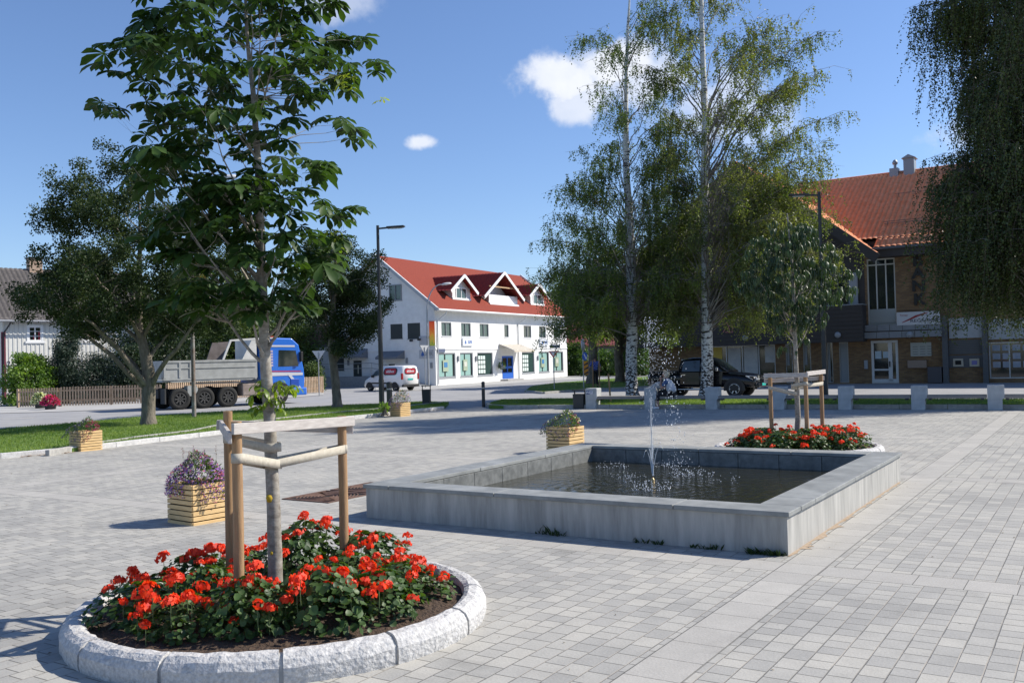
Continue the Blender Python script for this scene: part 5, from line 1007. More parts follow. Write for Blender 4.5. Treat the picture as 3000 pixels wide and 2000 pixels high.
# letters and signs
black = mat('black letters', (.012, .012, .014), .4)
for ch, (x, y) in zip('BANK', ((2689, 765), (2690, 801), (2692, 839), (2694, 878))):
    s_, z = PB.q(x, y); FB.text('letter', ch, .80, black, s_, z, -.06, ext=.03, bold=.03, sx=1.1)
r_ = R(2631, 913, 2757, 951); sg = FB.box('sign_panel', mat('sign white2', (.52, .53, .54), .5), r_[0], r_[1], -.36, -.30, r_[2], r_[3]); w_ = r_[1]-r_[0]; h_ = r_[3]-r_[2]
mb = MB(); mb.prism([(.13, .18), (.30, .36), (.50, .62), (.72, .86), (.74, .90), (.68, .90), (.44, .72), (.28, .46), (.12, .22)], (r_[0], -.361, r_[2]), (w_, 0, 0), (0, 0, h_), (0, -.006, 0)); FB.b(mb, 'swoosh', mat('sign dark red', (.26, .02, .025), .5), sg)
FB.text('lettering', 'REGNSKAP', .22, mat('lettering grey', (.10, .11, .14), .5), r_[0]+w_*.66, r_[2]+h_*.30, -.366, sg, ext=.002, bold=.004, sx=1.35); FB.text('lettering', 'Terraje', .13, MATS['sign dark red'], r_[0]+w_*.17, r_[2]+h_*.76, -.366, sg, ext=.002)
s_, z = PB.q(2133, 955, BY); pink_ = mat('sign pink', (.42, .16, .14), .5); mb = MB()
for (x0_, z0_, x1_, z1_) in ((-.32, .3, -.1, -.05), (-.1, -.05, -.28, -.35), (-.02, .18, .12, -.3), (.02, -.02, .3, .02), (.3, .02, .26, -.32), (-.15, -.35, .3, -.36), (-.3, .05, -.02, .2)): mb.bar((s_+x0_, BY-.05, z+z0_), (s_+x1_, BY-.05, z+z1_), .03, .045)
FB.b(mb, 'sign_logo', pink_); s_, z = PB.q(2190, 945, BY); FB.text('letter', 'frabe', .62, black, s_+.25, z, BY-.05, ext=.02, bold=.02)
for x, y in ((2455, 981), (2184, 990)):
    s_, z = PB.q(x, y, BY); mb = MB(); mb.lathe([(.02, 0), (.17, 0), (.15, .09), (.02, .13)], (0, 0, 0), 16); M = Matrix.Translation((s_, BY-.03, z)) @ Matrix.Rotation(math.pi/2, 4, 'X'); mb.v = [tuple(M @ Vector(v)) for v in mb.v]; FB.b(mb, 'round_lamp', lightp)
# ---- wooden house on the left
_d = ray(8, 1150); PH = Plane(Vector((_d.x/_d.y*60, 60, 0)), 45); HS = thing('wooden_house', 'pale grey board clad house with dark tiled roof and chimneys at far left', 'building', PH.A, R_(45)); FH_ = Fac(HS, PH)
xl = PH.q(8, 1000)[0]; xr = PH.q(470, 1000)[0]; hz = (PH.q(0, 940)[1]+PH.q(235, 942)[1])/2
hw_ = [FH_.rect(83, 956, 122, 999), FH_.rect(240, 958, 278, 1000), FH_.rect(400, 960, 423, 1002)]; zt = hw_[0][3]; zb = hw_[0][2]; hw_ = [(a, b_, zb, zt) for a, b_, c, d in hw_]
clad = mat('house boards', (.70, .69, .64), .75, var=.04, vscale=3); wfr = mat('house window white', (.80, .80, .79), .5)
FH_.wall('wall', clad, xl, xr, -.5, hz, hw_, rev=.1)
mb = MB(); x = xl+.1
while x < xr:
    inw = [h for h in hw_ if h[0]-.12 < x < h[1]+.12]
    if inw: mb.box(x-.03, x+.03, -.03, -.001, -.4, inw[0][2]-.16); mb.box(x-.03, x+.03, -.03, -.001, inw[0][3]+.13, hz)
    else: mb.box(x-.03, x+.03, -.03, -.001, -.4, hz)
    x += .27
FH_.b(mb, 'battens', clad)
mb = MB(); x = xl+.1+.031
while x < xr:
    inw = [h for h in hw_ if h[0]-.12 < x < h[1]+.12]
    for za_, zb_2 in (((-.4, inw[0][2]-.16), (inw[0][3]+.13, hz)) if inw else ((-.4, hz),)): mb.box(x, x+.018, -.012, -.0015, za_, zb_2)
    x += .27
FH_.b(mb, 'batten_shade_strips', mat('batten shade grey', (.30, .30, .29), .9))  # thin grey strips beside the battens, shadow gaps put into the colour
for h in hw_:
    w = FH_.window(h, wfr, glass, y=.0, nx=2, nz=3, fw=.08, bars=.035); q = MB(); q.box(h[0]-.1, h[1]+.1, -.045, -.001, h[3], h[3]+.12); q.box(h[0]-.1, h[0], -.045, -.001, h[2], h[3]); q.box(h[1], h[1]+.1, -.045, -.001, h[2], h[3]); q.box(h[0]-.2, h[1]+.2, -.08, -.001, h[2]-.14, h[2]); FH_.b(q, 'architrave', wfr, w)
    q = MB(); q.box(h[0]+.42*(h[1]-h[0]), h[0]+.49*(h[1]-h[0]), .035, .04, h[2]+.05, h[3]-.5); q.box(h[1]-.2, h[1]-.08, .03, .041, h[2]+.05, h[3]-.3); q.box(h[0]+.36*(h[1]-h[0]), h[0]+.45*(h[1]-h[0]), .03, .041, h[2]+.05, h[3]-.55); FH_.b(q, 'curtain_or_reflection', mat('red curtain', (.32, .03, .05), .8), w)
mb = MB(); mb.box(xl+.02, xr-.02, .2, 8.6, -.5, hz); FH_.b(mb, 'core', MATS['interior dark'])
for xx in (xl, xr): mb = MB(); mb.add([(xx, 0, -.5), (xx, 9, -.5), (xx, 9, hz), (xx, 4.5, hz+3.6), (xx, 0, hz)], [(0, 1, 2, 3, 4)]); FH_.b(mb, 'gable_wall', clad)
grt = mat('grey brown tile', (.085, .075, .072), .75, c2=(.13, .115, .11), vscale=4)
rd = next((k*.1 for k in range(10, 120) if PH.q(0, 788, k*.1)[1] <= hz+(k*.1+.5)*.78), 5); slp = .78
for sgn in (1, -1): tile_roof(HS, 'roof_tiles', grt, (xl-2.5, -.5, hz+.02) if sgn == 1 else (xr+.4, 2*rd+.5, hz+.02), (sgn, 0, 0), (0, sgn*(rd+.5), (rd+.5)*slp), xr-xl+2.9, math.hypot(rd+.5, (rd+.5)*slp), .3, .36, .05, .04, 4)
mb = MB(); mb.tube([(xl-2.5, -.6, hz-.02), (xr+.4, -.6, hz-.02)], .07, 8); FH_.b(mb, 'gutter', mat('gutter pale', (.30, .31, .33), .5)); mb = MB(); mb.tube([(xl+.35, -.55, hz-.05), (xl+.3, -.4, hz-.25), (xl+.02, -.08, hz-.8), (xl-.02, -.08, 0)], .05, 8); FH_.b(mb, 'downpipe', mat('black pipe', (.02, .02, .025), .4))
rzz = hz+(rd+.5)*slp; bk_ = mat('chimney brick', (.36, .24, .17), .9, c2=(.48, .36, .27), vscale=6)
for x_ in (100, 242):
    s_, z = PH.q(x_, 780, rd); mb = MB(); mb.box(s_-.42, s_+.42, rd-.4, rd+.3, rzz-1.0, rzz+.75); cn = FH_.b(mb, 'chimney', bk_); FH_.box('chimney_cap', dk, s_-.5, s_+.5, rd-.48, rd+.38, rzz+.75, rzz+.86, cn)
s_, z = PH.q(20, 1065); FH_.text('house_number', '62', .45, dk, s_, z, -.045, ext=.01)
FH_.box('corner_board', mat('house maroon', (.16, .03, .05), .6), xl-.1, xl+.16, -.06, -.002, -.4, hz-.7)
# ---- distant buildings behind the trees
def simple_house(name, A, deg, w, d, h, rh, wallm, roofm, label, wins=(), door=False, cat='building', eave=.4):
    root = thing(name, label, cat, A, R_(deg)); F = Fac(root, None); F.wall('wall', wallm, 0, w, 0, h, wins)
    mb = MB(); mb.box(.02, w-.02, .16, d, 0, h-.01); F.b(mb, 'core', MATS['interior dark']); mb = MB(); mb.add([(0, 0, 0), (0, d, 0), (0, d, h), (0, d/2, h+rh), (0, 0, h)], [(0, 1, 2, 3, 4)]); mb.add([(w, 0, 0), (w, d, 0), (w, d, h), (w, d/2, h+rh), (w, 0, h)], [(0, 1, 2, 3, 4)]); F.b(mb, 'gable_wall', wallm)
    mb = MB()
    for sgn in (1, -1):
        yy = (lambda y: y) if sgn == 1 else (lambda y: d-y); sl = rh/(d/2); mb.add([(-eave, yy(-eave), h-eave*sl), (w+eave, yy(-eave), h-eave*sl), (w+eave, d/2, h+rh), (-eave, d/2, h+rh), (-eave, yy(-eave), h-eave*sl+.14), (w+eave, yy(-eave), h-eave*sl+.14), (w+eave, d/2, h+rh+.14), (-eave, d/2, h+rh+.14)], [(3, 2, 1, 0), (4, 5, 6, 7), (0, 1, 5, 4), (1, 2, 6, 5), (3, 0, 4, 7)])
    F.b(mb, 'roof', roofm)
    for r_ in wins: F.window(r_, wfr, glass, nx=2, nz=2, fw=.09)
    return root
maroon = mat('maroon sheet roof', (.20, .045, .04), .6, var=.1, vscale=3); dgrey = mat('dark grey boards', (.10, .11, .12), .8, var=.1); yel = mat('ochre boards', (.62, .33, .09), .7, var=.06)
p = G(1668, 1102); simple_house('low_shop', (4.6, 104, 0), 2, 16, 8, 3.2, 2.6, dgrey, maroon, 'low dark building with maroon roof and tan boards seen behind the birches', [(1, 2.4, .9, 2.2), (4, 5.4, .9, 2.2), (8, 9.4, .9, 2.2)])
q = bpy.data.objects[-1]
simple_house('dark_house', (4, 128, 0), 0, 15, 9, 7.5, 3.5, dgrey, mat('slate roof', (.06, .065, .07), .8), 'tall dark grey building behind the low maroon roofed shop', [(1.5, 3, 4.2, 5.6), (5, 6.5, 4.2, 5.6), (8.5, 10, 4.2, 5.6)])
simple_house('yellow_house', (13.0, 92, 0), -12, 5.5, 7, 4.2, 2.4, yel, maroon, 'ochre yellow wooden house with white windows left of the bank', [(2.6, 3.7, 1.0, 2.5), (.7, 1.6, 1.0, 2.5)])
# ================================================================ fences, hills
random.seed(77)
fw_ = mat('fence larch', (.36, .25, .16), .8, c2=(.50, .37, .26), vscale=5)
def picket(a, b, h, label, step=.135, w=.075):
    a, b = Vector(a), Vector(b); d = b-a; L = d.length; root = thing('picket_fence', label, 'fence', a, math.atan2(d.y, d.x), 'picket fence runs'); mb = MB(); x = 0.0
    while x < L: hh = h+random.uniform(-.008, .008); mb.box(x, x+w, -.012, .012, .06, hh); x += step
    mb.build('pickets', fw_, root); mb = MB()
    for z in (.28, h-.22): mb.box(0, L, .014, .05, z, z+.09)
    mb.build('rails', fw_, root)
    x = 0.0
    while x <= L+.1: q = MB(); q.box(x-.045, x+.045, .05, .14, 0, h-.03); q.build('post', fw_, root); x += max(1.9, L/max(1, round(L/2.2)))
    return root
K0, K1, K2 = G(50, 1195), G(172, 1192), G(470, 1182)
picket(K0, K1, .98, 'picket fence section at far left, behind the pink flowers'); picket(K1+Vector((.1, 0, 0)), K2, 1.0, 'long picket fence before the shrubs of the wooden house'); picket(G(470, 1182)+Vector((.3, .3, 0)), G(948, 1151), 1.05, 'picket fence running behind the blue truck towards the give way sign')
hm = mat('forested hill', (.022, .045, .038), .95, c2=(.045, .075, .055), vscale=.02, detail=8)
def hill(name, x0, x1, Y, prof, m, seed=1):
    r = np.random.default_rng(seed); n = 160; xs = np.linspace(x0, x1, n); V = []; F = []
    for j, (yy, k) in enumerate(((Y, 0), (Y+60, .55), (Y+140, .9), (Y+220, 1.0), (Y+400, .8), (Y+600, 0))):
        for i, x in enumerate(xs): V.append((x, yy, prof(x)*k*(1+.05*r.normal())+.5*r.normal()*(k > 0)))
    for j in range(5):
        for i in range(n-1): F.append((j*n+i, j*n+i+1, (j+1)*n+i+1, (j+1)*n+i))
    o = npmesh(name, V, F, m, None, smooth=False); o['kind'] = 'structure'; return o
hill('hill', -1200, 60, 700, lambda x: 62*math.exp(-((x+330)/330)**2)+10, hm, 2)
hill('hill', -150, 900, 500, lambda x: 14+26*math.exp(-((x-230)/150)**2), mat('near wood', (.025, .05, .02), .95, c2=(.05, .085, .03), vscale=.05, detail=8), 3)
# ================================================================ trees
bark = mat('linden bark', (.10, .085, .065), .95, c2=(.23, .20, .16), vscale=9, bump=1.0, bscale=14, bdist=.04, stretch=(1, 1, .35), detail=8)
chb = mat('young chestnut bark', (.17, .145, .115), .85, c2=(.38, .35, .30), vscale=16, bump=.3, bscale=30, detail=8, stretch=(1, 1, 1.4))
def birch_bark():
    m = bpy.data.materials.new('birch bark'); m.use_nodes = True; t = m.node_tree; b = t.nodes['Principled BSDF']; L = t.links.new; tcn = t.nodes.new('ShaderNodeTexCoord')
    def nz_(sc, st, det=4):
        mp = t.nodes.new('ShaderNodeMapping'); mp.inputs['Scale'].default_value = st; L(tcn.outputs['Object'], mp.inputs[0]); n = t.nodes.new('ShaderNodeTexNoise'); n.inputs['Scale'].default_value = sc; n.inputs['Detail'].default_value = det; L(mp.outputs[0], n.inputs['Vector']); return n.outputs['Fac']
    a = mathn(t, 'GREATER_THAN', nz_(3.2, (1, 1, 4.5)), .60); c = mathn(t, 'GREATER_THAN', nz_(9, (1, 1, 4)), .66)
    sp_ = t.nodes.new('ShaderNodeSeparateXYZ'); L(tcn.outputs['Object'], sp_.inputs[0]); low = t.nodes.new('ShaderNodeMapRange'); L(sp_.outputs[2], low.inputs[0]); low.inputs[1].default_value = .6; low.inputs[2].default_value = 4; low.inputs[3].default_value = .20; low.inputs[4].default_value = 0
    e = mathn(t, 'GREATER_THAN', mathn(t, 'ADD', nz_(10, (1, 1, 1.6)), low.outputs[0]), .69)
    f = mathn(t, 'MAXIMUM', mathn(t, 'MAXIMUM', a, c), e); x = t.nodes.new('ShaderNodeMix'); x.data_type = 'RGBA'; L(f, x.inputs[0]); x.inputs[6].default_value = (.60, .60, .58, 1); x.inputs[7].default_value = (.035, .03, .028, 1); L(x.outputs[2], b.inputs['Base Color']); b.inputs['Roughness'].default_value = .75; return m
bbark = birch_bark()
twigm = mat('birch twig', (.12, .09, .07), .8); limbm = mat('birch limb', (.12, .095, .08), .85, c2=(.32, .30, .28), vscale=3)
class Tree:
    def __init__(s, name, label, base, cat='tree', group=None): s.root = thing(name, label, cat, base, 0, group); s.b = Vector(base); s.seg = []
    def trunk(s, pts, rad, m, n=12, nm='trunk', flare=1.25):
        P = [Vector(p)-s.b for p in pts]
        # subdivide with wobble
        Q = []; Rr = []
        for i in range(len(P)-1):
            for k in range(4): t_ = k/4; Q.append(P[i].lerp(P[i+1], t_)+(Vector((random.uniform(-1, 1), random.uniform(-1, 1), 0))*rad[i]*.08 if k else Vector())); Rr.append(rad[i]*(1-t_)+rad[i+1]*t_)
        Q.append(P[-1]); Rr.append(rad[-1]); Rr[0] *= flare
        mb = MB(); mb.tube(Q, Rr, n); mb.build(nm, m, s.root); s.tp = Q; s.tr = Rr; return s
    def on_trunk(s, z):
        P = s.tp
        if z <= P[0].z: return P[0].copy(), s.tr[0]
        for i in range(len(P)-1):
            if P[i].z <= z <= P[i+1].z: t_ = (z-P[i].z)/(P[i+1].z-P[i].z+1e-9); return P[i].lerp(P[i+1], t_), s.tr[i]*(1-t_)+s.tr[i+1]*t_
        return P[-1].copy(), s.tr[-1]
    def limbs(s, tips, m, rise=.5, sag=.0, r0=.35, npr=14, zmin=1.0, name='limbs', thick=1.0, arch=.0):
        """primary limbs from the trunk, secondary ones from the nearest primary"""
        mb = MB(); tips = [Vector(t_) for t_ in tips]; idx = list(range(len(tips))); random.shuffle(idx); prim = idx[:npr]; nodes = []
        for i in prim:
            T = tips[i]; c, _ = s.on_trunk(T.z); hd = math.hypot(T.x-c.x, T.y-c.y); za = max(zmin, T.z-hd*rise-.1); A, ra = s.on_trunk(za); pts = []; 
            for k in range(8):
                t_ = k/7; p = A.lerp(T, t_); p.z += (arch*math.sin(math.pi*t_)-sag*(t_**2-t_)*0)*hd*.3 ; p += Vector((random.uniform(-1, 1), random.uniform(-1, 1), random.uniform(-1, 1)))*hd*.02*(0 < k < 7); pts.append(p)
            r_ = max(.008, ra*r0)*thick; rad = [r_*(1-.86*k/7) for k in range(8)]; mb.tube(pts, rad, 6, False); nodes += [(p, rr) for p, rr in zip(pts[2:], rad[2:])]
        NP_ = np.array([tuple(p) for p, _ in nodes]); out = []
        for i in idx[npr:]:
            T = tips[i]; d = np.linalg.norm(NP_-np.array(tuple(T)), axis=1)+np.maximum(0, NP_[:, 2]-T.z+.1)*1.2; j = int(np.argmin(d)); A, ra = nodes[j]; h = (T-A).length; pts = [A.lerp(T, k/4)+Vector((0, 0, arch*.25*h*math.sin(math.pi*k/4)))+Vector((random.uniform(-1, 1), random.uniform(-1, 1), random.uniform(-1, 1)))*h*.04*(0 < k < 4) for k in range(5)]
            r_ = min(ra*.7, .02*thick+.006*h); mb.tube(pts, [r_*(1-.8*k/4) for k in range(5)], 4, False)
        mb.build(name, m, s.root); return s
def envelope(prof, cx_px, Y, base, n, seed, depth=.9, bias=.5, zpow=1.0, D=1.2755):
    """points in a crown whose outline is given as (y, x left, x right) rows of the 2352-wide reference"""
    r = np.random.default_rng(seed); rows = []
    for (y, xl_, xr_) in prof:
        a, b_ = at(xl_*D, y*D, Y), at(xr_*D, y*D, Y); rows.append((a.z, a.x-base.x, b_.x-base.x))
    rows.sort(); zs = np.array([q[0] for q in rows]); ls = np.array([q[1] for q in rows]); rs = np.array([q[2] for q in rows])
    zz = np.linspace(zs[0], zs[-1], 200); wd = np.interp(zz, zs, rs-ls)**1.6; cdf = np.cumsum(wd); cdf /= cdf[-1]
    z = np.interp(r.random(n), cdf, zz); l = np.interp(z, zs, ls); rr = np.interp(z, zs, rs); c = (l+rr)/2; h = (rr-l)/2
    a = r.random(n)*2*math.pi; q = r.random(n)**bias; x = c+h*q*np.cos(a); y = h*depth*q*np.sin(a)
    return np.stack([x, y, z-base.z], 1)
def clump_leaves(C, per, rad, L, Wd, seed, flat=.7, droop=0.0):
    r = np.random.default_rng(seed); n = len(C)*per; c = np.repeat(C, per, 0)+np.clip(r.normal(0, 1, (n, 3)), -1.7, 1.7)*rad*np.array([1, 1, flat]); d = r.normal(0, 1, (n, 3)); d[:, 2] -= droop; d /= np.linalg.norm(d, axis=1)[:, None]
    V, F = rhomb(c, d, L*r.uniform(.6, 1.25, n), Wd*r.uniform(.7, 1.2, n), r.normal(0, 1, (n, 3))); tone = np.clip(np.repeat(r.normal(.42, .26, len(C)), per)+r.normal(0, .16, n), 0, 1); return V, F, tone
def crown_linden(tree, C, per, rad, L, Wd, seed, m, nm='crown', droop=.2):
    V, F, t_ = clump_leaves(C, per, rad, L, Wd, seed, droop=droop); npmesh(nm, V, F, m, tree.root, t_)
lindl = leafmat('linden leaf', (.016, .034, .010), (.062, .088, .030), .6, .22, spec=.25)
def linden(base, Y, trunkpx, rad, prof, n, seed, label, per=80, L=.11, clr=.30, m=None, grp='broadleaf trees on the left lawn', forks=3):
    random.seed(seed); T = Tree('linden_tree', label, base, group=grp); pts = [base]+[at(x*1.2755, y*1.2755, Y) for x, y in trunkpx]; T.trunk(pts, rad, bark, 14)
    C = envelope(prof, 0, Y, base, n//4, seed, .95, .42); rq = np.random.default_rng(seed+9); C = np.repeat(C, 5, 0)+np.clip(rq.normal(0, .22, (len(C)*5, 3)), -.42, .42); tips = C[np.argsort(rq.random(len(C)))][:170]
    T.limbs([tuple(c) for c in tips], bark, .85, 0, .5, 16, T.tp[4].z, arch=.3, thick=1.0); crown_linden(T, C, per, clr, L, L*.33, seed, m or lindl); return T
b1_ = G(435, 1243, .11); linden(b1_, b1_.y, [(342, 900), (341, 850), (320, 760), (318, 660), (322, 560), (320, 470)], [.22, .20, .19, .12, .09, .06, .03],
    [(372, 225, 310), (395, 190, 350), (430, 155, 420), (480, 128, 470), (540, 105, 520), (600, 100, 560), (650, 85, 580), (700, 75, 575), (735, 120, 560), (765, 190, 500)], 650, 51, 'large dark leafy tree with a thick trunk on the left lawn before the wooden house', 125, .085, .16)
b2_ = G(988, 1193, .11); linden(b2_, b2_.y, [(772, 900), (768, 850), (760, 800), (765, 720), (770, 650), (772, 580)], [.20, .17, .16, .12, .09, .06, .03],
    [(545, 735, 800), (570, 690, 850), (610, 655, 872), (660, 645, 885), (700, 650, 895), (740, 665, 880), (775, 690, 850), (808, 730, 815)], 330, 52, 'smaller dark leafy tree on the left lawn before the white building', 125, .085, .16)
# ---- chestnuts
chl = leafmat('chestnut leaf', (.015, .040, .009), (.060, .115, .026), .5, .28, spec=.35); chy = leafmat('young chestnut leaf', (.14, .24, .02), (.42, .46, .05), .4, .45)
def palm_leaves(P, D_, size, seed, nl=7, droop=.75, wid=.36):
    """compound leaves: P attachment points, D_ outward directions"""
    r = np.random.default_rng(seed); st = np.array([0, .28, .58, .80, 1.0]); wd = np.array([.05, .42, .95, 1.0, .04]); V = []; F = []; tone = []; base = 0
    for p, d in zip(P, D_):
        d = d/np.linalg.norm(d); s = size*r.uniform(.65, 1.15); pet = s*r.uniform(.3, .7); up = np.array([0, 0, 1.]); out = d*.8+up*.25; out /= np.linalg.norm(out); c = p+out*pet+np.array([0, 0, -.02]); h = np.array([d[0], d[1], .0]); h /= (np.linalg.norm(h)+1e-6); up0 = up; up = up0+h*r.uniform(-.25, .6)+np.cross(up0, h)*r.normal(0, .3); up /= np.linalg.norm(up); h = h-up*np.dot(h, up); h /= np.linalg.norm(h); side = np.cross(up, h); tb = r.random()
        s_ = side*.0035; V += [p-s_, p+s_, c+s_, c-s_]; F.append((base, base+1, base+2, base+3)); tone.append(.6); base += 4
        for k in range(nl):
            an = (k-(nl-1)/2)/((nl-1)/2)*R_(128)+r.normal(0, .06); ln = s*(1-.38*abs(an)/R_(128))*r.uniform(.9, 1.08); dr = droop*r.uniform(.7, 1.3)
            dh = h*math.cos(an)+side*math.sin(an); sd = np.cross(up, dh); w = ln*wid*.5; mid = []
            for q, t_ in enumerate(st): mid.append(c+dh*(ln*t_*math.cos(min(1.35, dr*t_*.9)))-(up*.5+up0*.5)*(ln*min(1.0, dr*.7)*t_**1.6))
            for q in range(5):
                fold = up*w*wd[q]*.35; V += [mid[q]-sd*w*wd[q]+fold, mid[q], mid[q]+sd*w*wd[q]+fold]
            for q in range(4): b_ = base+q*3; F += [(b_, b_+3, b_+4, b_+1), (b_+1, b_+4, b_+5, b_+2)]
            tone += [min(1, max(0, tb*.7+r.normal(.15, .12)))]*8; base += 15
        up = up0
    return np.array(V), np.array(F), np.array(tone)
def chestnut(base, Y, trunkpx, rad, prof, n, seed, label, size, per, droop, npr, grp='young horse chestnut trees in round beds', wid=.36, up=.55, nm='chestnut_tree', low=None, lm=None):
    random.seed(seed); T = Tree(nm, label, base, group=grp); pts = [base]+[at(x*1.2755, y*1.2755, Y) for x, y in trunkpx]; T.trunk(pts, rad, chb, 16, flare=1.05)
    C = envelope(prof, 0, Y, base, n, seed, .8, .42); C = C if low is None else np.concatenate([C, envelope(low[1], 0, Y, base, low[0], seed+3, .8, .6)]); T.limbs([tuple(c) for c in C], chb, 1.1, 0, .45, npr, T.tp[0].z+1.0, arch=-.1, thick=.8)
    r = np.random.default_rng(seed); P = []; D_ = []
    for c in C:
        ax, _ = T.on_trunk(c[2]-.3); o = c-np.array(tuple(ax)); o[2] = 0; o /= (np.linalg.norm(o)+1e-6); k = r.integers(per-1, per+2)
        for i in range(k): a = r.uniform(0, 6.28); dd = np.array([math.cos(a), math.sin(a), r.uniform(-.1, .8)])+o*.7; P.append(c-o*r.uniform(0, .22)*(i > 1)+r.normal(0, .025, 3)); D_.append(dd)
    V, F, t_ = palm_leaves(P, D_, size, seed, 7, droop, wid); npmesh('crown', V, F, lm or chl, T.root, t_); return T
tb = Vector((T1.x, T1.y, .14)); CY = T1.y
big = chestnut(tb, CY, [(629, 1180), (621, 1000), (608, 800), (600, 600), (594, 400), (585, 250), (567, 80), (560, -120)], [.056, .051, .046, .041, .035, .028, .021, .014, .008],
    [(-190, 480, 640), (-120, 350, 690), (-40, 330, 760), (0, 320, 790), (60, 300, 820), (110, 240, 850), (170, 205, 855), (240, 235, 835), (300, 225, 850), (360, 235, 850), (420, 300, 800), (480, 330, 810), (540, 370, 830), (600, 385, 800), (660, 400, 740), (720, 440, 700)], 240, 61,
    'large young chestnut tree with broad palmate leaves rising from the near round bed', .175, 3, .55, 30, wid=.38, low=(52, [(430, 340, 760), (520, 360, 790), (620, 370, 780), (700, 410, 730), (740, 490, 700)]))
# young yellow-green shoots on the lower stem and at one twig
r = np.random.default_rng(8); P = []; D_ = []
for (x, y, k) in ((600, 905, 7), (640, 905, 5), (612, 935, 4), (598, 880, 5), (655, 880, 4), (640, 920, 3)):
    for i in range(k): q = at(x*1.2755, y*1.2755, CY)-tb; a = r.uniform(0, 6.28); q = np.array(tuple(q))+r.normal(0, .03, 3); P.append(q); D_.append(np.array([math.cos(a), math.sin(a), .4]))
V, F, t_ = palm_leaves(P, D_, .11, 9, 5, .8, .36); npmesh('stem_shoots', V, F, leafmat('shoot leaf', (.05, .11, .015), (.26, .34, .04), .4, .45), big.root, t_)
for (x, y, k) in ((795, 175, 4), (800, 195, 4), (765, 545, 5), (775, 560, 3), (560, 90, 3), (430, 60, 2), (870, 230, 2)):
    P = []; D_ = []
    for i in range(k): q = at(x*1.2755, y*1.2755, CY)-tb; a = r.uniform(0, 6.28); P.append(np.array(tuple(q))+r.normal(0, .02, 3)); D_.append(np.array([math.cos(a), math.sin(a), .3]))
    V, F, t_ = palm_leaves(P, D_, .085, 10+x, 5, .6, .32); npmesh('yellow_shoot', V, F, chy, big.root, t_)
mb = MB()
for z0 in (.60, .80, 1.02): pass
lich = mat('yellow lichen', (.45, .30, .02), .9); q, rr_ = big.on_trunk(.75); mb.lathe([(.001, -.035), (.02, -.03), (.028, 0), (.02, .02), (.001, .03)], q+Vector((-.015, -.038, -.02)), 10); mb.lathe([(.001, -.02), (.01, -.015), (.012, 0), (.001, .015)], q+Vector((-.005, -.049, -.42)), 8); mb.build('lichen', lich, big.root)
tb2 = Vector((T2.x, T2.y, .14)); second = chestnut(tb2, T2.y, [(1833, 960), (1829, 850), (1825, 750), (1822, 650), (1815, 560), (1808, 490)], [.055, .048, .04, .034, .026, .018, .010],
    [(488, 1795, 1835), (520, 1755, 1865), (560, 1735, 1895), (600, 1715, 1920), (640, 1690, 1960), (680, 1705, 1945), (720, 1745, 1895), (760, 1770, 1870), (800, 1785, 1850)], 215, 62, 'slim young chestnut tree with narrow drooping leaves in the far round bed', .20, 3, 1.7, 22, wid=.17, lm=leafmat('narrow chestnut leaf', (.012, .030, .009), (.05, .09, .026), .45, .2, spec=.5))
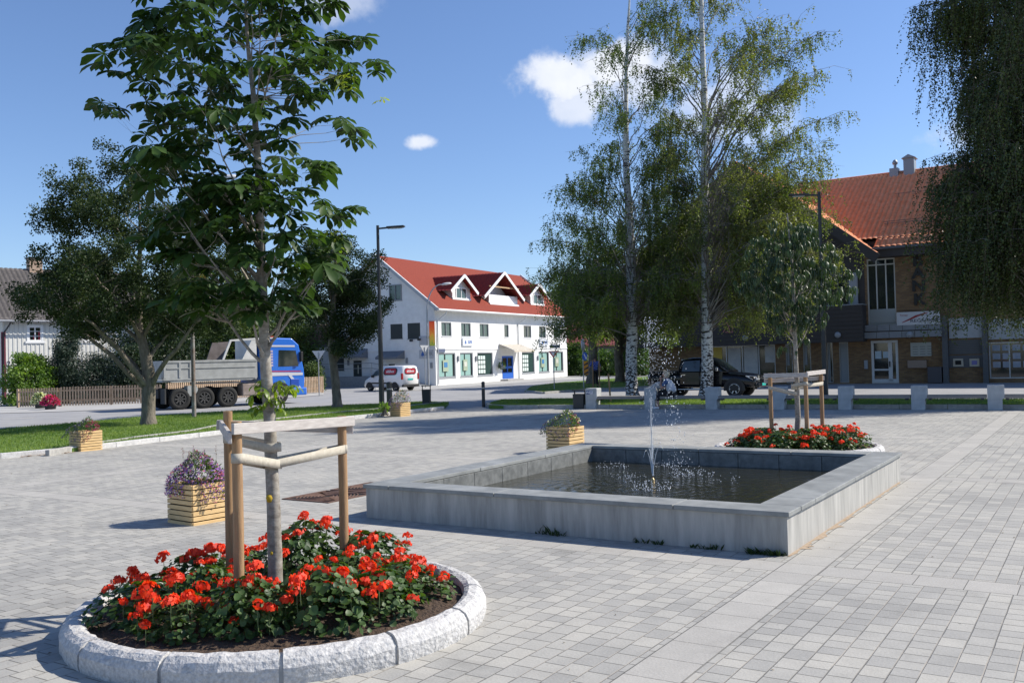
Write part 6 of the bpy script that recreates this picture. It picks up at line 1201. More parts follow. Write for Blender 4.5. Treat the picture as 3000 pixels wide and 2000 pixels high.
# ---- birches
def birch(base, Y, trunkpx, rad, prof, nprim, seed, label, strand=(.25, .8), L=.085, leaf=None, rise=1.1, wid=.36, grp='tall birches by the bench row', top=.35, low=None, bl=(.6, 1.5), nbr=10, nst=6, clear=6.5, hang=.8, zlow=2.6):
    """limbs leave the trunk steeply and arch over; every limb carries side branches, every side branch short hanging leafy twigs"""
    random.seed(seed); r = np.random.default_rng(seed); T = Tree('birch_tree', label, base, group=grp); pts = [base]+[at(x*1.2755, y*1.2755, Y) for x, y in trunkpx]; T.trunk(pts, rad, bbark, 14)
    C = envelope(prof, 0, Y, base, nprim, seed, .85, .22)
    if low: C = np.concatenate([C, envelope(low[1], 0, Y, base, low[0], seed+5, .85, .4)])
    zmx = C[:, 2].max(); mb = MB(); Pt = []; tone = []; tw = []
    for c in C:
        ax, _ = T.on_trunk(c[2]); o = np.array([c[0]-ax.x, c[1]-ax.y, 0]); hd = np.linalg.norm(o)+1e-6; o /= hd; za = max(zlow+random.uniform(0, 1.2), c[2]-hd*rise*random.uniform(.7, 1.2)); A, ra = T.on_trunk(za); A = np.array(tuple(A)); tip = c*1.0
        t_ = np.linspace(0, 1, 9)[:, None]; cur = A*(1-t_)+tip*t_; cur[:, 2] += (np.sin(math.pi*t_[:, 0])*hd*.22); cur += np.concatenate([np.zeros((1, 3)), r.normal(0, .035*hd**.5, (7, 3)), np.zeros((1, 3))]); rr = min(.036, .007+.009*hd)*(.8+.4*random.random())
        mb.tube([tuple(p) for p in cur], [rr*(1-.85*k/8) for k in range(9)], 5, False); lt = r.normal(.45, .22)
        dens = 1.0 if c[2] < zmx*.6 else 1-(1-top)*(c[2]-zmx*.6)/(zmx*.4)
        for _ in range(max(2, int(nbr*(.6+.5*min(1.4, hd/2.5))*(.5+.5*dens)))):
            u = random.uniform(.30, 1.0)**.8; k = u*8; i = min(7, int(k)); p = cur[i]*(1-k+i)+cur[i+1]*(k-i); ln = random.uniform(*bl)*(.6+.6*min(1, hd/3)); d = o*random.uniform(-.1, 1.0)+r.normal(0, .6, 3); d[2] = abs(d[2])*.3+random.uniform(-.1, .35); d /= np.linalg.norm(d); q = np.stack([p, p+d*ln*.5+[0, 0, .02], p+d*ln-np.array([0, 0, ln*.22])]); mb.tube([tuple(x) for x in q], [rr*.28, rr*.2, .003], 3, False); bt = lt+r.normal(0, .15)
            for s_ in range(max(2, int(nst*dens*random.uniform(.6, 1.4)))):
                w = random.random(); s0 = q[0]*(1-w)**2+2*q[1]*w*(1-w)+q[2]*w*w; sl = random.uniform(*strand)*random.uniform(.6, 1.3); k = max(4, int(sl/.055)); t2 = np.linspace(0, 1, k); dh = r.normal(0, .35, 3)+o*.25; dh[2] = 0
                x = s0[None]+dh[None]*(t2**.7)[:, None]*sl*.5-np.array([0, 0, 1.])[None]*(t2**1.3)[:, None]*sl*hang+r.normal(0, .035, (k, 3)); Pt.append(x); tone.append(np.clip(bt+r.normal(0, .15, k), 0, 1)); tw.append((x[0], x[-1]))
    X = np.concatenate(Pt); tone = np.concatenate(tone)
    tx = np.array([tuple(T.on_trunk(z)[0]) for z in X[:, 2]]); near = (np.abs(X[:, 0]-tx[:, 0]) < .46) & (X[:, 1] < 1.0) & (X[:, 2] < clear) & (r.random(len(X)) < .9); X = X[~near]; tone = tone[~near]
    d = r.normal(0, .8, (len(X), 3)); d[:, 2] -= .7; d /= np.linalg.norm(d, axis=1)[:, None]
    V, F = rhomb(X, d, L*r.uniform(.6, 1.25, len(d)), L*wid*r.uniform(.7, 1.2, len(d)), r.normal(0, 1, (len(d), 3))); npmesh('crown', V, F, leaf, T.root, tone); print(label, len(F))
    mb.build('limbs', limbm, T.root)
    Vt = []; Ft = []
    for a_, b_ in tw[::2]: w = np.array([.005, 0, 0]); k = len(Vt); Vt += [a_-w, a_+w, b_+w*.4, b_-w*.4]; Ft += [(k, k+1, k+2, k+3)]
    npmesh('twigs', np.array(Vt), np.array(Ft), twigm, T.root); return T
bl1 = leafmat('birch leaf', (.045, .085, .018), (.165, .22, .05), .5, .38, spec=.4); bl2 = leafmat('birch leaf sparse', (.070, .105, .026), (.22, .24, .080), .5, .40, spec=.4); bl3 = leafmat('birch leaf dark', (.022, .042, .012), (.095, .125, .034), .45, .26, spec=.5)
B1 = G(1854, 1166); birch(B1, B1.y, [(1450, 870), (1452, 780), (1450, 640), (1446, 520), (1438, 380), (1438, 200), (1442, 60), (1450, -60)], [.30, .26, .24, .21, .18, .14, .09, .06, .02],
    [(-40, 1400, 1520), (0, 1352, 1560), (60, 1335, 1560), (150, 1322, 1575), (250, 1330, 1580), (320, 1330, 1560), (370, 1275, 1560), (430, 1262, 1560), (480, 1290, 1560), (530, 1225, 1570), (600, 1222, 1580), (680, 1235, 1570), (740, 1245, 1560)], 84, 71, 'left one of two tall birches behind the benches, its crown low and leafy', (.25, .8), .085, leaf=bl1, nst=9, top=.6, clear=11.5, low=(72, [(440, 1300, 1600), (540, 1228, 1640), (620, 1225, 1680), (700, 1240, 1680), (790, 1262, 1640)]))
B2 = G(2067, 1166); birch(B2, B2.y, [(1625, 850), (1622, 700), (1622, 560), (1618, 420), (1620, 280), (1614, 120), (1610, -20), (1612, -150)], [.27, .25, .22, .20, .17, .14, .11, .08, .03],
    [(-150, 1560, 1680), (-60, 1520, 1760), (0, 1500, 1785), (60, 1480, 1830), (130, 1470, 1870), (190, 1490, 1890), (260, 1480, 1915), (330, 1480, 1925), (400, 1470, 1935), (450, 1480, 1925), (540, 1470, 1940), (620, 1480, 1945), (690, 1490, 1880), (760, 1520, 1830)], 130, 72, 'right one of two tall birches behind the benches, in front of the black pickup', (.25, .8), .085, leaf=bl2, clear=12.5, nst=10, top=.9, low=(74, [(380, 1560, 1800), (450, 1540, 1860), (540, 1500, 1930), (620, 1500, 1940), (700, 1500, 1880), (780, 1540, 1840)]))
B3 = G(3075, 1173); birch(B3, B3.y, [(2405, 700), (2400, 500), (2392, 350), (2380, 200), (2370, 60), (2365, -100), (2365, -300)], [.20, .18, .16, .14, .12, .10, .08, .04],
    [(-400, 2200, 2600), (-250, 2160, 2650), (-100, 2140, 2690), (0, 2140, 2700), (80, 2150, 2700), (160, 2170, 2700), (240, 2195, 2700), (320, 2195, 2700), (400, 2165, 2700), (470, 2155, 2700), (540, 2145, 2700), (600, 2150, 2700), (680, 2190, 2650)], 250, 73, 'dark weeping birch at the right edge, hanging over the bank roof', (.7, 2.0), .085, leaf=bl3, top=1, bl=(.4, 1.1), nbr=13, nst=7, clear=-1, hang=.95, rise=.7)
# darker broadleaf trees on the island, with saplings
isl = leafmat('island leaf', (.040, .075, .018), (.12, .165, .04), .45, .34)
i1 = G(1733, 1124, .1); linden(i1, i1.y, [(1362, 800), (1352, 740), (1345, 680), (1350, 620)], [.34, .28, .22, .14, .06], [(620, 1300, 1400), (660, 1270, 1420), (700, 1255, 1430), (740, 1262, 1430), (770, 1290, 1410)], 260, 53, 'dark trunked tree on the traffic island, left of the birches', 60, .16, .42, isl, 'dark trees on the traffic island')
i2 = G(1817, 1118, .1); linden(i2, i2.y, [(1420, 815), (1425, 740), (1420, 690), (1425, 640)], [.32, .30, .26, .12, .06], [(640, 1370, 1480), (690, 1355, 1500), (730, 1350, 1510), (770, 1370, 1500)], 200, 54, 'dark forked tree on the traffic island behind the left birch', 60, .16, .42, isl, 'dark trees on the traffic island')
def sapling(px, py, toppx, toppy, z, label):
    b_ = G(px, py, z); root = thing('sapling', label, 'sapling', b_, 0, 'staked saplings'); t_ = at(toppx, toppy, b_.y)-b_; mb = MB(); mb.tube([(0, 0, 0), (t_.x*.5, 0, t_.z*.5), tuple(t_)], [.03, .022, .01], 6); mb.build('trunk', chb, root)
    C = np.array([[t_.x, 0, t_.z]])*np.linspace(.55, 1.0, 10)[:, None]+rng.normal(0, .12, (10, 3)); V, F, q = clump_leaves(C, 14, .2, .1, .035, int(px)); npmesh('crown', V, F, isl, root, q); return root
sapling(1757, 1130, 1752, 960, .1, 'thin sapling tied between two stakes beside the man in the plaid shirt')
for (x, y) in ((1738, 1134), (1757, 1134)):
    b_ = G(x, y, .1); mb = MB(); mb.tube([(0, 0, 0), (0, 0, 1.55)], .04, 8); o = mb.build('stake_post', stk, None); o.location = b_; o.name = 'wooden_stake'; tag(o, 'wooden stake of the island sapling, %s one' % ('left' if x < 1750 else 'right'), 'stake', 'sapling stakes')
b_ = G(1789, 1176, .13); mb = MB(); mb.tube([(0, 0, 0), (-.06, 0, 1.05)], .035, 8); o = mb.build('wooden_stake', stk, None); o.location = b_; tag(o, 'leaning wooden stake on the lawn strip behind the first bench', 'stake', 'sapling stakes')
# ---- shrubs
def shrub(name, px, py, pyb, Y, w, h, label, m, seed, n=160, per=70, L=.12, rad=.24, zb=0, group=None, drp=0.0, lw=.33):
    """px,pyb: foot in the photograph at distance Y"""
    random.seed(seed); f = at(px, pyb, Y); f.z = max(0, zb); root = thing(name, label, 'shrub', f, 0, group); r = np.random.default_rng(seed); a = r.uniform(0, 6.28, n); z = r.random(n); q = r.random(n)**.45; rr = np.sqrt(np.clip(1-(z*1.9-.9)**2*(z > .47), 0.05, 1)); rr *= (1+.2*np.sin(3*a+seed))
    C = np.stack([w/2*rr*q*np.cos(a), w/2*.8*rr*q*np.sin(a), .1+h*z*(1+.12*np.sin(2*a+seed))*.95], 1); V, F, t_ = clump_leaves(C, per, rad, L, L*lw, seed, droop=drp); npmesh('foliage', V, F, m, root, t_)
    mb = MB()
    for k in range(9): c = C[k*7 % n]; mb.tube([(random.uniform(-.1, .1), random.uniform(-.1, .1), 0), tuple(c*.6), tuple(c)], [.035, .025, .012], 5, False)
    mb.build('stems', bark, root); return root
gsh = leafmat('shrub green', (.03, .07, .018), (.09, .16, .035)); bsh = leafmat('bright shrub', (.075, .15, .022), (.20, .30, .06), .5, .4); jun = leafmat('juniper', (.016, .036, .022), (.045, .075, .045), .6, .12); dsh = leafmat('dark shrub', (.012, .026, .010), (.04, .07, .022), .5, .2); fsh = leafmat('fir green', (.035, .07, .015), (.11, .155, .03), .6, .2)
shrub('deciduous_shrub', 85, 0, 1150, 51, 2.6, 2.6, 'bright green bush behind the fence at far left', bsh, 81, 130, 90, .15, .22)
shrub('juniper_shrub', 196, 0, 1150, 52, 1.5, 3.6, 'tall feathery dark juniper behind the fence, before the house windows', jun, 82, 140, 110, .16, .2, lw=.14)
shrub('juniper_shrub', 295, 0, 1150, 52.5, 2.6, 2.6, 'wide dark juniper in the middle of the fence', jun, 83, 130, 110, .16, .22, lw=.14)
shrub('deciduous_shrub', 160, 0, 1150, 53, 1.6, 1.8, 'dark leafy bush between the bright bush and the tall juniper', dsh, 84, 80, 80, .12, .22)
shrub('deciduous_shrub', 385, 0, 1150, 53, 2.0, 3.0, 'dark bush near the corner of the wooden house', dsh, 85, 110, 80, .12, .26)
shrub('evergreen_shrub', 915, 0, 1150, 62, 1.5, 1.75, 'round dark evergreen bush behind the end of the picket fence', fsh, 86, 70, 90, .12, .2)
shrub('evergreen_tree', 690, 0, 1130, 66, 5.2, 7.0, 'tall yellowish green evergreen behind the truck body', fsh, 87, 300, 90, .22, .42)
shrub('evergreen_tree', 560, 0, 1130, 68, 5.5, 8.0, 'tall green tree behind the left lawn, between house and truck', fsh, 88, 300, 90, .22, .45)
shrub('deciduous_shrub', 460, 0, 1140, 60, 4.6, 5.2, 'dark grey green bush right of the wooden house', dsh, 89, 210, 90, .17, .36)
shrub('evergreen_tree', 840, 0, 1130, 74, 4.5, 5.5, 'green trees behind the truck cab', fsh, 90, 160, 80, .22, .42)
shrub('deciduous_shrub', 1685, 0, 1105, 92, 3.2, 2.8, 'green bush at the far right corner of the white building', gsh, 91, 100, 70, .22, .34)
shrub('deciduous_shrub', 1775, 0, 1105, 88, 4.2, 2.0, 'hedge like bush before the maroon roofed shop', gsh, 92, 110, 70, .22, .34)
shrub('deciduous_shrub', 1860, 0, 1100, 84, 3.4, 3.4, 'green bush in front of the ochre house', gsh, 93, 110, 70, .22, .34)
for i, (x, Y, w, h) in enumerate(((1600, 150, 12, 11), (1690, 140, 10, 12), (1790, 150, 12, 13), (1890, 135, 10, 12))):
    shrub('background_tree', x, 0, 1090, Y, w, h, 'far green tree behind the square, %s of four' % ('leftmost', 'second from left', 'third from left', 'rightmost')[i], dsh, 100+i, 170, 50, .5, .9, group='far trees behind the birches')
# weeds at lamp foot
w_ = G(1128, 1215, .1); shrub('weed_tuft', 1128, 0, 1213, w_.y, .32, .28, 'tuft of weeds at the foot of the left lamp post', bsh, 95, 8, 18, .10, .05, zb=.1)
# pink flower pot by the fence and its white neighbours
def pot(p, w, h, label, c, pot_=True, seed=0):
    root = thing('flower_pot', label, 'flower pot', p, 0); mb = MB(); mb.lathe([(.01, 0), (w*.28, 0), (w*.36, h*.5), (w*.34, h*.5), (.01, h*.42)], (0, 0, 0), 14); mb.build('pot', mat('dark pot', (.05, .05, .05), .8), root)
    r = np.random.default_rng(seed); n = 420; d = r.normal(0, 1, (n, 3)); d /= np.linalg.norm(d, axis=1)[:, None]; d[:, 2] = np.abs(d[:, 2]*1.3)-.35; C = d*np.array([w*.5, w*.42, h*.5])*r.uniform(.5, 1, n)[:, None]+np.array([0, 0, h*.55]); V, F = rhomb(C, d/np.linalg.norm(d, axis=1)[:, None], .09, .03); npmesh('foliage', V, F, gsh, root, r.random(n))
    m_ = int(n*1.2); d = r.normal(0, 1, (m_, 3)); d /= np.linalg.norm(d, axis=1)[:, None]; d[:, 2] = np.abs(d[:, 2]*1.3)-.4; C = d*np.array([w*.52, w*.44, h*.5])+np.array([0, 0, h*.55]); V, F = rhomb(C, r.normal(0, 1, (m_, 3))*.6, .085, .045); npmesh('blossoms', V, F, leafmat('blossom %d' % seed, c, tuple(min(1, v*1.4) for v in c)), root, r.random(m_)); return root
pot(G(148, 1200), .80, .68, 'pot of bright pink flowers at the fence corner', (.50, .03, .17), seed=1); pot(G(118, 1197), .75, .75, 'pot of small white flowers at the fence, left of the pink ones', (.55, .55, .42), seed=2)
# fallen leaves along the kerbs
def litter(pts, n, spread, label, seed, z=.022):
    r = np.random.default_rng(seed); P_ = [Vector(p) for p in pts]; V = []; F = []
    for i in range(n):
        k = r.integers(0, len(P_)-1); p = P_[k].lerp(P_[k+1], r.random()); u = (P_[k+1]-P_[k]).normalized(); q = p-Vector((-u.y, u.x, 0))*abs(r.normal(0, spread)) if True else p
        a = r.uniform(0, 6.28); s_ = r.uniform(.015, .035); b_ = len(V); zz = z+r.uniform(.002, .02); V += [(q.x+s_*math.cos(a), q.y+s_*math.sin(a), zz), (q.x-s_*.6*math.sin(a), q.y+s_*.6*math.cos(a), zz+.006), (q.x-s_*math.cos(a), q.y-s_*math.sin(a), zz), (q.x+s_*.6*math.sin(a), q.y-s_*.6*math.cos(a), zz+.004)]; F.append((b_, b_+1, b_+2, b_+3))
    o = npmesh('fallen_leaves', V, F, leafmat('dry leaf', (.20, .09, .04), (.38, .20, .09), .8, .1), None, r.random(n)); tag(o, label, 'fallen leaves', kind='stuff')
litter([f1[5], f1[6]], 240, .07, 'brown fallen leaves along the kerb near the litter bin', 1); litter([G(60, 1341), G(217, 1327)], 90, .06, 'brown fallen leaves by the kerb left of the planter', 2); litter([G(870, 1247), G(1100, 1224)], 60, .06, 'few brown leaves along the kerb by the lamp', 3)
# ================================================================ vehicles
random.seed(99)
tyre = mat('tyre rubber', (.018, .018, .018), .85); rimm = mat('alloy rim', (.45, .46, .47), .35, .7); cgl = mat('car glass', (.02, .03, .03), .04, spec=.9); chrome = mat('chrome', (.75, .76, .78), .08, 1.0)
plate = mat('number plate green', (.02, .42, .36), .5); blackp = mat('black plastic', (.02, .02, .022), .6)
def wheel(root, x, y, r, w, out=1, rim=None, spokes=7, rr=.62):
    mb = MB(); T_ = Matrix.Translation((x, y, r)) @ Matrix.Rotation(-math.pi/2*out, 4, 'X')
    def tr(m): m.v = [tuple(T_ @ Vector(v)) for v in m.v]; return m
    mb.lathe([(r*.58, -w/2), (r*.92, -w/2), (r, -w*.32), (r, w*.32), (r*.92, w/2), (r*rr, w/2-.01), (r*.5, w*.2), (.01, w*.2)], (0, 0, 0), 28); t_ = tr(mb).build('wheel', tyre, root)
    mb = MB(); mb.lathe([(r*(rr-.07), w*.28), (r*rr, w*.47), (r*rr, w*.5), (r*(rr-.05), w*.5)], (0, 0, 0), 28); mb.lathe([(.001, w*.42), (r*.17, w*.42), (r*.17, w*.25), (.001, w*.25)], (0, 0, 0), 14)
    for k in range(spokes): a = 2*math.pi*k/spokes; mb.bar((r*.12*math.cos(a), r*.12*math.sin(a), w*.40), (r*(rr-.03)*math.cos(a), r*(rr-.03)*math.sin(a), w*.44), r*.14, .03, Vector((0, 0, 1)))
    tr(mb).build('rim', rim or rimm, t_); return t_
def loft(name, stations, m, parent, bevel=0, sub=0):
    """stations: (x, [(half width, z) from bottom to top]) closed to both sides"""
    V = []; F = []; n = len(stations[0][1])
    for x, half in stations:
        for (w, z) in half: V.append((x, -w, z))
        for (w, z) in half[::-1]: V.append((x, w, z))
    k = 2*n
    for i in range(len(stations)-1):
        for j in range(k): F.append((i*k+j, i*k+(j+1) % k, (i+1)*k+(j+1) % k, (i+1)*k+j))
    F.append(tuple(range(k))); F.append(tuple(range((len(stations)-1)*k, len(stations)*k))[::-1]); mb = MB(); mb.add(V, F, True); o = mb.build(name, m, parent, bevel)
    if sub: s_ = o.modifiers.new('sub', 'SUBSURF'); s_.levels = s_.render_levels = sub
    return o
def side_panel(root, name, m, poly, y, th=.006, parent=None):
    """polygon (x,z) on a car's flank at y, a few mm proud"""
    mb = MB(); s_ = 1 if y > 0 else -1; mb.prism(poly, (0, y, 0), (1, 0, 0), (0, 0, 1), (0, s_*th, 0)); return mb.build(name, m, parent or root)
# pickup: x forward, origin under the middle
PU = thing('pickup_truck', 'black double cab pickup parked before the bank, headlights toward the right', 'pickup', G(2100, 1164)+Vector((-.25, 1.0, 0)), R_(-31)); bp_ = mat('black car paint', (.005, .006, .009), .25, spec=.4, coat=.3)
sc_ = .95
loft('body', [(-2.55, [(.80, .55), (.86, .62), (.88, .95), (.86, 1.18)]), (-2.4, [(.82, .45), (.90, .6), (.92, .95), (.89, 1.20)]), (-1.0, [(.82, .42), (.91, .6), (.93, .95), (.90, 1.20)]), (0.0, [(.82, .42), (.91, .6), (.93, .95), (.90, 1.16)]), (.95, [(.82, .42), (.91, .6), (.93, .95), (.86, 1.15)]), (1.55, [(.82, .42), (.92, .6), (.94, .92), (.80, 1.12)]), (2.1, [(.80, .42), (.90, .58), (.90, .88), (.72, 1.05)]), (2.42, [(.74, .42), (.84, .55), (.82, .85), (.62, .98)]), (2.55, [(.60, .45), (.70, .55), (.66, .80), (.50, .90)])], bp_, PU, sub=1)
loft('cab', [(-.95, [(.86, 1.12), (.84, 1.3), (.78, 1.35)]), (-.85, [(.86, 1.12), (.76, 1.66), (.60, 1.72)]), (-.3, [(.86, 1.12), (.75, 1.72), (.60, 1.79)]), (.25, [(.86, 1.12), (.74, 1.70), (.58, 1.77)]), (.55, [(.86, 1.12), (.72, 1.62), (.56, 1.69)]), (1.28, [(.84, 1.10), (.80, 1.16), (.74, 1.17)])], bp_, PU)
mb = MB(); mb.box(-2.42, -1.05, -.78, .78, .95, 1.205); mb.build('bed_liner', blackp, PU)
for sg_ in (-1, 1):
    y = .845*sg_
    mb = MB(); mb.add([(.10, .862*sg_, 1.17), (.98, .835*sg_, 1.17), (.42, .745*sg_, 1.60), (.10, .757*sg_, 1.66)], [(0, 1, 2, 3)]); mb.add([(.04, .862*sg_, 1.17), (.04, .757*sg_, 1.66), (-.72, .772*sg_, 1.63), (-.80, .86*sg_, 1.17)], [(0, 1, 2, 3)]); mb.build('side_window', cgl, PU)
    q = side_panel(PU, 'door', bp_, [(.07, .58), (1.05, .58), (1.12, 1.12), (.07, 1.13)], .925*sg_, .004); side_panel(PU, 'handle', chrome, [(.15, 1.0), (.33, 1.0), (.33, 1.035), (.15, 1.035)], .93*sg_, .03, q)
    q = side_panel(PU, 'door', bp_, [(-.85, .60), (.03, .58), (.03, 1.13), (-.85, 1.13)], .925*sg_, .004); side_panel(PU, 'handle', chrome, [(-.78, 1.0), (-.6, 1.0), (-.6, 1.035), (-.78, 1.035)], .93*sg_, .03, q)
    mb = MB(); mb.tube([(-.95, .96*sg_, .38), (1.05, .96*sg_, .38)], .035, 8); mb.build('side_step', chrome, PU)
    mb = MB(); mb.box(.82, .95, min(.88*sg_, 1.08*sg_), max(.88*sg_, 1.08*sg_), 1.16, 1.34); mb.build('mirror', chrome, PU, bevel=.03)
    wheel(PU, 1.62, .80*sg_, .38, .26, sg_, spokes=6); wheel(PU, -1.5, .80*sg_, .38, .26, sg_, spokes=6)
    for xw in (1.62, -1.5): mb = MB(); mb.prism([(xw+.48*math.cos(a), .38+.48*math.sin(a)) for a in np.linspace(0, math.pi, 15)]+[(xw-.48, .3), (xw+.48, .3)], (0, .905*sg_, 0), (1, 0, 0), (0, 0, 1), (0, .022*sg_, 0)); mb.build('wheel_arch', blackp, PU)
    mb = MB(); mb.add([(2.12, .86*sg_, .95), (2.52, .60*sg_, .90), (2.58, .50*sg_, .76), (2.40, .80*sg_, .78)], [(0, 1, 2, 3)]); q = mb.build('headlight', mat('headlight glass', (.8, .82, .85), .1, .3), PU); q.modifiers.new('t', 'SOLIDIFY').thickness = .05
mb = MB(); mb.add([(1.22, -.72, 1.175), (1.22, .72, 1.175), (.60, .60, 1.66), (.60, -.60, 1.66)], [(0, 1, 2, 3)]); q = mb.build('windscreen', cgl, PU); q.modifiers.new('t', 'SOLIDIFY').thickness = .03
mb = MB()
for z in (.70, .77, .84, .91): mb.box(2.52, 2.60, -.42, .42, z, z+.03)
mb.build('grille', chrome, PU); mb = MB(); mb.box(2.45, 2.66, -.72, .72, .42, .62); mb.build('bumper', bp_, PU, bevel=.05); mb = MB(); mb.box(2.661, 2.67, -.26, .26, .50, .61); mb.build('number_plate', plate, PU)
mb = MB(); mb.box(2.655, 2.662, -.45, .45, .38, .44); mb.build('bumper_trim', chrome, PU)
for o in PU.children: pass
PU.scale = (sc_, sc_, sc_)
# white van
VN = thing('delivery_van', 'white delivery van with red oval logos parked by the white building', 'van', Vector((-8.0, 62.2, .0)), R_(141)); wp = mat('white car paint', (.80, .80, .80), .25, coat=1)
loft('body', [(-2.1, [(.70, .35), (.80, .5), (.84, .9), (.80, 1.35), (.66, 1.76), (.5, 1.80)]), (-1.95, [(.74, .30), (.84, .5), (.87, .9), (.84, 1.35), (.70, 1.80), (.52, 1.86)]), (-1.0, [(.76, .28), (.86, .5), (.89, .9), (.86, 1.35), (.71, 1.82), (.55, 1.88)]), (.1, [(.76, .28), (.86, .5), (.89, .9), (.86, 1.35), (.70, 1.79), (.55, 1.84)]), (.6, [(.76, .28), (.86, .5), (.88, .9), (.84, 1.3), (.64, 1.62), (.5, 1.66)]), (1.25, [(.76, .28), (.86, .5), (.87, .88), (.80, 1.06), (.66, 1.14), (.5, 1.16)]), (1.85, [(.72, .28), (.82, .48), (.80, .78), (.68, .9), (.55, .94), (.4, .95)]), (2.15, [(.55, .30), (.66, .45), (.62, .65), (.5, .74), (.4, .77), (.3, .78)])], wp, VN)
ov = mat('logo red', (.45, .015, .03), .5); bkp = mat('logo black', (.02, .012, .015), .5)
def pill(x0, x1, z0, z1, n=9):
    r = (z1-z0)*.42; P_ = []
    for (cx, cz, a0) in ((x1-r, z1-r, 0), (x0+r, z1-r, 90), (x0+r, z0+r, 180), (x1-r, z0+r, 270)):
        for k in range(n): a = R_(a0+90*k/(n-1)); P_.append((cx+r*math.cos(a), cz+r*math.sin(a)))
    return P_
for sg_ in (-1, 1):
    tilt = Matrix.Translation((0, .878*sg_, 1.3)) @ Matrix.Rotation(R_(15)*sg_, 4, 'X')
    def tp(name, m, poly, th, y0, parent=None):
        mb = MB(); mb.prism(poly, (0, y0*sg_, 0), (1, 0, 0), (0, 0, 1), (0, th*sg_, 0)); mb.v = [tuple(tilt @ Vector(v)) for v in mb.v]; return mb.build(name, m, parent or VN)
    w1 = tp('side_window', bkp, pill(-1.6, -.2, -.12, .42), .006, 0.0); tp('logo', ov, pill(-1.5, -.32, -.06, .36), .004, .007, w1); 
    TM = tilt @ Matrix.Translation((-.9, .014*sg_, .15)) @ (Matrix.Rotation(0 if sg_ < 0 else math.pi, 4, 'Z')) @ Matrix.Rotation(math.pi/2, 4, 'X'); text('lettering', 'altibox', .30, sw, w1, TM, .002, .006)
    tp('side_window', cgl, [(.02, -.1), (1.1, -.22), (.62, .22), (.3, .40), (.02, .42)], .006, 0.0)
    side_panel(VN, 'side_rubber', blackp, [(-.9, .55), (1.1, .55), (1.1, .66), (-.9, .66)], .872*sg_, .02)
    wheel(VN, 1.35, .74*sg_, .31, .2, sg_, spokes=5); wheel(VN, -1.35, .74*sg_, .31, .2, sg_, spokes=5)
    for xw in (1.35, -1.35): mb = MB(); mb.prism([(xw+.38*math.cos(a), .31+.38*math.sin(a)) for a in np.linspace(0, math.pi, 15)]+[(xw-.38, .26), (xw+.38, .26)], (0, .862*sg_, 0), (1, 0, 0), (0, 0, 1), (0, .014*sg_, 0)); mb.build('wheel_arch', blackp, VN)
    mb = MB(); mb.box(-2.13, -2.0, min(.74*sg_, .87*sg_), max(.74*sg_, .87*sg_), .85, 1.3); mb.build('tail_light', mat('tail red', (.35, .01, .015), .2), VN, bevel=.02)
    mb = MB(); mb.box(.8, .95, min(.88*sg_, 1.06*sg_), max(.88*sg_, 1.06*sg_), 1.02, 1.2); mb.build('mirror', blackp, VN, bevel=.02)
mb = MB(); mb.prism(pill(-.58, .58, 1.22, 1.68), (-2.115, 0, 0), (0, 1, 0), (0, 0, 1), (-.008, 0, 0)); rw = mb.build('rear_window', bkp, VN)
mb = MB(); mb.prism(pill(-.52, .52, 1.27, 1.63), (-2.124, 0, 0), (0, 1, 0), (0, 0, 1), (-.004, 0, 0)); mb.build('logo', ov, rw); text('lettering', 'altibox', .27, sw, rw, Matrix.Translation((-2.131, 0, 1.45)) @ Matrix.Rotation(-math.pi/2, 4, 'Z') @ Matrix.Rotation(math.pi/2, 4, 'X'), .002, .006)
mb = MB(); mb.box(-2.2, -2.0, -.80, .80, .30, .50); mb.build('bumper', blackp, VN, bevel=.03); mb = MB(); mb.box(-2.135, -2.115, -.26, .26, .80, .92); mb.build('number_plate', plate, VN)
VN.location = G(1116, 1147)+Vector((.45, 1.2, 0)); VN.scale = (.86, .86, .86)
# dump truck
TD = R_(40); fwp = G(820, 1184.5); TK = thing('dump_truck', 'blue cab dump truck with a dusty grey tipper body driving behind the left lawn', 'truck', fwp, TD)
tb_ = mat('truck blue', (.03, .17, .66), .3, coat=.5); grey = mat('dusty steel', (.30, .31, .30), .8, c2=(.42, .43, .42), vscale=2.5, detail=8); dust = mat('dusty rust', (.22, .17, .15), .9, c2=(.33, .28, .25), vscale=4)
# near side is local y=0 ... far side y=2.5; x forward from the front wheel
def tbx(name, m, *a, bevel=0, parent=None): mb = MB(); mb.box(*a); return mb.build(name, m, parent or TK, bevel)
for x in (0, -2.65, -3.8, -4.95):
    rv = .50; 
    for y, o_ in ((.16, -1), (2.34, 1)): wheel(TK, x, y, rv, .30, o_, mat('truck rim', (.30, .28, .26), .6, .3) if x == 0 else mat('dirty rim', (.05, .05, .05), .8), 8, .56)
tbx('chassis', mat('chassis dark', (.03, .03, .03), .8), -5.7, .9, .75, 1.75, .55, .95)
